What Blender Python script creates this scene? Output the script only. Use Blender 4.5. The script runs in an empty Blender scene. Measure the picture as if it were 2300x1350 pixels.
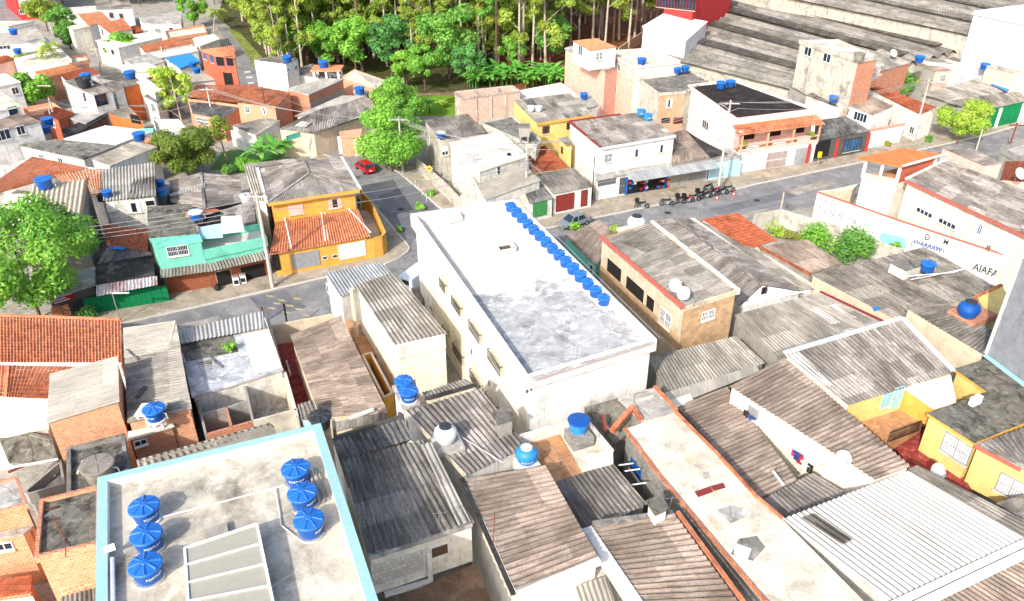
import bpy, math, random
import numpy as np
from mathutils import Vector, Matrix
C = bpy.context.scene.collection
sc = bpy.context.scene
rad = math.radians
# ---------------------------------------------------------------- camera, sky, sun, exposure
CAMH, PITCH, FPX = 42.0, rad(31.0), 1790.0
cd = bpy.data.cameras.new("camera"); cam = bpy.data.objects.new("camera", cd); C.objects.link(cam)
cam.location = (0, 0, CAMH); cam.rotation_euler = (math.pi/2 - PITCH, 0, 0)
cd.sensor_width = 36; cd.lens = FPX/2300*36; cd.clip_start = 1; cd.clip_end = 3000
sc.camera = cam
SUN_EL, SHADOW_AZ = rad(34), rad(28)           # shadows fall ahead and to the right of the view
wd = bpy.data.worlds.new("World"); sc.world = wd; wd.use_nodes = True
_n = wd.node_tree.nodes; _bg = _n['Background']
_sky = _n.new('ShaderNodeTexSky'); _sky.sky_type = 'NISHITA'; _sky.sun_disc = False
_sky.sun_elevation = SUN_EL; _sky.sun_rotation = SHADOW_AZ + math.pi
_sky.air_density = 0.85; _sky.dust_density = 3.0; _sky.ozone_density = 0.8
wd.node_tree.links.new(_sky.outputs[0], _bg.inputs[0]); _bg.inputs[1].default_value = 0.15
sl = bpy.data.lights.new("sun", 'SUN'); sl.energy = 2.4; sl.angle = rad(0.5); sl.color = (1.0, 0.965, 0.90)
so = bpy.data.objects.new("sun", sl); C.objects.link(so)
_d = Vector((math.sin(SHADOW_AZ)*math.cos(SUN_EL), math.cos(SHADOW_AZ)*math.cos(SUN_EL), -math.sin(SUN_EL)))
so.rotation_euler = _d.to_track_quat('-Z', 'Y').to_euler(); so.location = (-60, -100, 120)
sc.view_settings.view_transform = 'Standard'; sc.view_settings.look = 'None'
sc.view_settings.exposure = 1.12; sc.view_settings.gamma = 1.0
sc.cycles.max_bounces = 8; sc.cycles.diffuse_bounces = 6; sc.cycles.use_denoising = True
random.seed(7); RNG = np.random.default_rng(11)
# ---------------------------------------------------------------- survey: photo plan coordinates to metres
_sp, _cp = math.sin(PITCH), math.cos(PITCH)
def W(px, py, z):
    a, b = (px-1150)/FPX, (675-py)/FPX
    d = Vector((a, b*_sp+_cp, b*_cp-_sp))
    t = (z-CAMH)/d.z
    return Vector((0, 0, CAMH)) + d*t
def ray(px, py):
    a, b = (px-1150)/FPX, (675-py)/FPX
    return Vector((a, b*_sp+_cp, b*_cp-_sp))
TL = dict(t1=(0,0), t2=(550,0), t3=(1100,0), t4=(1700,0), t5=(0,380), t6=(550,300), u1=(1100,350), u2=(1700,350),
          u3=(0,680), u4=(550,680), u5=(1100,700), u6=(1700,650), v1=(0,930), v2=(550,930), v3=(1100,930), v4=(1700,930))
def T(t, x, y):
    if not t: return x, y
    ox, oy = TL[t]; return ox+x/3.215, oy+y/3.215
def Q(t, *pts): return [W(*T(t, x, y), z) for x, y, z in pts]
def on_wall(p0, p1, px, py):
    d = ray(px, py); o = Vector((0, 0, CAMH)); e = (p1-p0); n = Vector((e.y, -e.x, 0)).normalized()
    t = (p0-o).dot(n)/d.dot(n)
    return o+d*t
# ---------------------------------------------------------------- materials
MATS = {}
def lin(h):
    if isinstance(h, tuple): return h + (1,) if len(h) == 3 else h
    h = h.lstrip('#'); r = []
    for i in (0, 2, 4):
        c = int(h[i:i+2], 16)/255; r.append(c/12.92 if c <= .04045 else ((c+.055)/1.055)**2.4)
    return (*r, 1)
class NT:
    def __init__(s, name, rough=.8, spec=.3):
        s.m = bpy.data.materials.new(name); s.m.use_nodes = True; s.t = s.m.node_tree; s.n = s.t.nodes
        s.b = s.n['Principled BSDF']; s.b.inputs['Roughness'].default_value = rough
        s.b.inputs['Specular IOR Level'].default_value = spec
    def new(s, k, **kw):
        n = s.n.new('ShaderNode'+k)
        for a, v in kw.items(): setattr(n, a, v)
        return n
    def link(s, a, b): s.t.links.new(a, b)
    def coord(s, kind='Object', scale=(1, 1, 1), off=None):
        c = s.new('TexCoord'); mp = s.new('Mapping'); mp.inputs['Scale'].default_value = scale
        s.link(c.outputs[kind], mp.inputs['Vector'])
        if off is not None: mp.inputs['Location'].default_value = off
        return mp.outputs[0]
    def noise(s, vec, scale, detail=4, rough=.6, lo=.35, hi=.65, dist=0):
        n = s.new('TexNoise'); n.inputs['Scale'].default_value = scale; n.inputs['Detail'].default_value = detail
        n.inputs['Roughness'].default_value = rough; n.inputs['Distortion'].default_value = dist
        s.link(vec, n.inputs['Vector'])
        r = s.new('MapRange'); r.inputs[1].default_value = lo; r.inputs[2].default_value = hi
        s.link(n.outputs[0], r.inputs[0]); return r.outputs[0]
    def mix(s, a, b, f, mode='MIX'):
        m = s.new('MixRGB', blend_type=mode)
        for i, v in ((1, a), (2, b)):
            if hasattr(v, 'links'): s.link(v, m.inputs[i])
            else: m.inputs[i].default_value = v
        if hasattr(f, 'links'): s.link(f, m.inputs[0])
        else: m.inputs[0].default_value = f
        return m.outputs[0]
    def mul(s, a, k, k2=None):
        m = s.new('Math', operation='MULTIPLY'); s.link(a, m.inputs[0])
        if hasattr(k, 'links'): s.link(k, m.inputs[1])
        else: m.inputs[1].default_value = k
        return m.outputs[0]
    def bump(s, h, st=.3, dist=.03):
        b = s.new('Bump'); b.inputs['Strength'].default_value = st; b.inputs['Distance'].default_value = dist
        s.link(h, b.inputs['Height']); s.link(b.outputs[0], s.b.inputs['Normal'])
    def out(s, col):
        if hasattr(col, 'links'): s.link(col, s.b.inputs['Base Color'])
        else: s.b.inputs['Base Color'].default_value = col
        return s.m
def sc_(c, k): return tuple(min(1, x*k) for x in c[:3]) + (1,)
def plaster(name, col, dirt='5b564c', amt=.5, streak=.45, rough=.85):
    if name in MATS: return MATS[name]
    n = NT(name, rough, .2); c = lin(col); d = lin(dirt); ob = n.coord('Object')
    k = n.mix(c, sc_(c, .8), n.noise(ob, 1.3, 5))
    k = n.mix(k, d, n.mul(n.noise(ob, .55, 6, .7, .52, .8), amt))
    k = n.mix(k, d, n.mul(n.noise(n.coord('UV', (2.2, .22, 1)), 1.6, 4, .65, .55, .8), streak))
    k = n.mix(k, sc_(c, 1.12), n.mul(n.noise(ob, 9, 3, .6, .5, .7), .3))
    k = n.mix(k, n.mix(d, sc_(c, .75), .55), n.mul(n.noise(n.coord('UV', (1, .8, 1), (5, 1, 0)), .8, 5, .6, .6, .63), .5*min(1, amt+.2)))
    n.bump(n.noise(ob, 14, 4), .25, .02)
    MATS[name] = n.out(k); return MATS[name]
def slab(name, col, dark, light, big=.35, amt=.9, cracks=True, worn=None):
    if name in MATS: return MATS[name]
    n = NT(name, .9, .15); c = lin(col); ob = n.coord('Object')
    k = n.mix(c, lin(dark), n.mul(n.noise(ob, big, 8, .68, .45, .68, .3), amt))
    k = n.mix(k, lin(light), n.mul(n.noise(ob, big*2.3, 7, .7, .5, .66, .6), .8))
    k = n.mix(k, lin(dark), n.mul(n.noise(ob, 6, 5, .75, .55, .75), .45))
    if cracks:
        v = n.new('TexVoronoi', feature='DISTANCE_TO_EDGE'); v.inputs['Scale'].default_value = .33
        nz = n.new('TexNoise'); nz.inputs['Scale'].default_value = 1.1; nz.inputs['Detail'].default_value = 5
        n.link(ob, nz.inputs['Vector']); mx = n.mix(ob, nz.outputs[1], .35); n.link(mx, v.inputs['Vector'])
        r = n.new('MapRange'); r.inputs[1].default_value = .0; r.inputs[2].default_value = .012; r.inputs[3].default_value = .6; r.inputs[4].default_value = 0
        n.link(v.outputs[0], r.inputs[0]); k = n.mix(k, lin(dark), r.outputs[0])
    if worn:   # whitewash worn off towards one end of the roof, with a ragged edge
        p, ax, soft, wh = worn; g = n.new('VectorMath', operation='DOT_PRODUCT'); n.link(ob, g.inputs[0]); g.inputs[1].default_value = ax
        nz = n.noise(ob, .45, 7, .7, .2, .8); s1 = n.new('Math', operation='MULTIPLY_ADD'); n.link(nz, s1.inputs[0]); s1.inputs[1].default_value = soft; n.link(g.outputs['Value'], s1.inputs[2])
        r = n.new('MapRange'); r.inputs[1].default_value = p; r.inputs[2].default_value = p+.6; n.link(s1.outputs[0], r.inputs[0])
        wk = n.mix(lin(wh), sc_(lin(wh), .8), n.noise(ob, .5, 6)); k = n.mix(k, wk, r.outputs[0])
    n.bump(n.noise(ob, 8, 5), .3, .03)
    MATS[name] = n.out(k); return MATS[name]
def sheet(name, col, dark, light, var=.5, amt=.8, size=(1.1, 1.83), rough=.85, metal=0):
    """corrugated sheets laid in rows: each sheet weathers a little differently (UV in metres)"""
    if name in MATS: return MATS[name]
    n = NT(name, rough, .25); n.b.inputs['Metallic'].default_value = metal
    uv = n.coord('UV'); ob = n.coord('Object')
    b = n.new('TexBrick', offset=0.0, squash=1.0); b.inputs['Scale'].default_value = 1
    b.inputs['Brick Width'].default_value = size[0]; b.inputs['Row Height'].default_value = size[1]
    b.inputs['Mortar Size'].default_value = .012; b.inputs['Mortar Smooth'].default_value = .3
    b.inputs['Color1'].default_value = (0, 0, 0, 1); b.inputs['Color2'].default_value = (1, 1, 1, 1); b.inputs['Mortar'].default_value = (.2, .2, .2, 1)
    n.link(uv, b.inputs['Vector'])
    c, d, l = lin(col), lin(dark), lin(light)
    k = n.mix(sc_(c, 1-.75*var), sc_(c, 1+.75*var), b.outputs[0])
    k = n.mix(k, d, n.mul(n.noise(n.coord('UV', (1, .45, 1), (1, 2, 0)), .35, 7, .72, .46, .62, .2), .85*amt))
    k = n.mix(k, l, n.mul(n.noise(n.coord('UV', (1.6, .2, 1), (3, 7, 0)), 1.1, 6, .75, .52, .7), .8))
    k = n.mix(k, d, n.mul(n.noise(n.coord('UV', (6, .4, 1)), 1.5, 5, .75, .48, .62), .85*amt))
    k = n.mix(k, d, n.mul(n.noise(ob, 6, 5, .85, .53, .64), .8*amt))
    n.bump(n.noise(ob, 18, 4), .3, .02)
    MATS[name] = n.out(k); return MATS[name]
def tilem(name, col, dark, light, amt=.5):
    if name in MATS: return MATS[name]
    n = NT(name, .8, .2); uv = n.coord('UV'); ob = n.coord('Object')
    b = n.new('TexBrick', offset=0.0, squash=1.0); b.inputs['Scale'].default_value = 1
    b.inputs['Brick Width'].default_value = .28; b.inputs['Row Height'].default_value = .42
    b.inputs['Mortar Size'].default_value = .012; b.inputs['Mortar Smooth'].default_value = .2
    c, d = lin(col), lin(dark)
    b.inputs['Color1'].default_value = sc_(c, .72); b.inputs['Color2'].default_value = sc_(c, 1.2); b.inputs['Mortar'].default_value = sc_(c, .5)
    n.link(uv, b.inputs['Vector'])
    k = n.mix(b.outputs[0], d, n.mul(n.noise(ob, .45, 6, .7, .5, .72), amt))
    k = n.mix(k, lin(light), n.mul(n.noise(ob, 1.2, 5, .7, .52, .74), .5))
    k = n.mix(k, d, n.mul(n.noise(ob, 5, 5, .75, .56, .72), amt))
    MATS[name] = n.out(k); return MATS[name]
def brickm(name, col, mortar='b9aa98', w=.29, h=.2, dirt='6a5a4a', amt=.4):
    if name in MATS: return MATS[name]
    n = NT(name, .9, .15); uv = n.coord('UV'); ob = n.coord('Object')
    b = n.new('TexBrick'); b.inputs['Scale'].default_value = 1
    b.inputs['Brick Width'].default_value = w; b.inputs['Row Height'].default_value = h; b.inputs['Mortar Size'].default_value = .014
    c = lin(col)
    b.inputs['Color1'].default_value = sc_(c, .8); b.inputs['Color2'].default_value = sc_(c, 1.15); b.inputs['Mortar'].default_value = lin(mortar)
    n.link(uv, b.inputs['Vector'])
    k = n.mix(b.outputs[0], lin(dirt), n.mul(n.noise(ob, .7, 6, .7, .5, .75), amt))
    k = n.mix(k, sc_(lin(mortar), 1.1), n.mul(n.noise(ob, 2.5, 5, .7, .58, .7), .5))
    n.bump(b.outputs[1], -.3, .01)
    MATS[name] = n.out(k); return MATS[name]
def paint(name, col, rough=.5, metal=0, var=.15, spec=.4):
    if name in MATS: return MATS[name]
    n = NT(name, rough, spec); n.b.inputs['Metallic'].default_value = metal; c = lin(col)
    ob = n.coord('Object'); k = n.mix(c, sc_(c, 1-var*2), n.noise(ob, 2.5, 5, .65, .4, .75))
    MATS[name] = n.out(k); return MATS[name]
def glassm(name='dark_glass', col='1b2530'):
    if name in MATS: return MATS[name]
    n = NT(name, .08, .6); ob = n.coord('Object'); c = lin(col)
    MATS[name] = n.out(n.mix(c, sc_(c, 2.4), n.noise(ob, .8, 3))); return MATS[name]
def mt(x): return MATS[x] if isinstance(x, str) else x
# ---------------------------------------------------------------- mesh builder
class MB:
    def __init__(s): s.v = []; s.f = []; s.uv = []; s.m = []
    def face(s, pts, m=0, uv=None):
        i = len(s.v); s.v += [tuple(p) for p in pts]; s.f.append(tuple(range(i, i+len(pts)))); s.m.append(m)
        if uv is None:
            a = Vector(pts[1])-Vector(pts[0]); n = Vector((0, 0, 0)); k = len(pts)
            for j in range(k):
                p, q = pts[j], pts[(j+1) % k]
                n += Vector(((p[1]-q[1])*(p[2]+q[2]), (p[2]-q[2])*(p[0]+q[0]), (p[0]-q[0])*(p[1]+q[1])))
            if n.length < 1e-12: n = Vector((0, 0, 1))
            n.normalize()
            if abs(n.z) > .75: uv = [(p[0], p[1]) for p in pts]
            else:
                t = Vector((-n.y, n.x, 0)).normalized(); uv = [(t.x*p[0]+t.y*p[1], p[2]) for p in pts]
        s.uv += uv
    def obox(s, o, a, b, c, m=0):
        o, a, b, c = Vector(o), Vector(a), Vector(b), Vector(c)
        if a.cross(b).dot(c) < 0: a, b = b, a
        P = [o, o+a, o+a+b, o+b, o+c, o+a+c, o+a+b+c, o+b+c]
        for q in ((3, 2, 1, 0), (4, 5, 6, 7), (0, 1, 5, 4), (1, 2, 6, 5), (2, 3, 7, 6), (3, 0, 4, 7)): s.face([P[k] for k in q], m)
    def box(s, c, sz, rz=0, m=0):
        x = Vector((math.cos(rz), math.sin(rz), 0))*sz[0]; y = Vector((-math.sin(rz), math.cos(rz), 0))*sz[1]; z = Vector((0, 0, sz[2]))
        s.obox(Vector(c)-x/2-y/2-z/2, x, y, z, m)
    def bar(s, p, q, w, h=None, m=0, up=(0, 0, 1)):
        p, q = Vector(p), Vector(q); h = h or w; d = q-p; up = Vector(up)
        if d.length < 1e-6: return
        if abs(d.normalized().dot(up)) > .95: up = Vector((1, 0, 0))
        a = d.cross(up).normalized()*w; b = a.cross(d).normalized()*h
        s.obox(p-a/2-b/2, a, d, b, m)
    def tube(s, p, q, r0, r1=None, n=8, m=0, cap=True):
        p, q = Vector(p), Vector(q); r1 = r0 if r1 is None else r1; d = (q-p)
        if d.length < 1e-6: return
        d = d.normalized(); u = Vector((0, 0, 1)) if abs(d.z) < .9 else Vector((1, 0, 0)); a = d.cross(u).normalized(); b = d.cross(a)
        A = [p+(a*math.cos(k*math.tau/n)+b*math.sin(k*math.tau/n))*r0 for k in range(n)]
        B = [q+(a*math.cos(k*math.tau/n)+b*math.sin(k*math.tau/n))*r1 for k in range(n)]
        for k in range(n): j = (k+1) % n; s.face([A[j], A[k], B[k], B[j]][::-1], m)
        if cap: s.face(A, m); s.face(B[::-1], m)
    def path(s, pts, r, n=6, m=0):
        for a, b in zip(pts, pts[1:]): s.tube(a, b, r, r, n, m, True)
    def lathe(s, prof, c=(0, 0, 0), n=24, m=0):
        c = Vector(c); R = [[c+Vector((r*math.cos(k*math.tau/n), r*math.sin(k*math.tau/n), z)) for k in range(n)] for r, z in prof]
        for a, b in zip(R, R[1:]):
            for k in range(n):
                j = (k+1) % n; s.face([a[k], a[j], b[j], b[k]], m)
    def corr(s, A, B, C_, D, pitch=.18, amp=.026, row=1.83, lap=.014, seg=5, m=0, saw=0.0, bend=0):
        """corrugated skin over the quad A-B (eave to eave), ribs run A to D; row = sheet length"""
        A, B, C_, D = (Vector(p) for p in (A, B, C_, D)); pitch *= 1.6 if .17 < pitch < .3 and row > 1 else 1; amp = pitch*.17 if row > 1 and pitch < .6 else amp*1.35
        L = ((B-A).length+(C_-D).length)/2; H = ((D-A).length+(C_-B).length)/2
        nw = max(2, round(L/pitch)); nu = nw*seg; nr = max(1, round(H/row))
        nrm = (B-A).cross(D-A).normalized()
        if nrm.z < 0: nrm = -nrm
        W_ = [amp*math.sin(math.tau*i/seg) for i in range(seg)]
        hi = (A.z+B.z) >= (C_.z+D.z)
        for r in range(nr):
            v0, v1 = r/nr, (r+1)/nr
            o0, o1 = (0, lap) if hi else (lap, 0)
            i0 = len(s.v)
            for v, o in ((v0, o0), (v1, o1)):
                a = A.lerp(D, v); b = B.lerp(C_, v)
                for i in range(nu+1):
                    s.v.append(tuple(a.lerp(b, i/nu)+nrm*(W_[i % seg]+o+saw)))
            k = nu+1
            for i in range(nu):
                q = (i0+i, i0+i+1, i0+k+i+1, i0+k+i)
                uvq = [(i/nu*L, v0*H), ((i+1)/nu*L, v0*H), ((i+1)/nu*L, v1*H), (i/nu*L, v1*H)]
                s.f.append(q); s.m.append(m); s.uv += uvq
    def build(s, name, mats, parent=None, smooth=False, at=None):
        me = bpy.data.meshes.new(name)
        o = Vector((0, 0, 0))
        if parent is not None and at is None: o = world_loc(parent)
        elif at is not None: o = Vector(at)
        v = np.array(s.v, dtype=np.float64).reshape(-1, 3) - np.array(o)
        me.from_pydata(v.tolist(), [], s.f)
        mats = mats if isinstance(mats, (list, tuple)) else [mats]
        for k in mats: me.materials.append(mt(k))
        if len(mats) > 1: me.polygons.foreach_set('material_index', s.m)
        uvl = me.uv_layers.new(name='UVMap'); uvl.data.foreach_set('uv', np.array(s.uv, dtype=np.float32).ravel())
        if smooth: me.polygons.foreach_set('use_smooth', [True]*len(me.polygons))
        me.update()
        ob = bpy.data.objects.new(name, me); C.objects.link(ob)
        if parent is not None: ob.parent = parent
        if at is not None: ob.location = at
        return ob
LOCALS = set()
def world_loc(o):
    p = Vector((0, 0, 0)); r = o
    while r.parent is not None: r = r.parent
    if r.name in LOCALS: return p
    while o is not None: p = p+Vector(o.location); o = o.parent
    return p
def tag(o, label, cat, group=None, kind=None):
    if label: o['label'] = label
    if cat: o['category'] = cat
    if group: o['group'] = group
    if kind: o['kind'] = kind
    return o
def thing(name, label, cat, loc=(0, 0, 0), rz=0, group=None, s=1, local=True):
    o = bpy.data.objects.new(name, None); C.objects.link(o)
    if local: LOCALS.add(o.name)
    o.location = loc; o.rotation_euler = (0, 0, rz); o.scale = (s, s, s)
    o.empty_display_size = .3
    return tag(o, label, cat, group)
KIDS = {}
def copy_tree(o, parent=None):
    c = o.copy(); C.objects.link(c); c.parent = parent
    for ch in list(o.children): copy_tree(ch, c)
    return c
def dup(root, loc, rz=0, label=None, group=None, s=None):
    c = copy_tree(root); c.location = loc; c.rotation_euler = (0, 0, rz)
    if label: c['label'] = label
    if group: c['group'] = group
    if s: c.scale = (s, s, s)
    return c
def structure(name, mb, mats): o = mb.build(name, mats); o['kind'] = 'structure'; return o
# ---------------------------------------------------------------- palette
plaster('white_wall', 'e6e3dc', '57524a', .6, .65); plaster('old_white_wall', 'd9d5ca', '4a463e', .75, .8)
plaster('mould_wall', 'bcb7aa', '2f2c27', 1.0, 1.0); plaster('cream_wall', 'e9e2cf', '6a5f48', .5, .5); plaster('grey_wall', '9b9890', '3f3c37', .75, .6)
plaster('dark_wall', '5d5a55', '2a2825', .7, .6); plaster('pale_beige_wall', 'd8d0c2', '6b6250', .5, .5); plaster('beige_wall', 'cfbfa6', '665842', .5, .4)
plaster('yellow_wall', 'd6a24c', '8a5a10', .35, .25); plaster('pale_yellow_wall', 'dfc67c', '8a6a20', .3, .25)
plaster('slate_wall', '83878d', '4a4d52', .7, .5); plaster('teal_wall', '74c6ae', '2a5a52', .5, .6); plaster('pink_wall', 'e3b7a8', '7a5a50', .35, .3)
plaster('salmon_wall', 'd59a7c', '6a3a25', .4, .35); plaster('red_wall', 'c03a3a', '5a1518', .3, .2)
plaster('sky_wall', 'b9dce2', '6a7a7a', .3, .3); plaster('rust_wall', 'b0624a', '4a2015', .4, .3)
plaster('green_wall', '0f7a4a', '0a3a28', .3, .3); plaster('pale_pink_wall', 'e9d6d0', '8a7a74', .25, .2)
plaster('orange_wall', 'd2713c', '5a2a10', .35, .3); plaster('lilac_wall', 'bfc0c8', '7a7a82', .3, .3)
brickm('brick', 'b56f50'); brickm('orange_brick', 'c98e6a', 'd6b498', .3, .2, '8a5a38', .35)
brickm('pale_brick', 'cf9a86', 'ddd0c6', .3, .2, '9a8070', .3); brickm('stone_tile', 'b99a78', 'a88a64', .45, .3, '7a6040', .35)
brickm('face_brick', 'a0583c', '6a4a3a', .24, .09); brickm('grey_block', '8d8a84', '6a6762', .4, .2, '38352f', .75)
brickm('bath_tile', 'cfc8b8', 'a39a88', .3, .3, '9a8c70', .3)
slab('deck_white', 'd6cfbf', 'b3aea4', 'eeeae2', .3, .6, False); slab('deck_worn', 'b4b6b8', '74787c', 'e6e4e0', .5, .95)
slab('deck_block', 'abacab', '77797a', 'd6d4ce', .55, 1.0, True, (1.2, (-.365, .93, 0), 8.0, 'ddd5c4')); slab('deck_grey', 'a5a19a', '5d5952', 'cfcbc2', .4, .8); slab('deck_dirty', '7a766e', '2e2c29', 'a39e94', .5, .9)
slab('deck_dark', '3c3a3a', '1d1c1c', '5c5a58', .5, .8, False); slab('deck_big', 'c2baaa', '6a6457', 'd8d1c1', .3, .95, False)
slab('deck_tar', '2e2826', '1c1918', '4c4340', .35, .6, False); slab('deck_moss', '6a675e', '24231d', '8f8a7d', .8, 1.0)
slab('deck_cream', 'cfc6b4', '787060', 'e0d8c8', .4, .7, False)
slab('concrete', '9c958a', '6a655c', 'b5aea2', .4, .7); slab('asphalt', '828180', '5c5c5c', '9a9793', .22, .7)
slab('asphalt_new', '6c6d70', '505154', '7e7e80', .25, .6, False); slab('dirt', '7a6250', '4a3a2c', '9a836c', .4, .8, False)
slab('forest_floor', '4a4a2c', '2c2a1a', '6a6a3e', .4, .8, False); slab('grass_verge', '76803a', '4a4a28', 'a0a458', .3, .7, False); slab('red_earth', '7d4a2e', '3a2416', '9a6a48', .35, .8, False); slab('pavement', 'a09584', '6d6555', 'b9ae9c', .4, .7)
sheet('fibre', '98918a', '4a443d', 'b5aea3', .6, .85); sheet('fibre_light', '9a958b', '58524a', 'b9b3a7', .5, .7)
sheet('fibre_dark', '8a847b', '3f3a34', 'aaa398', .55, .85); sheet('fibre_brown', '998a7d', '54473b', 'b6a898', .5, .8)
sheet('fibre_black', '7a7976', '2b2b2b', 'a8a6a1', .6, .9); sheet('fibre_pale', 'aba599', '77716a', 'c3bdb1', .25, .5)
sheet('metal_white', 'b9b6b0', '86837e', 'd2d0cb', .18, .5, (1.0, 5.0), .5); sheet('metal_grey', '9ea1a2', '6c6e70', 'bcbec0', .25, .6, (1.0, 4.0), .5)
sheet('metal_rusty', 'b9babb', '6a2c22', 'd5d6d8', .2, .9, (1.0, 3.0), .6); sheet('panel_beige', 'c9b9a2', '9a8a74', 'd8cab6', .12, .3, (1.0, 6.0), .6)
sheet('warehouse_sheet', '8a867e', '45413b', 'a8a398', .45, .8, (1.0, 8.0)); sheet('orange_panel', 'c8743e', '9a5228', 'd88a54', .12, .3, (1.0, 6.0), .6)
sheet('sheet_dark_band', '5f5a52', '35312c', '7c766b', .5, .8, (.9, 1.2))
tilem('tile_orange', 'bf7856', '5a3022', 'cf9474', .8); tilem('tile_bright', 'cd8560', '86482e', 'dba080', .5)
tilem('tile_old', 'a4583c', '48261a', 'b67e60', .8); tilem('tile_pale', 'cf8a62', '8a5236', 'dba07a', .4)
slab('patio_tile', 'b8865e', '7a5a42', 'cfa67e', .6, .7, False); slab('red_floor', '94403a', '5a2420', 'b06a62', .8, .6, False)
paint('white_paint', 'e6e6e4', .5); paint('black_paint', '1c1c1e', .5); paint('grey_paint', '8f9294', .5); paint('silver_metal', 'a7abb0', .35, .6)
paint('red_paint', 'a51c1c', .4); paint('blue_paint', '1f5fa8', .5); paint('coral_paint', 'c8604e', .6); paint('pale_blue', 'a9cdd4', .7, 0, .06)
paint('rust_paint', '7a3626', .7); paint('green_paint', '3f8a4a', .6); paint('wood_brown', '5a3626', .7); paint('gutter_white', 'd8dad8', .5)
paint('tank_blue', '12509c', .42, 0, .1, .45); paint('tank_lid_lit_blue', '2268ba', .45, 0, .1, .45); paint('tank_sky', '2f86cc', .5, 0, .12)  # lid blue is lighter than the body: lid highlights put into the colour
paint('tank_white', 'd9dbdc', .5); paint('tank_dark', '33373b', .6); paint('tank_lid_white', 'c9d0d2', .6); paint('tank_cement', '8a847a', .9, 0, .25)
paint('letter_white', 'c4d4e4', .5, 0, 0); paint('rust_red_door', '84322c', .6); paint('wire_grey', '8e8e8c', .7); paint('wire_black', '26262a', .7); paint('pole_concrete', 'b9b4aa', .85)
paint('rubber', '19191a', .8); paint('chrome', 'c9ccd0', .2, .9); paint('skin', '8a5a40', .6, 0, .05); paint('cloth_white', 'e4e6e8', .9); paint('cloth_dark', '26241f', .9)
paint('cloth_blue', '2b3f7a', .9); paint('cloth_red', 'b81f2a', .9); paint('cloth_pink', 'cf2a86', .9); paint('orange_plastic', 'd9542a', .5); paint('yellow_sign', 'eab308', .5, 0, .04)
paint('car_red', 'b5121f', .22, .1, .05, .6); paint('car_silver', '9aa3a3', .25, .5, .05, .6); paint('van_white', 'dfe6ec', .3, 0, .04, .6); paint('moto_red', '9a1520', .3, 0, .05)
paint('blue_tarp', '2a7fd0', .6); plaster('graffiti_wall_plaster', 'd6d4cd', '8a8780', .7, .8); paint('graffiti_grey', '8d9094', .8, 0, .1); paint('graffiti_black', '27303a', .8, 0, .02); paint('graffiti_teal', '7fc8cc', .8, 0, .05); paint('graffiti_blue', '2a4a86', .8, 0, .05)
paint('line_yellow', 'b9a878', .8, 0, .25); paint('line_white', 'c9c6be', .8, 0, .2); paint('bark', 'b8ab98', .9, 0, .25); paint('bark_brown', '6b5040', .9, 0, .25); paint('kerb_stone', 'c6c0b4', .9, 0, .15)
paint('pale_trim', 'bcc6c8', .6, 0, .1); paint('cyan_trim', '93b9bf', .6, 0, .06); paint('brown_stain', '5d4a36', .9); paint('recess_shade_tan', 'd3c7ae', .9); glassm(); glassm('blue_glass', '27425e'); paint('lamp_glass', 'd8d8d0', .3); paint('interior_dark', '1a1715', .9); paint('clear_panel', '9c998c', .25, 0, .05, .5)
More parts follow.
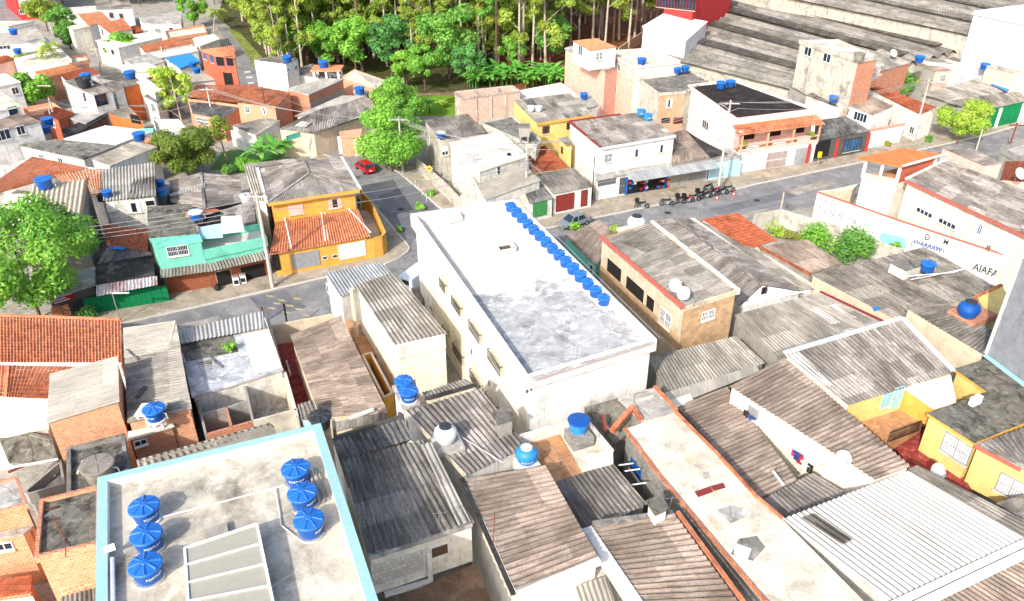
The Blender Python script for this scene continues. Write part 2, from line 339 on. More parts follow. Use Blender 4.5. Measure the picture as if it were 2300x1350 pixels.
# ---------------------------------------------------------------- house kit
def poly_inset(P, d):
    n = len(P); c = sum(P, Vector())/n; out = []
    area = sum(P[i].x*P[(i+1) % n].y-P[(i+1) % n].x*P[i].y for i in range(n)); sg = 1 if area > 0 else -1
    for i in range(n):
        a, b, e = P[i-1], P[i], P[(i+1) % n]
        d1 = Vector((b.x-a.x, b.y-a.y)).normalized(); d2 = Vector((e.x-b.x, e.y-b.y)).normalized()
        n1 = Vector((-d1.y, d1.x))*sg; n2 = Vector((-d2.y, d2.x))*sg
        k = n1+n2; q = k.length_squared
        off = k*(2/q)*d if q > .15 else n1*d
        if off.length > 3*abs(d): off = off.normalized()*3*abs(d)
        out.append(Vector((b.x+off.x, b.y+off.y, b.z)))
    return out, sg
class House:
    def __init__(s, name, label, pts, wall='white_wall', cat='house', base=0.0, inset=.14, drop=.07, mats=None, group=None, walls=True, wname='wall'):
        s.P = pts; n = len(pts); c = sum(pts, Vector())/n
        s.e = thing(name, label, cat, (c.x, c.y, base), group=group, local=False); s.base = base
        s.I, s.sg = poly_inset(pts, inset); s.wall = wall
        if walls:
            mb = MB(); ml = [wall]+[m for m in (mats or {}).values() if m != wall]
            ml = list(dict.fromkeys(ml))
            for i in range(n):
                a, b = s.I[i], s.I[(i+1) % n]
                w = (mats or {}).get(i, wall); m = ml.index(w)
                q = [Vector((a.x, a.y, base)), Vector((b.x, b.y, base)), Vector((b.x, b.y, b.z-drop)), Vector((a.x, a.y, a.z-drop))]
                mb.face(q if s.sg > 0 else q[::-1], m)
            s.w = mb.build(wname, ml, s.e)
    def part(s, name, mb, mats, label=None, smooth=False, parent=None):
        o = mb.build(name, mats, parent or s.e, smooth)
        if label: o['label'] = label
        return o
    def corr(s, mat='fibre', pts=None, name='roof', label=None, **k):
        mb = MB(); mb.corr(*(pts or s.P), **k); return s.part(name, mb, mat, label)
    def tile(s, mat='tile_orange', pts=None, name='roof', label=None, **k):
        k = dict(dict(pitch=.28, amp=.045, row=.42, lap=.045, seg=4), **k); mb = MB(); mb.corr(*(pts or s.P), **k); return s.part(name, mb, mat, label)
    def tri(s, mat, A, B, apex, name='roof', **k):
        """hip end: ribs run down to the eave A-B"""
        mb = MB(); n = k.get('n', 8); A, B, apex = Vector(A), Vector(B), Vector(apex)
        e = (B-A); L = e.length; t0 = max(.02, min(.98, (apex-A).dot(e)/(L*L))); foot = A.lerp(B, t0); up = apex-foot
        nrm = e.cross(up).normalized(); nrm = nrm if nrm.z > 0 else -nrm
        pitch, amp = k.get('pitch', .2), k.get('amp', .03); m = max(4, round(L/pitch)*4)
        i0 = len(mb.v); H = up.length
        for i in range(m+1):
            t = i/m; f = t/t0 if t <= t0 else (1-t)/(1-t0); o = nrm*(amp*(0, 1, 0, -1)[i % 4])
            b = A.lerp(B, t); mb.v += [tuple(b+o), tuple(b+up*f+o)]
        for i in range(m):
            q = i0+2*i; mb.f.append((q, q+2, q+3, q+1)); mb.m.append(0)
            fa = (i/m)/t0 if i/m <= t0 else (1-i/m)/(1-t0); fb = ((i+1)/m)/t0 if (i+1)/m <= t0 else (1-(i+1)/m)/(1-t0)
            mb.uv += [(i/m*L, 0), ((i+1)/m*L, 0), ((i+1)/m*L, fb*H), (i/m*L, fa*H)]
        return s.part(name, mb, mat)
    def flat(s, deck='deck_grey', parapet=.4, th=.15, cap=None, pmat=None, pts=None, name='roof'):
        P = pts or s.P; I2, sg = poly_inset(P, th); mb = MB()
        d = [Vector((p.x, p.y, p.z-parapet)) for p in poly_inset(P, .005)[0]]
        if parapet < .02: d = [Vector(p) for p in P]
        mb.face(d if sg > 0 else d[::-1]); r = s.part(name, mb, deck)
        if parapet >= .02:
            mb = MB(); n = len(P)
            for i in range(n):
                j = (i+1) % n; a, b, ai, bi = P[i], P[j], I2[i], I2[j]; dn = Vector((0, 0, parapet+.25))
                for q, m in (([a-dn, b-dn, b, a], 0), ([bi-dn, ai-dn, ai, bi], 0), ([a, b, bi, ai], 1)):
                    mb.face(q if sg > 0 else q[::-1], m)
            s.part('parapet', mb, [pmat or s.wall, cap or pmat or s.wall])
        return r
    def slabroof(s, mat='deck_grey', th=.18, pts=None, name='roof', edge=None):
        P = pts or s.P; mb = MB(); n = len(P); sg = poly_inset(P, .1)[1]
        mb.face(P if sg > 0 else P[::-1])
        lo = [p-Vector((0, 0, th)) for p in P]; mb.face(lo[::-1] if sg > 0 else lo, 1)
        for i in range(n):
            j = (i+1) % n; q = [lo[i], lo[j], P[j], P[i]]; mb.face(q if sg > 0 else q[::-1], 1)
        return s.part(name, mb, [mat, edge or mat])
    def edge(s, i):
        a, b = s.I[i], s.I[(i+1) % len(s.I)]; d = Vector((b.x-a.x, b.y-a.y, 0)).normalized()
        nrm = Vector((d.y, -d.x, 0))*s.sg
        return a, b, d, nrm
    def win(s, i, t, x, y, w, h, style='grille', col='white_paint', glass='dark_glass', lift=0, zc=None, u=None, label=None, a=None, b=None):
        if a is None: a, b, d, nrm = s.edge(i)
        else:
            d = Vector((b.x-a.x, b.y-a.y, 0)).normalized(); nrm = Vector((d.y, -d.x, 0))
            if nrm.y > 0: nrm = -nrm
        if u is not None: c = a.lerp(b, u); c.z = zc
        else: c = on_wall(a, b, *T(t, x, y))
        o = c+nrm*lift
        return opening(s, o, d, nrm, w, h, style, col, glass, label)
    def bar(s, name, p, q, w, h, mat, label=None): mb = MB(); mb.bar(p, q, w, h); return s.part(name, mb, mat, label)
def opening(s, c, d, n, w, h, style, col, glass='dark_glass', label=None):
    z = Vector((0, 0, 1)); o = c-d*w/2-z*h/2; fr = MB(); pn = MB()
    def fb(u0, u1, v0, v1, dep0=.0, dep1=.06, mb=fr, m=0): mb.obox(o+d*u0+z*v0+n*dep0, d*(u1-u0), n*(dep1-dep0), z*(v1-v0), m)
    f = .07
    def frame(f=.07):
        fb(-f, w+f, h, h+f); fb(-f, w+f, -f, 0); fb(-f, 0, 0, h); fb(w, w+f, 0, h)
    nm = 'window'; pane = True
    if style == 'grille':
        frame(); fb(w/2-.03, w/2+.03, 0, h)
        k = max(3, round(w/.16))
        for i in range(1, k): fb(w*i/k-.011, w*i/k+.011, 0, h, .03, .075)
        fb(0, w, h*.5-.012, h*.5+.012, .03, .08)
    elif style == 'slide':
        frame(); k = max(2, round(w/.6))
        for i in range(1, k): fb(w*i/k-.03, w*i/k+.03, 0, h, 0, .05)
    elif style == 'half':
        frame(); fb(0, w, h*.45, h, .0, .045); k = max(2, round(w/.6))
        for i in range(1, k): fb(w*i/k-.03, w*i/k+.03, 0, h, 0, .055)
    elif style == 'shutter':
        frame(.05); k = 7
        for i in range(k): fb(0, w*.3, h*i/k+.01, h*(i+1)/k-.01, .02, .05); fb(w*.7, w, h*i/k+.01, h*(i+1)/k-.01, .02, .05)
    elif style == 'closed':
        frame(.05); k = max(5, round(h/.14)); pane = False
        for i in range(k): fb(0, w, h*i/k+.008, h*(i+1)/k-.008, .0, .05)
        fb(w/2-.03, w/2+.03, 0, h, 0, .065)
    elif style == 'plain': frame(.04)
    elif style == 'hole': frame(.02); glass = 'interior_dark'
    elif style in ('door', 'gate', 'bargate'):
        nm = {'door': 'door', 'gate': 'garage_door', 'bargate': 'gate'}[style]; pane = style == 'bargate'
        frame(.05)
        if style == 'bargate':
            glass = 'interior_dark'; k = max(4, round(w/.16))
            for i in range(1, k): fb(w*i/k-.02, w*i/k+.02, 0, h, .02, .06)
            fb(0, w, h*.5-.04, h*.5+.04, .02, .07)
        else:
            k = max(1, round(w/.5)) if style == 'gate' else 1
            for i in range(k): fb(w*i/k+.01, w*(i+1)/k-.01, 0, h, 0, .04 if i % 2 else .03)
            if style == 'gate': fb(0, w, h*.66, h*.70, .04, .06); fb(0, w, h*.3, h*.34, .04, .06)
    fo = s.part(nm, fr, col, label)
    if style in ('grille', 'slide', 'half', 'shutter', 'closed') and w > .6:
        sl_ = MB(); fb(-.12, w+.12, -.16, -.08, 0, .16, sl_); s.part('sill', sl_, 'deck_cream', parent=fo)
    if pane:
        fb(0, w, 0, h, .005, .02, pn); s.part('pane', pn, glass, parent=fo)
    if style == 'door':
        k = MB(); k.obox(o+d*(w*.85)+z*(h*.48)+n*.05, d*.1, n*.04, z*.03); s.part('handle', k, 'chrome', parent=fo)
    return fo

def hs(label, t, pts, wall='white_wall', roof='corr', mat='fibre', name='house', rk=None, **k):
    h = House(name, label, Q(t, *pts), wall, **k); P = h.P; rk = dict(rk or {})
    if roof == 'corr': h.corr(mat, **rk)
    elif roof == 'corr2': h.corr(mat, [P[0], P[3], P[2], P[1]], **rk)
    elif roof == 'tile': h.tile(mat, **rk)
    elif roof == 'tile2': h.tile(mat, [P[0], P[3], P[2], P[1]], **rk)
    elif roof == 'flat': h.flat(mat, **rk)
    elif roof == 'slab': h.slabroof(mat, **rk)
    return h
def zat(p, py):
    """height of the point above plan position p that lies on photo row py"""
    lo, hi = -5.0, 40.0
    for _ in range(50):
        m = (lo+hi)/2; d = Vector((p.x, p.y, m-CAMH)); u = d.y*_sp+d.z*_cp; f = d.y*_cp-d.z*_sp
        y = 675-FPX*u/f
        if y > py: lo = m
        else: hi = m
    return m
def gable(h, t, A, B, C_, D, r0, r1, mat='fibre', tile=False, cap=None, **k):
    """two slopes: A-D eave and B-C eave either side of the ridge r0-r1 (points with heights)"""
    A, B, C_, D, r0, r1 = Q(t, A, B, C_, D, r0, r1)
    f = h.tile if tile else h.corr
    f(mat, [r0, r1, D, A], **k); f(mat, [r1, r0, B, C_], **k)
    mb = MB(); up = Vector((0, 0, .06)); mb.bar(r0+up, r1+up, .3, .08); h.part('ridge_cap', mb, cap or mat)
    z = Vector((0, 0, .08))
    for q in ([A-z, B-z, r0-z], [C_-z, D-z, r1-z]): mb = MB(); mb.face(q); h.part('gable', mb, h.wall)
def wall_thing(name, label, t, pts, h, th=.2, mat='old_white_wall', cap=None, cat='wall', base=None, mats=None):
    """free-standing wall whose top edge follows pts (x, y, z)"""
    P = Q(t, *pts); o = thing(name, label, cat, (P[0].x, P[0].y, P[0].z-h), local=False); mb = MB(); cp = MB()
    for a, b in zip(P, P[1:]):
        d = Vector((b.x-a.x, b.y-a.y, 0)).normalized(); n = Vector((-d.y, d.x, 0))*th/2; a2 = a-d*.0; za = Vector((0, 0, h if base is None else a.z-base)); zb = Vector((0, 0, h if base is None else b.z-base))
        q = [a2-n, b-n, b+n, a2+n]; w = [a2-n-za, b-n-zb, b+n-zb, a2+n-za]
        mb.face(q)
        for i in range(4): j = (i+1) % 4; mb.face([w[i], w[j], q[j], q[i]])
        if cap: cp.bar(a+Vector((0, 0, .04)), b+Vector((0, 0, .04)), th+.1, .07)
    mb.build('wall_face', mat, o)
    if cap: cp.build('coping', cap, o)
    return o, P
def ltank(px, py, zb, label, kind='blue', d=1.24, rz=0, group=None):
    p = W(px, py, zb+.76*d/1.24); p.z = zb; return tank(p, label, kind, d, rz, group)
def slabobj(name, label, t, pts, mat, cat, th=.05, z=0):
    P = Q(t, *pts); mb = MB(); up = Vector((0, 0, z)); lo = [p+up-Vector((0, 0, th)) for p in P]; P = [p+up for p in P]; sg = poly_inset(P, .001)[1]
    mb.face(P if sg > 0 else P[::-1])
    for i in range(len(P)): j = (i+1) % len(P); q = [lo[i], lo[j], P[j], P[i]]; mb.face(q if sg > 0 else q[::-1])
    return tag(mb.build(name, mat, None, at=lo[0]), label, cat)
def ground_patch(name, t, pts, mat, z=0.0, kind='structure'):
    P = Q(t, *[(x, y, z) for x, y in pts]); mb = MB(); sg = poly_inset(P, .001)[1]; mb.face(P if sg > 0 else P[::-1])
    if z > .03:
        for i in range(len(P)):
            j = (i+1) % len(P); q = [P[i]-Vector((0, 0, z+.05)), P[j]-Vector((0, 0, z+.05)), P[j], P[i]]; mb.face(q if sg > 0 else q[::-1])
    return structure(name, mb, mat)

def legs(t, spots, size, mat, name='leg'):
    for c in spots: mb = MB(); mb.box(c, size); mb.build(name, mat, t)
# ---------------------------------------------------------------- water tanks
def text_mesh(txt, size, bend=None, ext=.006, flat=None):
    cu = bpy.data.curves.new('lettering', 'FONT'); cu.body = txt; cu.size = size; cu.extrude = ext; cu.align_x = 'CENTER'; cu.align_y = 'CENTER'; cu.offset = size*.02
    ob = bpy.data.objects.new('lettering_source', cu); C.objects.link(ob)
    dg = bpy.context.evaluated_depsgraph_get(); me = bpy.data.meshes.new_from_object(ob.evaluated_get(dg))
    bpy.data.objects.remove(ob); bpy.data.curves.remove(cu)
    for v in me.vertices:
        x, y, z = v.co
        if bend:
            r0, slope, z0 = bend; r = r0+slope*y+z; a = x/r0-math.pi/2; v.co = (r*math.cos(a), r*math.sin(a), z0+y)
    me.name = 'lettering'; return me
def make_tank(lid='tank_lid_lit_blue', body='tank_blue', text=None, style='ribs'):
    """unit: rim diameter 1.24 m, origin under the tank"""
    root = thing('water_tank', 'x', 'water tank')
    b = MB()
    if style == 'onion':
        b.lathe([(.0, 0), (.42, 0), (.5, .12), (.6, .4), (.62, .55), (.58, .72), (.44, .86), (.3, .92), (.3, .97)], n=28)
        o = b.build('body', body, root, True)
        k = MB(); k.lathe([(.31, .96), (.33, .97), (.33, 1.02), (.26, 1.05), (0, 1.07)], n=20); k.build('lid', lid, root)
    else:
        b.lathe([(0, 0), (.455, 0), (.47, .03), (.55, .6), (.565, .6), (.57, .66), (.6, .67), (.6, .7)], n=32)
        o = b.build('body', body, root, False)
        k = MB(); n = 48; prof = [(.625, .655), (.63, .72), (.6, .745), (.14, .85), (.12, .87), (0, .88)]
        if style == 'flat': prof = [(.62, .65), (.625, .71), (.58, .73), (.1, .76), (0, .76)]
        k.lathe(prof, n=n)
        if style == 'ribs':
            for i in range(8):
                a = i*math.tau/8+.2; u = Vector((math.cos(a), math.sin(a), 0)); p = u*.15+Vector((0, 0, .855)); q = u*.59+Vector((0, 0, .765)); w = Vector((-u.y, u.x, 0))
                k.face([p-w*.02, q-w*.075, q+Vector((0, 0, .055)), p+Vector((0, 0, .03))]); k.face([p+w*.02, p+Vector((0, 0, .03)), q+Vector((0, 0, .055)), q+w*.075]); k.face([q-w*.075, q+w*.075, q+Vector((0, 0, .055))])
        elif style == 'flat':
            for i in range(6):
                a = i*math.tau/6; u = Vector((math.cos(a), math.sin(a), 0)); k.bar(u*.1+Vector((0, 0, .76)), u*.58+Vector((0, 0, .73)), .03, .03)
        k.build('lid', lid, root, False)
    if text:
        me = text_mesh(text, .17, ((.53, .16, .36) if style != 'onion' else (.615, .1, .36))); to = bpy.data.objects.new('lettering', me); me.materials.append(MATS['letter_white']); C.objects.link(to); to.parent = root
    p = MB(); p.path([(.5, .12, .42), (.68, .12, .42), (.72, .12, .05)], .025, 6); p.build('pipe', 'white_paint', root)
    return root
_TP = {}
def tank(loc, label, kind='blue', d=1.24, rz=0, group=None):
    spec = dict(blue=dict(), text=dict(text='FORTLEV'), dark=dict(lid='tank_dark', body='tank_dark'), whitelid=dict(lid='tank_lid_white', style='flat'),
                sky=dict(lid='tank_blue', body='tank_sky', style='flat'), skylid=dict(lid='tank_sky', body='tank_sky', style='flat', text='FORTLEV'), white=dict(lid='tank_lid_white', body='tank_white', style='flat'),
                onionwhite=dict(lid='tank_dark', body='tank_white', style='onion'), onionblue=dict(lid='tank_lid_white', body='tank_sky', style='onion', text='FORTLEV'), onionplain=dict(lid='tank_dark', body='tank_blue', style='onion'),
                oniongrey=dict(lid='tank_dark', body='tank_lid_white', style='onion'), cement=dict(lid='tank_cement', body='tank_cement', style='flat'), plainflat=dict(style='flat'))[kind]
    if kind not in _TP:
        r = _TP[kind] = make_tank(**spec); r.location = loc; r.rotation_euler = (0, 0, rz); r.scale = (d/1.24,)*3; r['label'] = label
        if group: r['group'] = group
        return r
    r = dup(_TP[kind], loc, rz, label, group, d/1.24)
    if not group and 'group' in r: del r['group']
    return r
def plinth(name, label, c, sx, sy, h, mat='white_wall', rz=0, cat='plinth'):
    mb = MB(); mb.box((c[0], c[1], c[2]+h/2), (sx, sy, h), rz); o = mb.build(name, mat, None, at=(c[0], c[1], c[2])); return tag(o, label, cat)
# ---------------------------------------------------------------- dishes
def make_dish():
    r = thing('satellite_dish', 'x', 'satellite dish'); mb = MB(); n = 20; prof = [(0, 0), (.18, .015), (.34, .06), (.45, .12)]
    mb.lathe(prof, n=n); mb.lathe([(x, z-.012) for x, z in reversed(prof)], n=n)
    d = mb.build('reflector', 'tank_white', r, True); d.location = (0, -.12, .55); d.rotation_euler = (rad(52), 0, 0)
    mb = MB(); mb.tube((0, .05, 0), (0, .05, .5), .025); mb.tube((0, .05, .5), (0, -.1, .53), .03); mb.build('mast', 'grey_paint', r)
    mb = MB(); mb.tube((0, -.3, .35), (0, -.62, .72), .012); mb.box((0, -.62, .74), (.07, .1, .07)); mb.build('feed_arm', 'grey_paint', r)
    return r
_D = []
def dish(loc, label, s=1.0, rz=0):
    if not _D: r = make_dish(); _D.append(r); r.location = loc; r.scale = (s,)*3; r.rotation_euler = (0, 0, rz); r['label'] = label; return r
    return dup(_D[0], loc, rz, label, None, s)
# ---------------------------------------------------------------- poles and wires
def pole(base, h, label, r=.16, arms=(), transformer=False, lamp=None, mat='pole_concrete', top=.1, rz=0, name='utility_pole', cat='utility pole', group=None, lean=(0, 0)):
    t = thing(name, label, cat, base, rz, group)
    mb = MB(); mb.tube((0, 0, 0), (lean[0], lean[1], h), r, top, 10); mb.build('shaft', mat, t)
    for z, L in arms:
        m = MB(); m.box((lean[0]*z/h, lean[1]*z/h-.12, z), (L, .1, .12)); a = m.build('crossarm', 'wood_brown' if mat != 'pole_concrete' else 'pole_concrete', t)
        for k in (-.46, -.2, .2, .46):
            i = MB(); i.lathe([(.0, .18), (.05, .16), (.03, .12), (.06, .08), (.03, .02), (.03, 0)], (lean[0]*z/h+L*k, lean[1]*z/h-.12, z+.06), 8); i.build('insulator', 'wood_brown', a)
    if transformer:
        m = MB(); m.lathe([(0, 0), (.3, 0), (.32, .05), (.32, .85), (.25, .95), (0, .97)], (0, -.5, h*.62), 14); m.build('transformer', 'grey_paint', t)
    if lamp:
        m = MB(); m.path([(lean[0], lean[1], h*lamp[0]), (lamp[1]*.6, lamp[2]*.6, h*lamp[0]+.7), (lamp[1], lamp[2], h*lamp[0]+.8)], .03); la = m.build('lamp_arm', 'grey_paint', t)
        m = MB(); m.obox((lamp[1]-.15, lamp[2]-.15, h*lamp[0]+.74), Vector((lamp[1], lamp[2], 0)).normalized()*.55, Vector((0, 0, .1)), Vector((-lamp[2], lamp[1], 0)).normalized()*.22); m.build('lamp_head', 'lamp_glass', la)
    return t
def wire(p, q, label, sag=.5, r=.018, group=None, mat='wire_grey', n=14, name='power_cable', cat='cable'):
    p, q = Vector(p), Vector(q); pts = [p.lerp(q, k/n)-Vector((0, 0, sag*4*(k/n)*(1-k/n))) for k in range(n+1)]
    mb = MB(); mb.path(pts, r, 4); o = mb.build(name, mat, None, at=p); return tag(o, label, cat, group)
# ---------------------------------------------------------------- cars (built along +Y, front at +Y)
def make_car(paintm, L=4.1, Wd=1.64, H=1.45, kind='hatch'):
    r = thing('parked_car', 'x', 'car'); w = Wd/2
    if kind == 'hatch': st = [(-L/2, .36, .72, .86), (-L/2+.12, .3, .92, .95), (-L/2+.55, .28, .95, .98), (-.3, .28, .93, 1), (.75, .28, .9, 1), (1.25, .28, .86, .98), (L/2-.35, .3, .76, .92), (L/2-.06, .34, .66, .82), (L/2, .4, .58, .74)]
    else: st = [(-L/2, .4, .72, .8), (-L/2+.1, .32, .9, .9), (-L/2+.75, .28, .95, .97), (-.4, .28, .92, 1), (.7, .28, .9, 1), (1.15, .28, .86, .98), (L/2-.35, .3, .76, .9), (L/2-.06, .34, .66, .82), (L/2, .4, .58, .74)]
    mb = MB(); sec = []
    for y, zb, zt, k in st:
        ww = w*k; sec.append([Vector(p) for p in ((-ww*.9, y, zb), (-ww, y, zb+.14), (-ww, y, (zb+zt)/2+.02), (-ww*.95, y, zt-.04), (-ww*.8, y, zt), (ww*.8, y, zt), (ww*.95, y, zt-.04), (ww, y, (zb+zt)/2+.02), (ww, y, zb+.14), (ww*.9, y, zb))])
    for a, b in zip(sec, sec[1:]):
        for i in range(10): j = (i+1) % 10; mb.face([a[i], a[j], b[j], b[i]])
    mb.face(sec[0][::-1]); mb.face(sec[-1]); body = mb.build('body', paintm, r)
    # cabin
    if kind == 'hatch': lo = (-L/2+.12, 1.2); hi = (-L/2+.5, .45)
    else: lo = (-L/2+.75, 1.15); hi = (-1.05, .45)
    zb, zt = .92, H; wl, wh = w*.93, w*.74
    A = [Vector((-wl, lo[0], zb)), Vector((wl, lo[0], zb)), Vector((wl, lo[1], zb-.05)), Vector((-wl, lo[1], zb-.05))]
    B = [Vector((-wh, hi[0], zt-.05)), Vector((wh, hi[0], zt-.05)), Vector((wh, hi[1], zt)), Vector((-wh, hi[1], zt))]
    g = MB()
    for i in range(4): j = (i+1) % 4; g.face([A[i], A[j], B[j], B[i]])
    g.build('window_glass', 'dark_glass', r)
    p = MB(); c0 = Vector((0, (hi[0]+hi[1])/2, zt+.03)); Bm = [b+Vector((0, 0, .0)) for b in B]
    p.face(Bm); up = [b*1+Vector((0, 0, .045)) for b in [b.lerp(c0, .12) for b in B]]
    p.face(up)
    for i in range(4): j = (i+1) % 4; p.face([Bm[i], Bm[j], up[j], up[i]])
    for i in range(4): p.bar(A[i], B[i], .09, .07)
    for sx in (-1, 1): m0 = Vector((sx*wl, -.1, zb)); m1 = Vector((sx*wh, -.15, zt-.02)); p.bar(m0, m1, .08, .05)
    p.build('roof', paintm, r)
    for sx in (-1, 1):
        for yy in (-L/2+.78, L/2-.82):
            t = MB(); t.tube((sx*(w-.18), yy, .31), (sx*(w+.012), yy, .31), .31, .31, 20); tw = t.build('wheel', 'rubber', r)
            q = MB(); q.tube((sx*(w-.1), yy, .31), (sx*(w+.022), yy, .31), .2, .19, 14); q.build('rim', 'chrome', tw)
        m = MB(); m.box((sx*(w+.06), .78, .95), (.16, .1, .12)); m.build('mirror', paintm, r)
        m = MB(); m.box((sx*w*.68, L/2-.08, .62), (.34, .16, .13)); m.build('headlight', 'chrome', r)
        m = MB(); m.box((sx*w*.78, -L/2+.06, .78), (.2, .14, .24)); m.build('tail_light', 'moto_red', r)
        m = MB(); m.box((sx*(w+.003), -.05, .8), (.02, .16, .03)); m.build('door_handle', paintm, r)
    m = MB(); m.box((0, -L/2-.005, .6), (.42, .03, .13)); m.build('number_plate', 'white_paint', r)
    m = MB(); m.box((0, L/2-.02, .42), (Wd*.86, .12, .16)); m.box((0, -L/2+.03, .42), (Wd*.86, .12, .16)); m.build('bumper', paintm, r)
    return r
def make_van():
    r = thing('parked_van', 'x', 'van'); L, w, H = 4.6, .92, 2.3
    st = [(-L/2, .4, 1.2, 2.2, .94), (-L/2+.12, .35, 1.2, 2.28, 1), (.9, .35, 1.2, 2.3, 1), (1.35, .35, 1.15, 2.15, .98), (1.85, .36, 1.05, 1.3, .96), (L/2-.05, .42, .8, .95, .9), (L/2, .5, .7, .8, .85)]
    mb = MB(); sec = []
    for y, zb, zm, zt, k in st: sec.append([Vector(p) for p in ((-w*k*.95, y, zb), (-w*k, y, zm), (-w*k*.92, y, zt-.12), (-w*k*.8, y, zt), (w*k*.8, y, zt), (w*k*.92, y, zt-.12), (w*k, y, zm), (w*k*.95, y, zb))])
    for a, b in zip(sec, sec[1:]):
        for i in range(8): j = (i+1) % 8; mb.face([a[i], a[j], b[j], b[i]])
    mb.face(sec[0][::-1]); mb.face(sec[-1]); mb.build('body', 'van_white', r)
    g = MB(); g.box((0, -L/2-.004, 1.75), (1.1, .02, .5)); g.build('window_glass', 'dark_glass', r); g = MB(); g.face([(-.7, 1.36, 2.13), (.7, 1.36, 2.13), (.72, 1.86, 1.32), (-.72, 1.86, 1.32)]); g.build('window_glass', 'dark_glass', r)
    for k in range(5): m = MB(); m.box((0, -L/2+.5+k*.55, 2.31), (1.2, .06, .03)); m.build('roof_rib', 'van_white', r)
    for sx in (-1, 1):
        for yy in (-1.4, 1.4): t = MB(); t.tube((sx*.74, yy, .33), (sx*.94, yy, .33), .33, .33, 18); tw = t.build('wheel', 'rubber', r); q = MB(); q.tube((sx*.8, yy, .33), (sx*.955, yy, .33), .19, .19, 12); q.build('rim', 'chrome', tw)
        m = MB(); m.box((sx*.82, -L/2+.02, 1.0), (.12, .1, .4)); m.build('tail_light', 'moto_red', r)
    return r
# ---------------------------------------------------------------- motorcycles (front at +Y)
def make_moto(colour='black_paint', box=False):
    r = thing('motorcycle', 'x', 'motorcycle')
    for yy in (-.66, .66):
        t = MB(); n = 20; R, rr = .3, .055
        for i in range(n):
            for j in range(6):
                def pt(i, j): a, b = i*math.tau/n, j*math.tau/6; return ((rr*math.sin(b))*1.0, yy+(R-rr+rr*math.cos(b))*math.cos(a), .3+(R-rr+rr*math.cos(b))*math.sin(a))
                t.face([pt(i, j), pt(i+1, j), pt(i+1, j+1), pt(i, j+1)])
        w = t.build('wheel', 'rubber', r); s = MB()
        for i in range(6): a = i*math.tau/6; s.bar((0, yy, .3), (0, yy+.25*math.cos(a), .3+.25*math.sin(a)), .02)
        s.tube((-.06, yy, .3), (.06, yy, .3), .06, .06, 10); s.build('rim', 'chrome', w)
    m = MB()
    for sx in (-.09, .09): m.tube((sx, .66, .3), (sx, .38, .95), .03)
    m.build('fork', 'chrome', r)
    m = MB(); m.path([(-.38, .28, 1.08), (-.16, .4, 1.02), (.16, .4, 1.02), (.38, .28, 1.08)], .022); m.box((-.3, .36, 1.2), (.12, .02, .08)); m.box((.3, .36, 1.2), (.12, .02, .08)); m.bar((-.3, .36, 1.06), (-.3, .36, 1.2), .015); m.bar((.3, .36, 1.06), (.3, .36, 1.2), .015); m.build('handlebar', 'black_paint', r)
    m = MB(); prof = [(-.16, .34, .02, .05), (-.15, .2, .13, .1), (.1, .0, .15, .12), (.3, -.06, .06, .04)]
    m.lathe([(.02, -.24), (.11, -.18), (.14, 0), (.12, .18), (.03, .26)], n=12); o = m.build('fuel_tank', colour, r, True); o.location = (0, .14, .82); o.rotation_euler = (rad(-82), 0, 0)
    m = MB(); m.box((0, -.32, .8), (.26, .62, .1)); m.box((0, -.62, .84), (.22, .2, .1)); m.build('seat', 'black_paint', r)
    m = MB(); m.box((0, .08, .42), (.26, .36, .32)); m.tube((0, .2, .5), (0, .34, .62), .1, .08, 10); m.build('engine', 'grey_paint', r)
    m = MB(); m.bar((0, .4, .9), (0, .2, .35), .05); m.bar((0, .35, .9), (0, -.4, .75), .05); m.bar((0, -.4, .75), (0, .1, .35), .04); m.bar((.06, -.66, .3), (.06, 0, .34), .05); m.bar((-.06, -.66, .3), (-.06, 0, .34), .05); m.bar((.09, -.6, .34), (.09, -.42, .76), .03); m.bar((-.09, -.6, .34), (-.09, -.42, .76), .03); m.build('chassis', 'black_paint', r)
    m = MB(); m.tube((.13, .1, .3), (.14, -.75, .42), .035, .055, 8); m.build('exhaust', 'chrome', r)
    m = MB(); m.tube((0, .44, .88), (0, .54, .87), .1, .09, 12); m.build('headlight', 'chrome', r)
    m = MB(); m.obox((-.07, .46, .62), (.14, 0, 0), (0, .4, 0), (0, 0, .03)); m.build('mudguard', colour, r); m = MB(); m.obox((-.08, -.95, .62), (.16, 0, 0), (0, .4, .1), (0, 0, .03)); m.build('mudguard', colour, r)
    if box:
        m = MB(); m.box((0, -.66, 1.12), (.48, .46, .46)); m.box((0, -.66, 1.36), (.5, .48, .04)); m.build('top_box', 'black_paint', r)
    return r
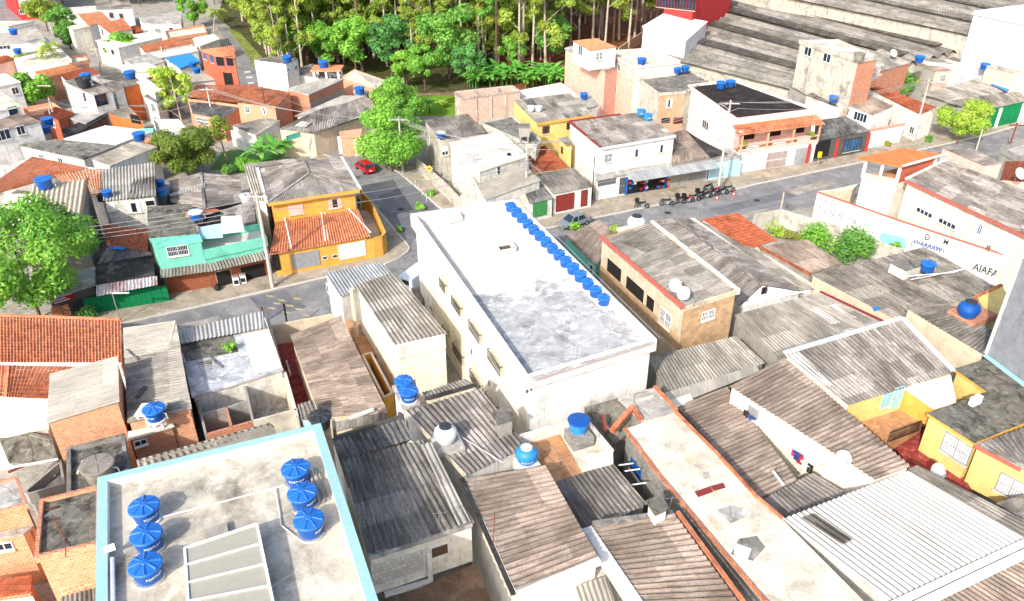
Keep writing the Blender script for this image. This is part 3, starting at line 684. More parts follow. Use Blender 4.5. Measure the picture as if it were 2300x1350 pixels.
# ---------------------------------------------------------------- people
def person(loc, rz, label, shirt='cloth_white', legs='cloth_blue', pose='stand'):
    t = thing('person', label, 'person', loc, rz)
    J = dict(pel=(0, 0, .93), sp=(0, .01, 1.2), ch=(0, 0, 1.42), nk=(0, .02, 1.52), hd=(0, .03, 1.63), ht=(0, .02, 1.74),
             ls=(-.19, 0, 1.42), le=(-.25, .02, 1.14), lw=(-.24, .14, .9), rs=(.19, 0, 1.42), re=(.26, -.02, 1.14), rw=(.25, .12, .9),
             lh=(-.1, 0, .88), lk=(-.11, .03, .48), la=(-.11, -.02, .08), lf=(-.12, .17, .04), rh=(.1, 0, .88), rk=(.12, .06, .48), ra=(.13, .02, .08), rf=(.14, .21, .04))
    if pose == 'bend':
        J.update(sp=(0, .1, 1.17), ch=(0, .26, 1.33), nk=(0, .36, 1.4), hd=(0, .45, 1.45), ht=(0, .54, 1.5), ls=(-.19, .26, 1.33), le=(-.24, .36, 1.06), lw=(-.16, .52, .9), rs=(.19, .26, 1.33), re=(.24, .38, 1.06), rw=(.17, .55, .9))
    E = [('pel', 'sp'), ('sp', 'ch'), ('ch', 'nk'), ('nk', 'hd'), ('hd', 'ht'), ('ch', 'ls'), ('ls', 'le'), ('le', 'lw'), ('ch', 'rs'), ('rs', 're'), ('re', 'rw'), ('pel', 'lh'), ('lh', 'lk'), ('lk', 'la'), ('la', 'lf'), ('pel', 'rh'), ('rh', 'rk'), ('rk', 'ra'), ('ra', 'rf')]
    R = dict(pel=.15, sp=.135, ch=.16, nk=.06, hd=.1, ht=.08, ls=.065, le=.048, lw=.038, rs=.065, re=.048, rw=.038, lh=.095, lk=.062, la=.045, lf=.04, rh=.095, rk=.062, ra=.045, rf=.04)
    fing = []
    for sd in ('l', 'r'):
        w = Vector(J[sd+'w']); e = Vector(J[sd+'e']); d = (w-e).normalized()
        J[sd+'p'] = tuple(w+d*.08); R[sd+'p'] = .036; E.append((sd+'w', sd+'p'))
        for k, (o, ln) in enumerate(((-.03, .07), (-.01, .085), (.01, .08), (.03, .06))):
            J[f'{sd}f{k}'] = tuple(w+d*(.09+ln)+Vector((o*.6, o, -.02))); R[f'{sd}f{k}'] = .009; E.append((sd+'p', f'{sd}f{k}'))
        J[sd+'t'] = tuple(w+d*.07+Vector((0, .06, 0))); R[sd+'t'] = .011; E.append((sd+'w', sd+'t'))
    K = list(J); me = bpy.data.meshes.new('person_body'); me.from_pydata([J[k] for k in K], [(K.index(a), K.index(b)) for a, b in E], [])
    ob = bpy.data.objects.new('body', me); C.objects.link(ob)
    sk = ob.modifiers.new('skin', 'SKIN'); sv = me.skin_vertices[0].data
    for i, k in enumerate(K): sv[i].radius = (R[k], R[k]*(.75 if k in ('ch', 'sp', 'pel') else 1)); sv[i].use_root = k == 'pel'
    sb = ob.modifiers.new('sub', 'SUBSURF'); sb.levels = 1; sb.render_levels = 1
    dg = bpy.context.evaluated_depsgraph_get(); m2 = bpy.data.meshes.new_from_object(ob.evaluated_get(dg)); ob.modifiers.clear(); ob.data = m2
    for m in ('skin', shirt, legs, 'rubber'): m2.materials.append(MATS[m])
    for p in m2.polygons:
        x, y, z = p.center; p.use_smooth = True
        bent = pose == 'bend'
        if z < .1: mi = 3
        elif z < .95 and abs(x) < .2 and y < .3: mi = 2
        elif z < (1.38 if bent else 1.5) and (abs(x) < .2 or z > 1.2) and not (bent and y > .38 and abs(x) < .12): mi = 1
        else: mi = 0
        p.material_index = mi
    ob.parent = t
    h = MB(); hc = J['hd']; ht_ = J['ht']; c = Vector(hc).lerp(Vector(ht_), .6); h.lathe([(0, .1), (.06, .085), (.1, .03), (.11, -.03), (.1, -.06)], c, 12); h.build('hair', 'cloth_dark', t, True, at=(0, 0, 0))
    return t
# ---------------------------------------------------------------- vegetation
def leafmat(name, col, col2, tr=.35):
    n = NT(name, .55, .3); c, d = lin(col), lin(col2)
    a = n.new('Attribute', attribute_name='rnd'); oi = n.new('ObjectInfo')
    k = n.mix(c, d, a.outputs['Fac']); k = n.mix(k, sc_(c, .7), n.mul(oi.outputs['Random'], .35))
    n.link(k, n.b.inputs['Base Color'])
    t = n.new('BsdfTranslucent'); n.link(n.mix(k, (1, 1, .35, 1), .25, 'MIX'), t.inputs[0]); m = n.new('MixShader'); m.inputs[0].default_value = tr
    n.link(n.b.outputs[0], m.inputs[1]); n.link(t.outputs[0], m.inputs[2]); n.link(m.outputs[0], n.n['Material Output'].inputs[0]); MATS[name] = n.m
leafmat('leaf_dkolive', '4a6a2a', '8a9a3e'); leafmat('leaf_bright', '549a36', 'a4d456'); leafmat('leaf_mid', '4c8c3c', '8cc054'); leafmat('leaf_euc', '729840', 'bccb54'); leafmat('leaf_dark', '42804a', '78b860')
leafmat('leaf_olive', '6c8a36', 'b4c04e'); leafmat('leaf_lime', '86b23a', 'c8da5c'); leafmat('leaf_banana', '4a9a34', '8cc860', .4); leafmat('leaf_yellow', '7a8a30', 'b8b048')
def leaf_cloud(centers, radii, n, size, name, mat, parent, aspect=.55, seed=1, flat=.75, shell=.55):
    rg = np.random.default_rng(seed); cs = np.array(centers, float); rs = np.array(radii, float)
    w = rs**2; idx = rg.choice(len(cs), n, p=w/w.sum())
    d = rg.normal(size=(n, 3)); d /= np.linalg.norm(d, axis=1)[:, None]
    rr = (shell+(1-shell)*rg.random(n))**.7*(.78+.3*rg.random(n)); d2 = d*np.array([1, 1, flat])
    p = cs[idx]+d2*(rs[idx]*rr)[:, None]
    nn = d+rg.normal(size=(n, 3))*.55+np.array([0, 0, .45]); nn /= np.linalg.norm(nn, axis=1)[:, None]
    t = rg.normal(size=(n, 3)); t -= nn*(t*nn).sum(1)[:, None]; t /= np.linalg.norm(t, axis=1)[:, None]; b = np.cross(nn, t)
    s = size*(.55+.9*rg.random(n)); t *= s[:, None]; b *= (s*aspect)[:, None]
    V = np.stack([p-t, p-b*.9+t*.1, p+t, p+b*.9+t*.1], 1).reshape(-1, 3)
    me = bpy.data.meshes.new(name); me.vertices.add(4*n); me.loops.add(4*n); me.polygons.add(n)
    me.vertices.foreach_set('co', V.ravel()); me.loops.foreach_set('vertex_index', np.arange(4*n)); me.polygons.foreach_set('loop_start', np.arange(n)*4); me.polygons.foreach_set('loop_total', np.full(n, 4))
    at = me.attributes.new('rnd', 'FLOAT', 'FACE'); cl = rg.random(len(cs)); at.data.foreach_set('value', np.clip(rg.random(n)*.65+cl[idx]*.35, 0, 1).astype(np.float32))
    me.update(calc_edges=True); me.materials.append(MATS[mat]); o = bpy.data.objects.new(name, me); C.objects.link(o); o.parent = parent; return o
def make_tree(label, name, H, trunk_h, crown_r, leaf, n, size, bark='bark', kind='round', seed=1, cat='tree', group=None, tr=.18):
    rg = random.Random(seed); r = thing(name, label, cat, group=group); tk = MB(); cs, rs = [], []
    lx, ly = rg.uniform(-.5, .5), rg.uniform(-.5, .5)
    def at(z): k = z/H; return Vector((lx*k*1.5, ly*k*1.5, z))
    segs = 6; top = H*(.93 if kind == 'euc' else .75)
    for i in range(segs): a, b = top*i/segs, top*(i+1)/segs; tk.tube(at(a), at(b), tr*(1-i/segs*.8), tr*(1-(i+1)/segs*.8), 8, 0, i == segs-1)
    if kind == 'euc':
        for k in range(9):
            z = trunk_h+(H-trunk_h)*(k+rg.random())/9; a = rg.random()*math.tau; L = crown_r*(.45+.65*rg.random())*(1.1-.55*(z-trunk_h)/(H-trunk_h)); p = at(z*.94-L*.5 if z*.94-L*.5 > 1 else 1); q = at(z)+Vector((math.cos(a)*L, math.sin(a)*L, .3)); tk.tube(p, q, tr*.32, tr*.08, 5)
            for j in range(3): cs.append(q+Vector((rg.uniform(-1, 1), rg.uniform(-1, 1), rg.uniform(-.7, .9)))*crown_r*.32); rs.append(crown_r*rg.uniform(.2, .36))
        cs.append(at(H)); rs.append(crown_r*.35)
    else:
        cz = trunk_h+(H-trunk_h)*.5; nb = 17 if kind == 'round' else 36
        for k in range(nb):
            u = rg.random()*2-1; a = k*2.4+rg.random(); rad_ = math.sqrt(1-u*u); q = at(cz)+Vector((math.cos(a)*rad_*crown_r*.76, math.sin(a)*rad_*crown_r*.76, u*(H-trunk_h)*.36)); rr = crown_r*rg.uniform(.15, .3) if kind == "wide" else crown_r*rg.uniform(.24, .44); cs.append(q); rs.append(rr)
            if k % 2 == 0: tk.tube(at(min(top, trunk_h*(.75+.5*rg.random()))), q, tr*.38, tr*.1, 5)
        cs.append(at(cz)); rs.append(crown_r*.4)
    tk.build('trunk', bark, r, at=(0, 0, 0))
    leaf_cloud(cs, rs, n, size, 'crown', leaf, r, seed=seed)
    return r
def make_banana(label, seed=1, H=3.0, leaves=11, group=None, mat='leaf_banana', name='banana_plant'):
    rg = random.Random(seed); r = thing(name, label, 'plant', group=group); tk = MB(); tk.tube((0, 0, 0), (0, 0, H*.5), .13, .08, 8); tk.build('stem', 'leaf_mid', r)
    V, Fc, rn = [], [], []
    for k in range(leaves):
        a = k*2.4+rg.random(); L = H*rg.uniform(.55, .85); el = rg.uniform(.5, 1.25); u = Vector((math.cos(a), math.sin(a), 0)); w = Vector((-u.y, u.x, 0)); n = 8; p = Vector((0, 0, H*.48))
        i0 = len(V)
        for j in range(n+1):
            t = j/n; e = el-1.5*t; wd_ = .28*math.sin(math.pi*min(1, t*.9+.1))**.6*H/3
            V += [tuple(p-w*wd_+Vector((0, 0, -.06))), tuple(p), tuple(p+w*wd_+Vector((0, 0, -.06)))]; p = p+(u*math.cos(e)+Vector((0, 0, math.sin(e))))*L/n
        for j in range(n):
            q = i0+3*j; Fc += [(q, q+1, q+4, q+3), (q+1, q+2, q+5, q+4)]; rn += [rg.random()]*2
    me = bpy.data.meshes.new('fronds'); me.from_pydata(V, [], Fc); at = me.attributes.new('rnd', 'FLOAT', 'FACE'); at.data.foreach_set('value', rn); me.materials.append(MATS[mat]); o = bpy.data.objects.new('fronds', me); C.objects.link(o); o.parent = r
    return r
def bush(loc, label, r=.8, leaf='leaf_bright', n=500, size=.12, seed=3, name='bush', group=None, flat=.75, k=6):
    t = thing(name, label, 'shrub', loc, group=group); rg = random.Random(seed); cs = [(rg.uniform(-.5, .5)*r, rg.uniform(-.5, .5)*r, r*flat*rg.uniform(.4, 1.0)) for _ in range(k)]; rs = [r*rg.uniform(.35, .6) for _ in range(k)]
    leaf_cloud(cs, rs, n, size, 'foliage', leaf, t, seed=seed, flat=flat)
    m = MB()
    for q in cs[:4]: m.tube((0, 0, 0), q, .04, .015, 5)
    m.build('stem', 'bark_brown', t, at=(0, 0, 0)); return t
# ---------------------------------------------------------------- the setting: ground, roads, pavements
mb = MB(); mb.face([(-900, -60, -.02), (900, -60, -.02), (900, 1500, -.02), (-900, 1500, -.02)]); structure('ground', mb, 'concrete')
ground_patch('road', '', [(120,800),(200,745),(270,728),(460,686),(599,654),(715,627),(864,596),(917,567),(918,552),(889,518),(839,459),(795,405),(750,360),(700,330),(760,322),(808,340),(842,362),(892,387),(926,415),(982,465),(1080,520),(1231,513),(1346,488),(1427,471),(1629,431),(1700,414),(1927,367),(2073,336),(2210,305),(2310,276),(2450,235),(2450,310),(2310,352),(2110,400),(1830,462),(1700,490),(1600,505),(1380,560),(1180,625),(1000,670),(760,730),(600,770),(300,850),(180,870)], 'asphalt', .004)
ground_patch('road', '', [(486,60),(505,60),(530,90),(560,130),(590,180),(560,235),(545,240),(535,160),(520,110)], 'asphalt', .006)
ground_patch('pavement', '', [(100,760),(270,726),(460,684),(599,652),(715,625),(864,593),(915,565),(916,552),(887,518),(837,459),(793,405),(740,352),(690,330),(660,345),(740,420),(800,520),(820,560),(700,590),(560,600),(300,660),(100,700)], 'pavement', .13)
ground_patch('pavement', '', [(762,318),(810,338),(844,360),(894,385),(928,413),(984,463),(1082,518),(1231,511),(1346,486),(1427,469),(1629,429),(1700,412),(1927,365),(2073,334),(2210,303),(2310,274),(2310,240),(2150,280),(2000,310),(1650,390),(1420,420),(1180,480),(1100,480),(1000,420),(930,370),(860,330),(800,310)], 'pavement', .13)
ground_patch('lawn', '', [(470,380),(500,340),(600,330),(640,350),(560,390)], 'leaf_mid', .02)
ground_patch('lawn', '', [(880,215),(1030,215),(1030,260),(860,260)], 'leaf_lime', .02)
ground_patch('dirt_ground', '', [(760,60),(900,25),(1200,-20),(1120,100),(1090,213),(1030,212),(880,215),(760,190)], 'forest_floor', .012)
ground_patch('dirt_ground', '', [(1200,-20),(1500,-60),(1560,40),(1400,170),(1270,215),(1090,213),(1120,100)], 'red_earth', .012)
ground_patch('road', '', [(-60,20),(0,-20),(60,40),(95,62),(40,75),(-60,60)], 'asphalt', .012)
ground_patch('lawn', '', [(488,40),(500,0),(640,-25),(1000,-40),(900,25),(762,62),(762,192),(640,190),(560,120),(515,60)], 'forest_floor', .012)
ground_patch('lawn', '', [(505,60),(540,75),(590,130),(622,182),(590,178),(548,112),(512,66)], 'grass_verge', .03)
ground_patch('dirt_ground', '', [(845,215),(1030,205),(1035,230),(850,240)], 'dirt', .02)
def kerb(pts):
    P = [W(x, y, .07) for x, y in pts]; mb = MB()
    for a, b in zip(P, P[1:]): mb.bar(a, b, .16, .16)
    structure('kerb', mb, 'kerb_stone')
kerb([(100,761),(270,727),(460,685),(599,653),(715,626),(864,594),(895,580),(915,566),(919,558),(916,551),(888,518),(838,459),(794,405),(741,352),(691,330)])
kerb([(762,319),(810,339),(844,361),(894,386),(928,414),(984,464),(1082,519),(1231,512),(1346,487),(1427,470),(1629,430),(1700,413),(1927,366),(2073,335),(2210,304),(2310,275)])
# patched asphalt and painted lines
ground_patch('road_patch', '', [(905,420),(930,412),(985,470),(920,552),(905,520),(850,440)], 'asphalt_new', .010)
ground_patch('road_patch', '', [(560,668),(640,650),(690,690),(600,715)], 'asphalt_new', .010)
ground_patch('road_patch', '', [(1590,470),(1760,430),(1790,440),(1640,476)], 'asphalt_new', .010)
for k, (x, y) in enumerate([(596,663),(611,679),(600,690),(622,672),(640,684),(660,692),(632,699),(656,668),(676,706)]):
    ground_patch('road_line', '', [(x,y),(x+16,y+1),(x+22,y+5),(x+6,y+4)], 'line_yellow', .014)
for x, y in ((548,160),(552,172),(556,185)): ground_patch('road_line', '', [(x,y),(x+14,y-1),(x+16,y+3),(x+2,y+4)], 'line_white', .014)
# ================================================================ FOREGROUND
h = House('apartment_building', 'large flat-roofed building with pale blue parapet and six blue tanks on its stained deck', Q('', (218,1072,12),(720,950,12),(902,1510,12),(212,1510,12)), 'cream_wall', 'building')
h.flat('deck_big', .5, .5, 'cyan_trim', 'white_wall')
GA = 'blue tanks on the pale blue parapet roof'
for px, py, lb, rz in ((322,1135,'rearmost of the left three blue tanks on the pale blue parapet roof',.9),(327,1198,'middle of the left three blue tanks on the pale blue parapet roof',.75),(325,1266,'front one of the left three blue tanks on the pale blue parapet roof',.95),
        (663,1050,'rearmost of the right three blue tanks on the pale blue parapet roof',.25),(678,1104,'middle of the right three blue tanks on the pale blue parapet roof',1.2),(693,1165,'front one of the right three blue tanks on the pale blue parapet roof',1.3)):
    r = ltank(px, py, 11.62, lb, 'text', 1.5, rz, GA); mb = MB(); mb.lathe([(.56, -.11), (.56, .02), (0, .02)], n=28); mb.build('base_ring', 'white_paint', r, at=(0, 0, 0))
# raised skylight with glazing bars
t = thing('skylight', 'long white framed translucent skylight sloping over the big flat deck', 'skylight', W(500,1290,11.5), local=False)
P = Q('', (415,1232,12.5),(577,1178,12.5),(640,1480,12.3),(432,1490,12.3)); mb = MB(); mb.face(P[::-1]); mb.build('glazing', 'clear_panel', t)
mb = MB()
for i in range(4): mb.bar(P[i], P[(i+1)%4], .12, .14)
for k in range(1, 6): mb.bar(P[0].lerp(P[3], k/6)+Vector((0,0,.05)), P[1].lerp(P[2], k/6)+Vector((0,0,.05)), .07, .08)
mb.build('frame', 'white_paint', t); mb = MB()
for i in range(4): a, b = P[i], P[(i+1)%4]; g = Vector((0,0,-.9)); mb.face([a+g, b+g, b, a])
mb.build('skirt', 'white_wall', t)
slabobj('roof_hatch', 'small grey twin hatch behind the white framed skylight', '', [(458,1190,11.8),(508,1172,11.8),(514,1196,11.8),(461,1214,11.8)], 'fibre_pale', 'hatch', .25)
def pipe(name, label, pts, r=.045, mat='white_paint', cat='pipe'):
    mb = MB(); P = [W(x, y, z) for x, y, z in pts]; mb.path(P, r, 8); return tag(mb.build(name, mat, None, at=P[0]), label, cat)
pipe('water_pipe', 'white water pipe running across the big flat deck between the tanks', [(362,1162,11.6),(500,1127,11.6),(640,1090,11.6)])
pipe('water_pipe', 'thin white pipe along the front of the right three tanks', [(618,1095,11.6),(632,1180,11.6),(664,1205,11.6)], .035)
pipe('drain_pipe', 'fat white drain pipe lying by the left parapet of the big flat deck', [(252,1255,11.8),(254,1420,11.8)], .12)
t = thing('floodlight', 'white floodlight fixed to the left pale blue parapet', 'floodlight', W(248,1238,12)); m = MB(); m.box((0,0,.2), (.5,.18,.3), .5); m.build('lamp_head', 'white_paint', t); m = MB(); m.box((.1,.1,.05), (.08,.08,.2)); m.build('bracket', 'grey_paint', t)
mb = MB(); mb.corr(*Q('', (693,1058,11.75),(712,1048,11.75),(740,1122,11.6),(714,1134,11.6)), pitch=.2, amp=.03); tag(mb.build('scrap_sheet', 'fibre_pale', None, at=W(700,1060,11.6)), 'loose corrugated sheet lying beside the right three blue tanks', 'sheet')
# dark corrugated house
h = House('house', 'two storey house with dark corrugated roof and white veranda next to the pale blue parapet', Q('', (741,986,8.7),(903,939,8.7),(927,986,8.25),(948,988,8.25),(1066,1173,7.6),(827,1250,7.6)), 'cream_wall', base=4.3)
P = h.P; h.corr('fibre_black', Q('', (741,986,8.7),(903,939,8.7),(928,986,8.25),(768,1033,8.25)), pitch=.22, amp=.035)
h.corr('fibre_dark', Q('', (768,1033,8.2),(948,987,8.2),(1066,1173,7.6),(827,1250,7.6)), pitch=.22, amp=.035)
mb = MB(); mb.corr(*Q('', (946,1000,8.24),(968,992,8.24),(1058,1172,7.68),(1030,1182,7.68)), pitch=.22, amp=.035); h.part('painted_sheets', mb, 'fibre_pale')
a, b, d, n = h.edge(4)
h.bar('fascia', a+n*.16+Vector((0,0,-.14)), b+n*.16+Vector((0,0,-.14)), .12, .28, 'deck_grey')
c = on_wall(a, b, 895, 1275); opening(h, c, d, n, 3.0, 1.7, 'plain', 'white_paint', 'bath_tile', 'tiled veranda recess')
c = on_wall(a, b, 985, 1237); opening(h, c, d, n, 1.1, .8, 'plain', 'white_paint', 'brown_stain', 'open window niche with shoes on its sill')
for x in (958, 966): pass
h.bar('column', on_wall(a, b, 962, 1232)+n*.18, on_wall(a, b, 968, 1345)+n*.18, .26, .26, 'white_wall')
h.bar('floor_beam', on_wall(a, b, 862, 1330)+n*.2, on_wall(a, b, 962, 1300)+n*.2, .3, .2, 'white_wall')
slabobj('courtyard_floor', 'brown tiled courtyard floor below the white veranda', 'v2', [(700,1500,4.3),(1660,1080,4.3),(1900,1600,4.3),(900,1800,4.3)], 'dirt', 'floor')['kind'] = 'structure'
# right neighbour with gutter
h = hs('white house with grey ribbed roof and dark gutter right of the courtyard', '', [(1045,1075,7.4),(1162,1335,7.4),(1347,1258,8.1),(1225,1045,8.1)], 'white_wall', 'corr', 'fibre_brown', rk=dict(pitch=.24, amp=.04))
P = h.P; h.bar('gutter', P[0]+Vector((-.2,0,0)), P[1]+Vector((-.2,0,0)), .26, .16, 'deck_dark')
h.bar('verge', P[1]+Vector((0,-.1,.05)), P[2]+Vector((0,-.1,.05)), .35, .3, 'white_wall')
a, b, d, n = h.edge(0)
for k in range(9): q = a.lerp(b, .35+k*.07); q.z = 6.2; h.bar('louvre', q+n*.05-Vector((0,0,.7)), q+n*.05+Vector((0,0,.55)), .1, .1, 'beige_wall')
h = hs('low white annexe with a small cream ribbed roof in front', 'v3', [(180,1320,6.3),(830,1090,6.3),(1000,1700,6.3),(180,1900,6.3)], 'white_wall', 'slab', 'deck_white')
mb = MB(); mb.corr(*Q('v3', (610,1245,6.8),(830,1175,6.8),(900,1400,6.6),(690,1480,6.6)), pitch=.2, amp=.03); h.part('skylight', mb, 'fibre_pale')
h = hs('house with brown ribbed roof and broad white side wall at the front edge', 'v3', [(745,830,7.2),(1200,1500,7.2),(1900,1500,7.6),(1330,715,7.6)], 'white_wall', 'corr', 'fibre_brown', rk=dict(pitch=.24, amp=.042))
P = h.P; h.bar('side_parapet', P[0]+Vector((-.35,0,-.2)), P[1]+Vector((-.35,0,-.2)), .6, .7, 'white_wall'); h.bar('rear_parapet', P[0]+Vector((0,.15,.05)), P[3]+Vector((0,.15,-.3)), .4, .5, 'deck_dirty')
h.bar('coping', P[3]+Vector((.2,0,.1)), P[2]+Vector((.2,0,.1)), .22, .16, 'tile_orange')
h = hs('white chimney block with mossy top behind the brown ribbed roof', 'v3', [(1128,620,8.6),(1225,582,8.6),(1303,675,8.6),(1195,722,8.6)], 'old_white_wall', 'slab', 'deck_moss', 'chimney_block', cat='chimney', base=7.0)
h = hs('low house with dark striped corrugated roof between the tiled terrace and chimney block', 'v3', [(470,490,6.5),(890,355,6.5),(1135,650,6.1),(725,850,6.1)], 'grey_wall', 'corr', 'fibre_dark', rk=dict(pitch=.2, amp=.035))
for k, y in enumerate((370, 412, 512)):
    p = W(*T('v3', 930+k*45, y), 6.0); mb = MB(); mb.tube(p, p+Vector((1.0, .2, 0)), .05); tag(mb.build('vent_pipe', 'tank_white', None, at=p), ('rear', 'middle', 'front')[k]+' white pipe stub sticking out beside the dark striped roof', 'pipe')
# tiled terrace
h = hs('house whose roof is a terrace of terracotta tiles with stained white parapets', 'v3', [(215,185,6.3),(560,75,6.3),(700,60,6.3),(890,300,6.3),(890,355,6.3),(470,490,6.3),(330,395,6.3)], 'white_wall', 'slab', 'deck_cream')
mb = MB(); P = Q('v3', (255,205,6.33),(500,130,6.33),(670,430,6.33),(470,488,6.33),(345,395,6.33)); mb.face(P[::-1]); h.part('tile_floor', mb, 'patio_tile')
mb = MB()
for q in ([(390,165),(620,430)], [(320,190),(560,455)], [(330,300),(570,215)], [(440,420),(640,350)], [(400,360),(600,290)]): a, b = Q('v3', *[(x, y, 6.335) for x, y in q]); mb.bar(a, b, .03, .012)
h.part('tile_joint', mb, 'deck_dirty')
wall_thing('parapet_wall', 'stained white parapet at the back of the tiled terrace', 'v3', [(200,160,7.1),(570,55,7.1)], .8, .25, 'old_white_wall')
wall_thing('parapet_wall', 'black spotted white parapet on the right of the tiled terrace', 'v3', [(690,30,7.0),(885,262,7.0)], .8, .25, 'old_white_wall')
h = hs('white stepped block at the front corner of the tiled terrace', 'v3', [(700,310,7.0),(885,255,7.0),(892,345,6.9),(705,400,6.5)], 'white_wall', 'slab', 'deck_white', 'parapet_block', cat='wall', base=6.0)
ltank(1300, 941, 7.1, 'lidded pale blue water tank on a block plinth beside the tiled terrace', 'sky', 1.5, 0); p = W(1300,985,6.6); plinth('tank_plinth', 'grey block plinth under the pale blue terrace tank', (p.x,p.y,6.3), 1.5, 1.5, .8, 'grey_block', .4)
ltank(1183, 1012, 6.9, 'domed pale blue water tank with grey lid on the ridge by the tiled terrace', 'onionblue', 1.45, 0.1); p = W(1183,1050,6.4); plinth('tank_plinth', 'white block plinth under the domed pale blue tank', (p.x,p.y,6.1), 1.4, 1.2, .8, 'white_wall', .4)
# centre roofs left of terrace
h = House('house', 'house with grey ribbed roof below the balconies of the white apartment block', Q('', (908,924,7.5),(1078,872,7.5),(1184,1004,7.2),(1045,1070,7.2)), 'old_white_wall'); h.corr('fibre', pitch=.24, amp=.04)
p = h.P; h.bar('verge', p[0]+Vector((0,0,.03)), p[3]+Vector((0,0,.03)), .25, .1, 'beige_wall')
h2 = hs('narrow house with pale ribbed roof strip right in front of the white house', 'u4', [(1280,648,7.5),(1590,548,7.5),(1675,598,7.5),(1302,702,7.5)], 'cream_wall', 'corr', 'fibre_light')
h2.bar('ridge_cap', h2.P[3]+Vector((0,0,.1)), h2.P[2]+Vector((0,0,.1)), .22, .2, 'deck_dark')
ltank(1000, 965, 7.7, 'white domed water tank with dark lid on a concrete pad', 'onionwhite', 1.5, 0); p = W(1005,1000,7.4); plinth('tank_pad', 'square concrete pad under the white domed tank', (p.x,p.y,7.3), 1.9, 1.7, .35, 'deck_grey', .35)
hs('square cement box with mossy top standing by the lowest white balcony', '', [(1106,922,8.7),(1145,912,8.7),(1156,938,8.7),(1117,951,8.7)], 'grey_wall', 'slab', 'deck_moss', 'cement_box', cat='cement tank', base=7.0)
h = hs('white pier carrying two blue tanks behind the grey ribbed roof', '', [(880,866,7.6),(932,852,7.6),(944,905,7.6),(906,922,7.6)], 'white_wall', 'slab', 'deck_grey', 'tank_pier', cat='pier')
ltank(906, 853, 7.7, 'rear blue water tank on the white pier, nearer the white house', 'blue', 1.3, .4); ltank(917, 876, 7.62, 'front blue lettered water tank on the white pier', 'text', 1.35, .25)
ltank(718, 933, 8.2, 'dark grey water tank at the back corner of the pale blue parapet', 'dark', 1.5, 0)
pipe('roof_pipe', 'thin white pipe slanting over the grey ribbed roof from the white domed tank', [(1035,980,7.5),(1130,1040,7.5)], .025)
# grey slab with broken bricks
h = hs('flat grey concrete roof at the foot of the white apartment block', 'u5', [(930,625,7.0),(1190,545,7.0),(1350,718,7.0),(1105,797,7.0)], 'grey_block', 'slab', 'deck_grey')
h.bar('coping', h.P[1]+Vector((0,0,.08)), h.P[2]+Vector((0,0,.08)), .25, .15, 'tile_orange')
h = hs('weathered concrete stair and junk corner left of the flat grey roof', 'u5', [(690,690,6.6),(930,622,6.9),(1100,795,6.2),(900,960,4.9),(745,760,5.6)], 'grey_block', 'slab', 'deck_moss', 'stair_block', cat='stairs')
def beam(label, t, p, q, w=.25, mat='tile_old', name='brick_beam', cat='beam'):
    a, b = Q(t, p, q); mb = MB(); mb.bar(a, b, w, w); return tag(mb.build(name, mat, None, at=a), label, cat)
beam('long orange tiled beam leaning over the junk corner', 'u5', (1035,690,7.2),(880,865,6.6), .35, 'tile_orange'); beam('short orange tiled beam at the edge of the flat grey roof', 'u5', (1035,690,7.2),(1095,785,7.0), .3, 'tile_orange'); beam('red plank leaning in the junk corner', 'u5', (815,745,6.9),(840,860,6.3), .18, 'rust_paint', 'plank', 'plank')
for k in range(3): p = W(*T('u5', 885+k*22, 890-k*14), 6.0); mb = MB(); mb.lathe([(0,0),(.16,0),(.19,.42),(.0,.42)], n=14); tag(mb.build('paint_bucket', 'tank_white', None, at=p), ('left', 'middle', 'right')[k]+' white bucket of the three in the junk corner', 'bucket')
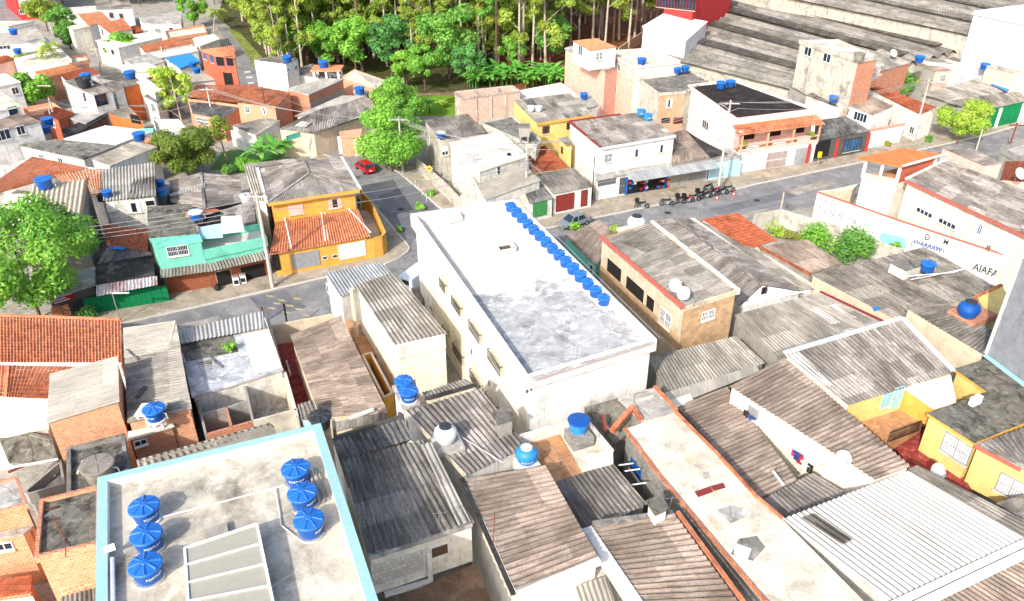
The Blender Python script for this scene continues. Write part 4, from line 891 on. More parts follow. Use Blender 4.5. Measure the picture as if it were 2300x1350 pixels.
# long white roof with patches
h = House('house', 'long house with cracked cream flat roof, red tile copings and mouldy side wall', Q('', (1402,964,6.9),(1517,926,6.9),(1610,1020,6.9),(1700,1118,6.9),(1757,1166,6.9),(2030,1440,6.9),(1800,1440,6.9),(1700,1331,6.9),(1579,1188,6.9),(1476,1064,6.9)), 'grey_block')
P = h.P; h.slabroof('deck_cream')
z = Vector((0,0,.07))
for i, j in ((0,9),(9,8),(8,7),(7,6),(1,2),(2,3),(3,4)): h.bar('coping', P[i]+z, P[j]+z, .2, .14, 'tile_orange')
h.win(9, 'v3', 1055, 395, 1.3, .8, 'grille', 'blue_paint')
for nm, lb, pl, m, c in (('plaster_patch', 'ochre plaster patch on the rear of the cream flat roof', [(1400,310),(1450,280),(1500,310),(1490,345),(1440,360)], 'beige_wall', 'patch'), ('board', 'white board lying behind the ochre patch', [(1230,290),(1330,270),(1350,300),(1250,325)], 'white_paint', 'board'), ('panel', 'left dark red panel on the cream flat roof', [(1478,560),(1590,522),(1615,560),(1505,600)], 'rust_red_door', 'panel'), ('panel', 'right dark red panel on the cream flat roof', [(1592,520),(1685,495),(1705,530),(1620,555)], 'rust_red_door', 'panel'), ('tray', 'pale green tray on the cream flat roof', [(1535,420),(1580,412),(1590,460),(1545,470)], 'fibre_pale', 'tray'),
        ('cement_patch', 'large grey cement patch near the front of the cream roof', [(1640,690),(1740,660),(1880,690),(1850,740),(1740,790)], 'deck_grey', 'patch'), ('plaster_patch', 'long ochre plaster patch beside the front coping', [(1560,730),(1600,722),(1690,830),(1640,845)], 'beige_wall', 'patch'), ('plaster_patch', 'small ochre patch left of the red panels', [(1370,490),(1420,475),(1440,510),(1400,530)], 'beige_wall', 'patch'), ('board', 'white square board lying on the dark stain of the cream roof', [(1765,930),(1890,975),(1860,1055),(1765,1010)], 'white_paint', 'board'), ('roof_stain', 'black mould stain round the white square board', [(1740,1010),(1800,900),(1929,880),(1990,960),(1900,1060)], 'deck_dirty', 'stain')):
    zz = 6.93 if nm not in ('roof_stain',) else 6.915
    slabobj(nm, lb, 'v3', [(x, y, zz) for x, y in pl], m, c, .02 if nm != 'board' else .04, .03 if nm == 'board' else 0)
h2 = hs('grey house with ribbed roof between the cream flat roof and the laundry wall', '', [(1519,912,5.6),(1708,1118,5.6),(1792,1078,5.9),(1632,868,5.9)], 'grey_wall', 'corr', 'fibre_brown', rk=dict(pitch=.22, amp=.036))
h2 = hs('low ribbed roof with a metal flue behind the white metal roof', 'v4', [(50,612,5.7),(400,425,5.9),(640,570,5.6),(187,757,5.4)], 'grey_wall', 'corr', 'fibre', rk=dict(pitch=.2, amp=.034))
beam('white flue pipe lying on the low ribbed roof', 'v4', (115,410,6.4),(195,515,6.1), .12, 'tank_white', 'flue', 'pipe')
# cream wall house with laundry
h = House('house', 'house with long brown ribbed roof and cream side wall hung with laundry', Q('', (1638,868,7.3),(1965,1078,7.0),(2047,1048,7.3),(1762,803,7.6)), 'cream_wall'); h.corr('fibre_brown', pitch=.22, amp=.038)
h.win(0, '', 1690, 935, .8, 1.5, 'closed', 'grey_paint')
h2 = hs('cream lean-to at the lower end of the laundry wall', '', [(1836,1050,5.9),(1897,1020,6.6),(1938,1048,6.4),(1880,1080,5.2)], 'cream_wall', 'slab', 'deck_cream', 'lean_to', cat='shed', base=3.5)
LN = [('trousers','cloth_dark','dark trousers',1682,930,.9),('shirt','cloth_blue','blue shirt',1694,938,.6),('shirt','cloth_white','white shirt',1704,948,.7),('towel','cloth_pink','pink towel',1791,1014,.5),('shirt','cloth_blue','navy shirt',1797,1020,.7),('towel','cloth_red','red towel',1804,1026,.8),('shirt','cloth_white','pale shirt',1815,1040,.6),('trousers','cloth_dark','black trousers',1826,1048,.7)]
a, b, d, n = h.edge(0)
for nm, m, lb, x, y, L in LN:
    q = on_wall(a, b, x, y)+n*.35; mb = MB(); mb.obox(q-d*.2-Vector((0,0,L/2)), d*.4, n*.04, Vector((0,0,L)))
    if nm == 'shirt': mb.obox(q-d*.34+Vector((0,0,L/2-.22)), d*.68, n*.045, Vector((0,0,.2)))
    if nm == 'trousers': mb = MB(); mb.obox(q-d*.2-Vector((0,0,L/2)), d*.18, n*.04, Vector((0,0,L))); mb.obox(q+d*.02-Vector((0,0,L/2)), d*.18, n*.04, Vector((0,0,L))); mb.obox(q-d*.21+Vector((0,0,L/2-.15)), d*.42, n*.05, Vector((0,0,.16)))
    tag(mb.build(nm, m, None, at=q), lb+' hanging on the cream laundry wall', 'laundry')
q0 = on_wall(a, b, 1672, 915)+n*.35+Vector((0,0,.3)); q1 = on_wall(a, b, 1712, 945)+n*.35+Vector((0,0,.3)); wire(q0, q1, 'clothes line with blue and white shirts by the cream wall', .05, .012, name='clothes_line', cat='clothes line')
q0 = on_wall(a, b, 1785, 1000)+n*.35+Vector((0,0,.2)); q1 = on_wall(a, b, 1835, 1040)+n*.35+Vector((0,0,.2)); wire(q0, q1, 'clothes line with red and pink towels by the cream wall', .05, .012, name='clothes_line', cat='clothes line')
dish(W(1883,1045,6.6), 'white satellite dish above the cream lean-to', 1.25, .2); dish(W(2092,1075,4.2), 'white satellite dish in front of the yellow wall', 1.35, .35)
# white metal roof
h = hs('house with broad white ribbed metal roof with one dark patch, near right', 'v4', [(185,757,6.9),(1090,408,6.9),(1925,893,6.3),(960,1345,6.3)], 'old_white_wall', 'corr', 'metal_white', rk=dict(pitch=.25, amp=.035, row=5))
mb = MB(); mb.corr(*Q('v4', (325,748,6.95),(412,715,6.95),(692,905,6.72),(620,945,6.72)), pitch=.22, amp=.035); h.part('dark_patch', mb, 'sheet_dark_band')
P = h.P; h.bar('gutter', P[3]+Vector((0,-.25,-.1)), P[2]+Vector((0,-.25,-.1)), .35, .2, 'white_paint'); h.bar('fascia', P[3]+Vector((0,-.75,-.35)), P[2]+Vector((0,-.75,-.35)), .5, .15, 'white_wall')
hs('narrow dark ribbed roof along the right side of the white metal roof', 'v4', [(1090,398,6.6),(1160,368,6.6),(2050,830,6.2),(1930,890,6.2)], 'grey_wall', 'corr', 'fibre_dark')
hs('brown ribbed roof in the lower right corner', 'v4', [(1080,1400,5.9),(1880,960,5.9),(2350,1200,5.4),(1500,1750,5.4)], 'grey_wall', 'corr', 'fibre_brown', rk=dict(pitch=.22, amp=.038))
# blue door house with white flashing and courtyard of leaves
h = hs('house with brown ribbed roof in white flashing and a yellow courtyard front', 'u6', [(200,470,7.8),(1050,215,7.8),(1420,600,7.0),(660,840,7.0)], 'pale_yellow_wall', 'corr', 'fibre', mats={3: 'old_white_wall', 1: 'old_white_wall'}, rk=dict(pitch=.22, amp=.038))
P = h.P
for i, j in ((0,1),(1,2)): h.bar('flashing', P[i]+Vector((0,.1,.08)), P[j]+Vector((0,.1,.08)), .4, .12, 'pale_trim')
mb = MB(); mb.corr(*Q('u6', (205,478,7.82),(300,450,7.82),(560,700,7.35),(470,690,7.35)), pitch=.22, amp=.038); h.part('painted_sheets', mb, 'metal_white')
h.win(2, 'u6', 1010, 780, .8, 1.9, 'door', 'cyan_trim'); h.win(2, 'u6', 935, 795, .8, 1.2, 'closed', 'cyan_trim')
slabobj('courtyard_floor', 'courtyard floor littered with brown leaves', 'u6', [(700,920,4.8),(1150,800,4.8),(1210,930,4.8),(960,1090,4.8)], 'patio_tile', 'floor', 1.3)['kind'] = 'structure'
slabobj('courtyard_floor', 'red floor', 'v4', [(900,60,3.3),(1300,100,3.3),(1560,560,3.3),(1100,400,3.3)], 'red_floor', 'floor', .6)['kind'] = 'structure'
fc = thing('railing', 'dark mesh railing round the leafy courtyard', 'railing', W(*T('u6', 960, 1050), 4.8), local=False); mb = MB(); a, b = Q('u6', (965,1035,5.6),(1195,950,5.6))
for k in range(26): p = a.lerp(b, k/25); mb.bar(p, p-Vector((0,0,.9)), .025)
mb.build('bars', 'black_paint', fc); mb = MB(); mb.bar(a, b, .06); mb.bar(a-Vector((0,0,.85)), b-Vector((0,0,.85)), .05); mb.build('rail', 'black_paint', fc)
hs('white flat roof over the yellow courtyard passage', 'u6', [(1065,705,6.9),(1400,615,6.9),(1440,810,6.6),(1285,855,6.6)], 'yellow_wall', 'slab', 'deck_white', base=4.8)
# yellow house with stained roof
h = House('house', 'yellow house with black stained concrete roof and two barred windows at the right edge', Q('u6', (1230,895,6.6),(1660,740,6.6),(1430,580,6.6),(1640,505,6.6),(2020,730,6.6),(2020,930,6.6),(1570,1112,6.6)), 'pale_yellow_wall', base=3.0); h.slabroof('deck_moss', .2, edge='yellow_wall')
h.win(6, 'v4', 1440, 248, 1.9, 1.5, 'grille', 'grey_paint', 'tank_white')
P = Q('v4', (1570,222,6.5),(2150,20,6.7),(2260,570,6.4),(1900,395,6.4)); h3 = House('house', 'yellow wing with ribbed roof and barred window at the right edge', P, 'pale_yellow_wall', base=3.0); h3.corr('fibre', pitch=.2, amp=.036); h3.win(3, 'v4', 1840, 530, 1.6, 1.4, 'grille', 'grey_paint', 'tank_white'); h3.bar('fascia', P[0]+Vector((0,-.1,-.05)), P[3]+Vector((0,-.1,-.05)), .14, .22, 'coral_paint')
hs('low yellow porch with grey slab in the lower right', 'v4', [(1730,640,4.9),(2000,560,4.9),(2100,760,4.9),(1880,740,4.9)], 'yellow_wall', 'slab', 'deck_dirty')
t = thing('air_conditioner', 'white air conditioner on the stained roof of the yellow house', 'air conditioner', W(*T('u6', 1570, 830), 6.6)); m = MB(); m.box((0,0,.35), (.9,.4,.65), .5); m.build('casing', 'white_paint', t); m = MB(); m.box((-.1,-.2,.35), (.5,.04,.5), .5); m.build('fan_grille', 'grey_paint', t)
# grey tower at right edge
a = W(2213, 800, 6.5); zt = zat(a, 582); d = (W(2300,865,6.5)-a); d.z = 0; d.normalize(); n = Vector((-d.y, d.x, 0)); n = n if n.x > 0 else -n
Pq = [Vector((p.x, p.y, zt)) for p in (a, a+d*14, a+d*14+n*9, a+n*9)]
h = House('tower_house', 'tall bare grey concrete house with pale trim at the right edge', Pq, 'slate_wall', inset=.02); h.flat('deck_grey', .4)
h.bar('trim', a+Vector((-.04,0,0)), Vector((a.x-.04, a.y, zt)), .16, .16, 'white_paint'); opening(h, a+d*3.2-n*.02+Vector((0,0,zt-a.z-2.6)), d, -n, 1.6, 1.2, 'plain', 'white_paint', 'deck_white', 'white blocked window')
h.bar('ledge', a-n*.2+Vector((0,0,.2)), a-n*.2+d*14+Vector((0,0,.2)), .3, .16, 'cyan_trim')
# ================================================================ WHITE APARTMENT BLOCK
h = House('apartment_building', 'long white apartment block with fifteen blue tanks and a cracked white deck', Q('', (923,480,10.5),(1156,447,10.5),(1476,762,10.5),(1180,850,10.5)), 'cream_wall', 'building', inset=.3, mats={2: 'white_wall'})
P = h.P; h.flat('deck_block', .75, .35, 'white_wall', 'pale_pink_wall')
mb = MB(); mb.face(Q('', (1190,848,10.53),(1465,767,10.53),(1466,772,10.53),(1192,857,10.53))[::-1]); h.part('stained_coping', mb, 'deck_grey')
t = thing('roof_hatch', 'small square white hatch opening in the middle of the white deck', 'hatch', W(1133,557,9.75), local=False); q = Q('', (1112,552,10.0),(1146,545,10.0),(1157,560,10.0),(1122,568,10.0)); mb = MB()
for i in range(4): mb.bar(q[i], q[(i+1)%4], .3, .3)
mb.build('frame', 'white_wall', t); mb = MB(); mb.face([p-Vector((0,0,.1)) for p in q][::-1]); mb.build('opening', 'brown_stain', t)
slabobj('roof_panel', 'white square panel leaning on the rear parapet of the white block', '', [(998,478,10.55),(1030,470,10.55),(1040,492,9.95),(1008,502,9.95)], 'white_paint', 'panel')
# left facade: openings and window guards, three storeys
a, b, d, n = h.edge(3)
if (b-a).y > 0: pass
def guard(x, y, w, hh=.8, ww=None, oh=1.5, top=True):
    c = on_wall(*( (b, a) if False else (a, b)), x, y); o = c+n*.02
    m = MB(); m.obox(o-d*w/2+Vector((0,0,-hh/2)), d*w, n*.03, Vector((0,0,oh))); f = h.part('window', m, 'recess_shade_tan')  # flat panel for a corridor opening, recess shade painted in as darker tan
    m = MB(); m.obox(o-d*w*.45+n*.03+Vector((0,0,hh*.2)), d*w*.3, n*.012, Vector((0,0,oh-hh*.8))); h.part('pane', m, 'recess_shade_tan', parent=f)
    m = MB(); k = max(4, round(w/.17))
    for i in range(k+1): p = o-d*w/2+d*(w*i/k)+n*.28; m.bar(p-Vector((0,0,hh/2)), p+Vector((0,0,hh/2)), .035)
    for zz in (-hh/2, hh/2): m.bar(o-d*w/2+n*.28+Vector((0,0,zz)), o+d*w/2+n*.28+Vector((0,0,zz)), .05)
    for s_ in (-1, 1): m.bar(o+d*s_*w/2+Vector((0,0,hh/2)), o+d*s_*w/2+n*.28+Vector((0,0,hh/2)), .04)
    h.part('window_guard', m, 'black_paint', parent=f)
for x, y, w in ((1000,640,1.6),(1031,686,2.3),(1072,743,2.5),(1117,812,2.6),(1005,745,1.3),(1034,793,2.5),(1074,855,2.6),(1108,905,2.2)): guard(x, y, w)
for x, y in ((1060,790),(1100,862)): h.win(3, '', x, y, .5, .7, 'plain')
h.win(2, '', 1188, 868, .5, .9, 'grille')
for k, (x, y) in enumerate(((975,700),(1010,745))): h.win(3, '', x-6, y-12, .8, 1.1, 'half')
h.bar('fascia_band', P[3]+n*.02+Vector((0,0,-.62)), P[0]+n*.02+Vector((0,0,-.62)), .1, 1.25, 'pale_pink_wall')
ords = 'first second third fourth fifth sixth seventh eighth ninth tenth eleventh twelfth thirteenth fourteenth fifteenth'.split()
p0 = W(1147,459,10.45); p1 = W(1357,666,10.45)
for k in range(15):
    p = p0.lerp(p1, k/14); p.z = 9.78
    tank(p, f'blue tank, {ords[k]} from the far end of the row on the white block', 'blue', 1.12+.07*random.random(), random.random()*6, 'row of blue tanks on the white block')
for off, rr, lb in ((-.85, .05, 'white pipe nearest the tanks along the row on the white block'), (-1.15, .035, 'brown pipe beside the row of tanks on the white block'), (-1.4, .03, 'thin pipe farthest from the row of tanks on the white block')):
    o = (p1-p0); o.z = 0; o.normalize(); sd = Vector((o.y, -o.x, 0))*(-off if False else off)
    mb = MB(); mb.path([p0+sd+Vector((0,0,-.55)), p0.lerp(p1, .45)+sd*1.15+Vector((0,0,-.55)), p1+sd+o*6+Vector((0,0,-.55))], rr, 6); tag(mb.build('pipe', {.05:'tank_white',.035:'brown_stain',.03:'grey_paint'}[rr], None, at=p0), lb, 'pipe')
mb = MB(); o = (p1-p0); o.z = 0; o.normalize()
mb.bar(p0-o+Vector((0,0,-.7)), p1+o+Vector((0,0,-.7)), 1.0, .1); tag(mb.build('tank_shelf', 'white_wall', None, at=p0), 'long low white shelf under the row of fifteen blue tanks', 'shelf')
# ================================================================ MIDDLE RIGHT
h = House('house', 'beige tiled house with coral-edged ribbed roof and open upper gallery', Q('u1', (800,582,9.2),(1400,1098,9.2),(1795,972,9.2),(1165,472,9.2)), 'stone_tile', mats={0: 'beige_wall'})
P = h.P; z9 = Vector((0,0,-.35)); h.corr('fibre_light', [P[0]+z9, P[1]+z9, P[2]+Vector((0,0,-.1)), P[3]+Vector((0,0,-.1))], pitch=.2, amp=.032)
mb = MB(); mb.corr(*[q for q in Q('u1', (870,600,8.93),(1130,700,8.97),(1310,640,9.1),(1160,500,9.1))], pitch=.2, amp=.032); h.part('dark_sheets', mb, 'fibre_dark')
h.bar('coping', P[0], P[1], .24, .2, 'coral_paint'); h.bar('parapet', P[3]+Vector((.05,0,-.15)), P[2]+Vector((.05,0,-.15)), .28, .5, 'old_white_wall'); h.bar('front_parapet', P[1]+Vector((0,.12,-.2)), P[2]+Vector((0,.12,-.2)), .2, .4, 'beige_wall')
for x, y, w in ((900,830,2.6),(1050,970,3.0),(1160,1075,1.2)): h.win(0, 'u1', x, y, w, 1.5, 'hole', 'beige_wall')
h.win(0, 'u1', 1268, 1175, 1.5, 1.4, 'grille'); h.win(2-1, 'u1', 1577, 1148, 1.25, .75, 'grille')
a, b, d, n = h.edge(0); mb = MB(); mb.obox(a+n*.02-Vector((0,0,4.2)), (b-a)*1.0, n*.04, Vector((0,0,1.3))); h.part('brown_tiling', mb, 'stone_tile')
dish(W(*T('u1',1322,985),9.1), 'left of two white satellite dishes on the coral-edged roof', 1.25, .3); dish(W(*T('u1',1380,1040),9.1), 'right of two white satellite dishes on the coral-edged roof', 1.25, .25)
t = thing('antenna', 'dark mesh grid antenna at the front corner of the coral-edged roof', 'antenna', W(*T('u1',1470,1090),9.1)); mb = MB()
for k in range(6): mb.bar((-.6+k*.24,0,.3), (-.5+k*.24,-.2,.75), .02)
mb.bar((-.6,0,.3),(.6,0,.3),.03); mb.bar((-.5,-.2,.75),(.7,-.2,.75),.03); mb.build('grid', 'grey_paint', t); mb = MB(); mb.tube((0,0,0),(0,0,.35),.03); mb.build('mast', 'grey_paint', t)
h = hs('low house with brown ribbed roof and teal side wall behind the row of blue tanks', 'u1', [(540,582,5.0),(770,800,5.0),(905,560,5.9),(790,463,5.9)], 'teal_wall', 'corr', 'fibre_brown')
h.win(0, 'u1', 735, 815, .7, .8, 'plain')
hs('small cream annexe carrying the grey domed tank', 'u1', [(910,520,5.4),(1080,490,5.4),(1125,560,5.4),(950,600,5.4)], 'cream_wall', 'slab', 'deck_cream', 'annexe', cat='shed')
ltank(1430, 492, 5.7, 'grey domed water tank with dark lid by the road', 'oniongrey', 1.9, 0)
# gabled roof beside
h = House('house', 'house with long gabled ribbed roof, white triangular front and sky blue base', Q('', (1463,497,5.2),(1560,486,5.2),(1800,655,5.2),(1662,690,5.2)), 'white_wall', mats={2: 'white_wall'})
gable(h, '', (1463,497,5.2),(1545,488,5.2),(1805,655,5.2),(1660,688,5.2), (1512,490,5.7),(1713,640,6.4), 'fibre', pitch=.2, amp=.032)
a, b, d, n = h.edge(2); q = a+n*.02; mb = MB(); mb.obox(Vector((q.x,q.y,3.6)), (b-a), n*.03, Vector((0,0,.9))); h.part('blue_band', mb, 'sky_wall'); h.win(2, '', 1716, 652, .5, .6, 'plain', 'wood_brown')
h = hs('small house with old orange tiled roof by the main road', '', [(1575,493,4.6),(1680,560,3.9),(1745,540,3.9),(1657,478,4.6)], 'old_white_wall', 'tile2', 'tile_old', rk=dict(pitch=.34, amp=.07, row=.5, lap=.06))
hs('dark ribbed roof wedge between the gabled roof and the orange tiled roof', '', [(1510,492,4.4),(1575,490,4.4),(1690,565,4.0),(1560,520,4.2)], 'grey_wall', 'corr', 'fibre_dark')
hs('pale ribbed lean-to beside the orange tiled roof', '', [(1610,545,4.2),(1690,555,4.4),(1830,650,4.2),(1795,652,4.0)], 'old_white_wall', 'corr', 'fibre_light')
h = hs('low dark ribbed roof with red brick coping left of the green bushes', 'u2', [(15,655,4.2),(385,855,3.8),(620,780,4.0),(365,603,4.4)], 'grey_wall', 'corr2', 'fibre_brown'); h.bar('coping', h.P[0], h.P[1], .25, .2, 'tile_old')
hs('cream strip wall house along the dark ribbed roof', 'u2', [(-10,665,3.6),(-40,700,3.4),(400,985,3.2),(430,940,3.4)], 'beige_wall', 'slab', 'deck_cream', 'long_wall', cat='wall')
h = hs('wide house with huge dark mossy corrugated roof below the graffiti wall', 'u2', [(390,858,5.4),(1000,1180,5.2),(1765,965,5.8),(1210,658,5.8)], 'beige_wall', 'corr2', 'fibre_dark', rk=dict(pitch=.22, amp=.038))
ltank(2087, 590, 6.3, 'blue water tank on the huge dark mossy roof', 'blue', 1.4, 0); t = thing('chimney_block', 'dirty white cement box on the huge dark mossy roof', 'chimney', W(2030,612,5.7)); mb = MB(); mb.box((0,0,.35), (2.2,1.7,1.0), .5); mb.build('block', 'old_white_wall', t); mb = MB(); mb.box((0,0,.88), (2.3,1.8,.08), .5); mb.build('cap', 'deck_dirty', t)
pipe('roof_pipe', 'long white pipe running from the cement box past the blue tank', [(2042,620,6.3),(2140,612,6.2),(2175,602,6.2)], .05); pipe('roof_pipe', 'second white pipe in front of the tank on the huge dark roof', [(2045,628,6.2),(2100,618,6.1),(2182,600,6.1)], .04)
slabobj('tarp', 'small blue plastic sheet lying on the huge dark mossy roof', 'u2', [(835,1090,5.35),(870,1085,5.38),(890,1110,5.35),(850,1115,5.32)], 'blue_tarp', 'tarp')
h = hs('low ochre house with tall beige side wall and dark ribbed roof at the grey tower', 'u6', [(1070,130,7.0),(1640,475,6.8),(1760,330,6.9),(1395,100,7.2)], 'beige_wall', 'corr', 'fibre_dark')
ltank(2180, 685, 7.3, 'blue domed water tank with dark lid on a mossy brick ledge', 'onionplain', 1.7, 0); plinth('tank_ledge', 'mossy brick ledge under the blue domed tank', tuple(W(2180,715,6.7)), 3.0, 2.4, .6, 'brick', .5)
h = hs('yellow ochre wall house with tile coping beside the grey tower', '', [(2190,668,7.4),(2250,640,7.4),(2275,690,7.0),(2215,715,7.0)], 'pale_yellow_wall', 'slab', 'pale_yellow_wall'); h.bar('coping', h.P[0], h.P[1], .3, .15, 'tile_orange'); h.bar('coping', h.P[0], h.P[3], .3, .15, 'tile_orange')
# pale roofs
h = hs('wide pale corrugated roof at the foot of the beige tiled house', 'u5', [(1140,330,6.2),(1775,175,6.2),(1990,372,5.5),(1275,592,5.5)], 'grey_wall', 'corr', 'fibre_light')
h = hs('pale corrugated roof with two white translucent sheets and a red verge', '', [(1648,707,5.9),(1842,656,6.1),(1990,726,5.9),(1745,803,5.5)], 'grey_wall', 'corr', 'fibre_light')
for lb, q in (('wide', [(380,140),(430,125),(605,240),(545,255)]), ('narrow', [(520,115),(560,105),(720,205),(690,215)])): mb = MB(); mb.corr(*Q('u6', *[(x, y, zz) for (x, y), zz in zip(q, (6.03,6.06,5.93,5.9))]), pitch=.2, amp=.03); h.part('translucent_sheet', mb, 'metal_white', lb+' white translucent sheet')
h.bar('verge', h.P[1]+Vector((0,0,.06)), h.P[2]+Vector((0,0,.06)), .22, .12, 'rust_red_door')
slabobj('flashing', 'grey cement flashing between the pale roof and laundry house', 'u5', [(1250,590,5.62),(1929,385,5.62),(1950,430,5.6),(1330,680,5.6)], 'fibre_pale', 'flashing')
slabobj('flashing', 'white painted ledge with a red stain by the grey ribbed roof', 'u5', [(1300,640,5.75),(1450,590,5.75),(1470,640,5.7),(1350,690,5.7)], 'deck_white', 'ledge')
# graffiti wall
a = W(*T('u2', 398, 455), 0); zt = zat(a, 350+265/3.215)
o, GP = wall_thing('graffiti_wall', 'long white boundary wall with red coping covered in graffiti', 'u2', [(440,265,zt),(1060,480,zt),(1860,742,zt)], zt, .22, 'graffiti_wall_plaster', 'coral_paint')
def graffiti(txt, t, x, y, size, mat, sx=1.0):
    A, B = (GP[0], GP[1]) if T(t, x, y)[0] < T('u2', 1060, 0)[0] else (GP[1], GP[2]); d = (B-A); d.z = 0; d.normalize(); n = Vector((d.y, -d.x, 0)); n = n if n.y < 0 else -n
    c = on_wall(A+n*.115, B+n*.115, *T(t, x, y)); me = text_mesh(txt, size, None, .003); ob = bpy.data.objects.new('lettering', me); me.materials.append(MATS[mat]); C.objects.link(ob)
    M = Matrix((( d.x*sx, 0, n.x, 0), (d.y*sx, 0, n.y, 0), (0, 1, 0, 0), (0, 0, 0, 1))); me.transform(M); ob.location = c-o.location; ob.parent = o
for tx, x, y, s, m in (('D',1230,590,.95,'graffiti_black'),('S',1298,590,.6,'graffiti_grey'),('M',1365,625,.85,'graffiti_black'),('E',1440,660,.8,'graffiti_grey'),('AIAFA',1650,830,1.15,'graffiti_black'),('VVAAAAW',1230,650,.8,'graffiti_blue'),('A V W I',520,330,1.1,'graffiti_grey'),('J I V N',490,400,1.2,'graffiti_grey'),('S',600,440,1.0,'graffiti_grey'),('I',330+600,560,.9,'graffiti_grey'),('II',1670,670,1.0,'graffiti_black')): graffiti(tx, 'u2', x, y, s, m, .8)
def scribble(t, pts, mat, r=.05, closed=False):
    A, B = (GP[0], GP[1]) if T(t, *pts[0])[0] < T('u2', 1060, 0)[0] else (GP[1], GP[2]); d = (B-A); d.z = 0; d.normalize(); n = Vector((d.y, -d.x, 0)); n = n if n.y < 0 else -n
    Pn = [on_wall(A+n*.113, B+n*.113, *T(t, x, y)) for x, y in pts]; mb = MB()
    if closed: mb.face(Pn)
    else:
        for p, q in zip(Pn, Pn[1:]): mb.bar(p, q, r, .012, up=n)
    mb.build('graffiti', mat, o)
scribble('u2', [(880,590),(905,550),(960,570),(1010,575),(1060,590),(1080,640),(1070,670),(960,640),(900,620)], 'graffiti_teal', closed=True)
scribble('u2', [(690,450),(700,490),(740,480),(760,520),(800,490),(850,520),(830,560),(780,540),(800,570),(760,560),(740,520)], 'graffiti_teal')
for k in range(14):
    x0, y0 = 430+k*27, 320+k*13+random.random()*60; scribble('u2', [(x0,y0),(x0+14,y0-28),(x0+22,y0+20),(x0+36,y0-14),(x0+44,y0+26)], random.choice(['graffiti_grey','graffiti_grey','graffiti_black','graffiti_teal']), .035)
for k in range(9):
    x0, y0 = 1130+k*70, 700+k*25-40; scribble('u2', [(x0,y0),(x0+18,y0-30),(x0+30,y0+14),(x0+45,y0-16)], 'graffiti_grey', .04)
scribble('u2', [(570,480),(600,420),(620,450),(590,500),(570,470)], 'graffiti_black', .03); scribble('u2', [(1115,660),(1120,615),(1200,640),(1260,650),(1350,680),(1345,705)], 'graffiti_blue', .07)
wall_thing('boundary_wall', 'low mould-streaked grey wall parallel to the graffiti wall', 'u2', [(-20,425,2.2),(180,386,2.2),(560,500,2.2),(1060,680,2.2)], 2.2, .2, 'mould_wall')
# right house with terrace
h = House('house', 'cream house with orange canopy terrace and long striped roof behind the graffiti wall', Q('u2', (1080,172,6.6),(1370,32,7.0),(2060,290,7.0),(2000,600,6.6)), 'pale_beige_wall'); h.corr('fibre', pitch=.24, amp=.038)
P = h.P; h.bar('fascia', P[0]+Vector((-.15,-.1,-.12)), P[3]+Vector((-.15,-.1,-.12)), .25, .22, 'coral_paint'); h.bar('verge', P[0]+Vector((0,.1,.05)), P[1]+Vector((0,.1,.05)), .3, .2, 'white_wall')
h.win(3, 'u2', 1215, 393, 2.2, 1.1, 'half'); h.win(3, 'u2', 1380, 472, 2.2, 1.1, 'half'); h.win(3, 'u2', 1790, 630, 1.0, 2.0, 'door', 'white_paint'); h.win(3, 'u2', 1612, 530, .4, 1.1, 'slide', 'white_paint', 'blue_glass')
mb = MB(); mb.corr(*[q+Vector((0,0,.03)) for q in Q('u2', (1580,220,6.75),(1700,180,6.85),(1850,235,6.85),(1710,290,6.75))], pitch=.24, amp=.038); h.part('pale_sheets', mb, 'fibre_pale')
h = House('terrace_house', 'cream terrace with white columns under a flat orange canopy', Q('t4', (722,1140,7.8),(1052,1203,7.8),(1372,1115,8.2),(1050,1070,8.2)), 'pale_beige_wall', inset=.5, drop=2.3, base=0); P = h.P
h.slabroof('orange_panel', .16, edge='orange_wall'); mb = MB(); mb.face([Vector((p.x,p.y,p.z-2.32)) for p in h.I]); h.part('terrace_floor', mb, 'patio_tile'); I = h.I
for i in range(4): h.bar('column', Vector((I[i].x, I[i].y, I[i].z-2.4)), Vector((I[i].x, I[i].y, I[i].z-.1)), .3, .3, 'white_wall')
m_ = I[0].lerp(I[1], .5); h.bar('column', m_-Vector((0,0,2.4)), m_-Vector((0,0,.1)), .28, .28, 'white_wall')
h.bar('verge', P[1]+Vector((0,0,.08)), P[2]+Vector((0,0,.08)), .3, .12, 'white_wall'); mb = MB(); q = [Vector((p.x,p.y,p.z-1.0)) for p in (I[1], I[2])]; mb.face([q[0]-Vector((0,0,1.4)), q[1]-Vector((0,0,1.4)), q[1]+Vector((0,0,.9)), q[0]+Vector((0,0,.9))]); h.part('brick_gable', mb, 'rust_wall'); q = [I[2], I[3], I[0]]
mb = MB(); mb.face([I[3]-Vector((0,0,2.35)), I[2]-Vector((0,0,2.35)), I[2]-Vector((0,0,.1)), I[3]-Vector((0,0,.1))]); h.part('back_wall', mb, 'rust_wall')
for i in (0, 1, 2): j = i+1
h.bar('railing_wall', Vector((I[0].x,I[0].y,I[0].z-2.1)), Vector((I[1].x,I[1].y,I[1].z-2.1)), .2, .6, 'beige_wall')
h = hs('low cream garage block with flat top left of the orange canopy', 'u2', [(440,255,3.2),(700,235,3.2),(735,200,3.2),(560,240,3.2)], 'beige_wall', 'slab', 'deck_cream', 'garage')
h = hs('peach house with grey ribbed roof behind the orange canopy', 't4', [(1330,1065,7.0),(1650,1200,7.0),(1785,1180,7.2),(1480,1040,7.2)], 'pink_wall', 'corr', 'fibre')
h = hs('house with dark red tiled roof and a dish at the right edge', 't4', [(1790,1165,5.5),(2100,1160,5.5),(2150,1330,5.0),(1760,1300,5.0)], 'pink_wall', 'tile', 'tile_old')
dish(W(2281,405,5.6), 'white satellite dish over the dark red tiled roof', 1.6, .3)
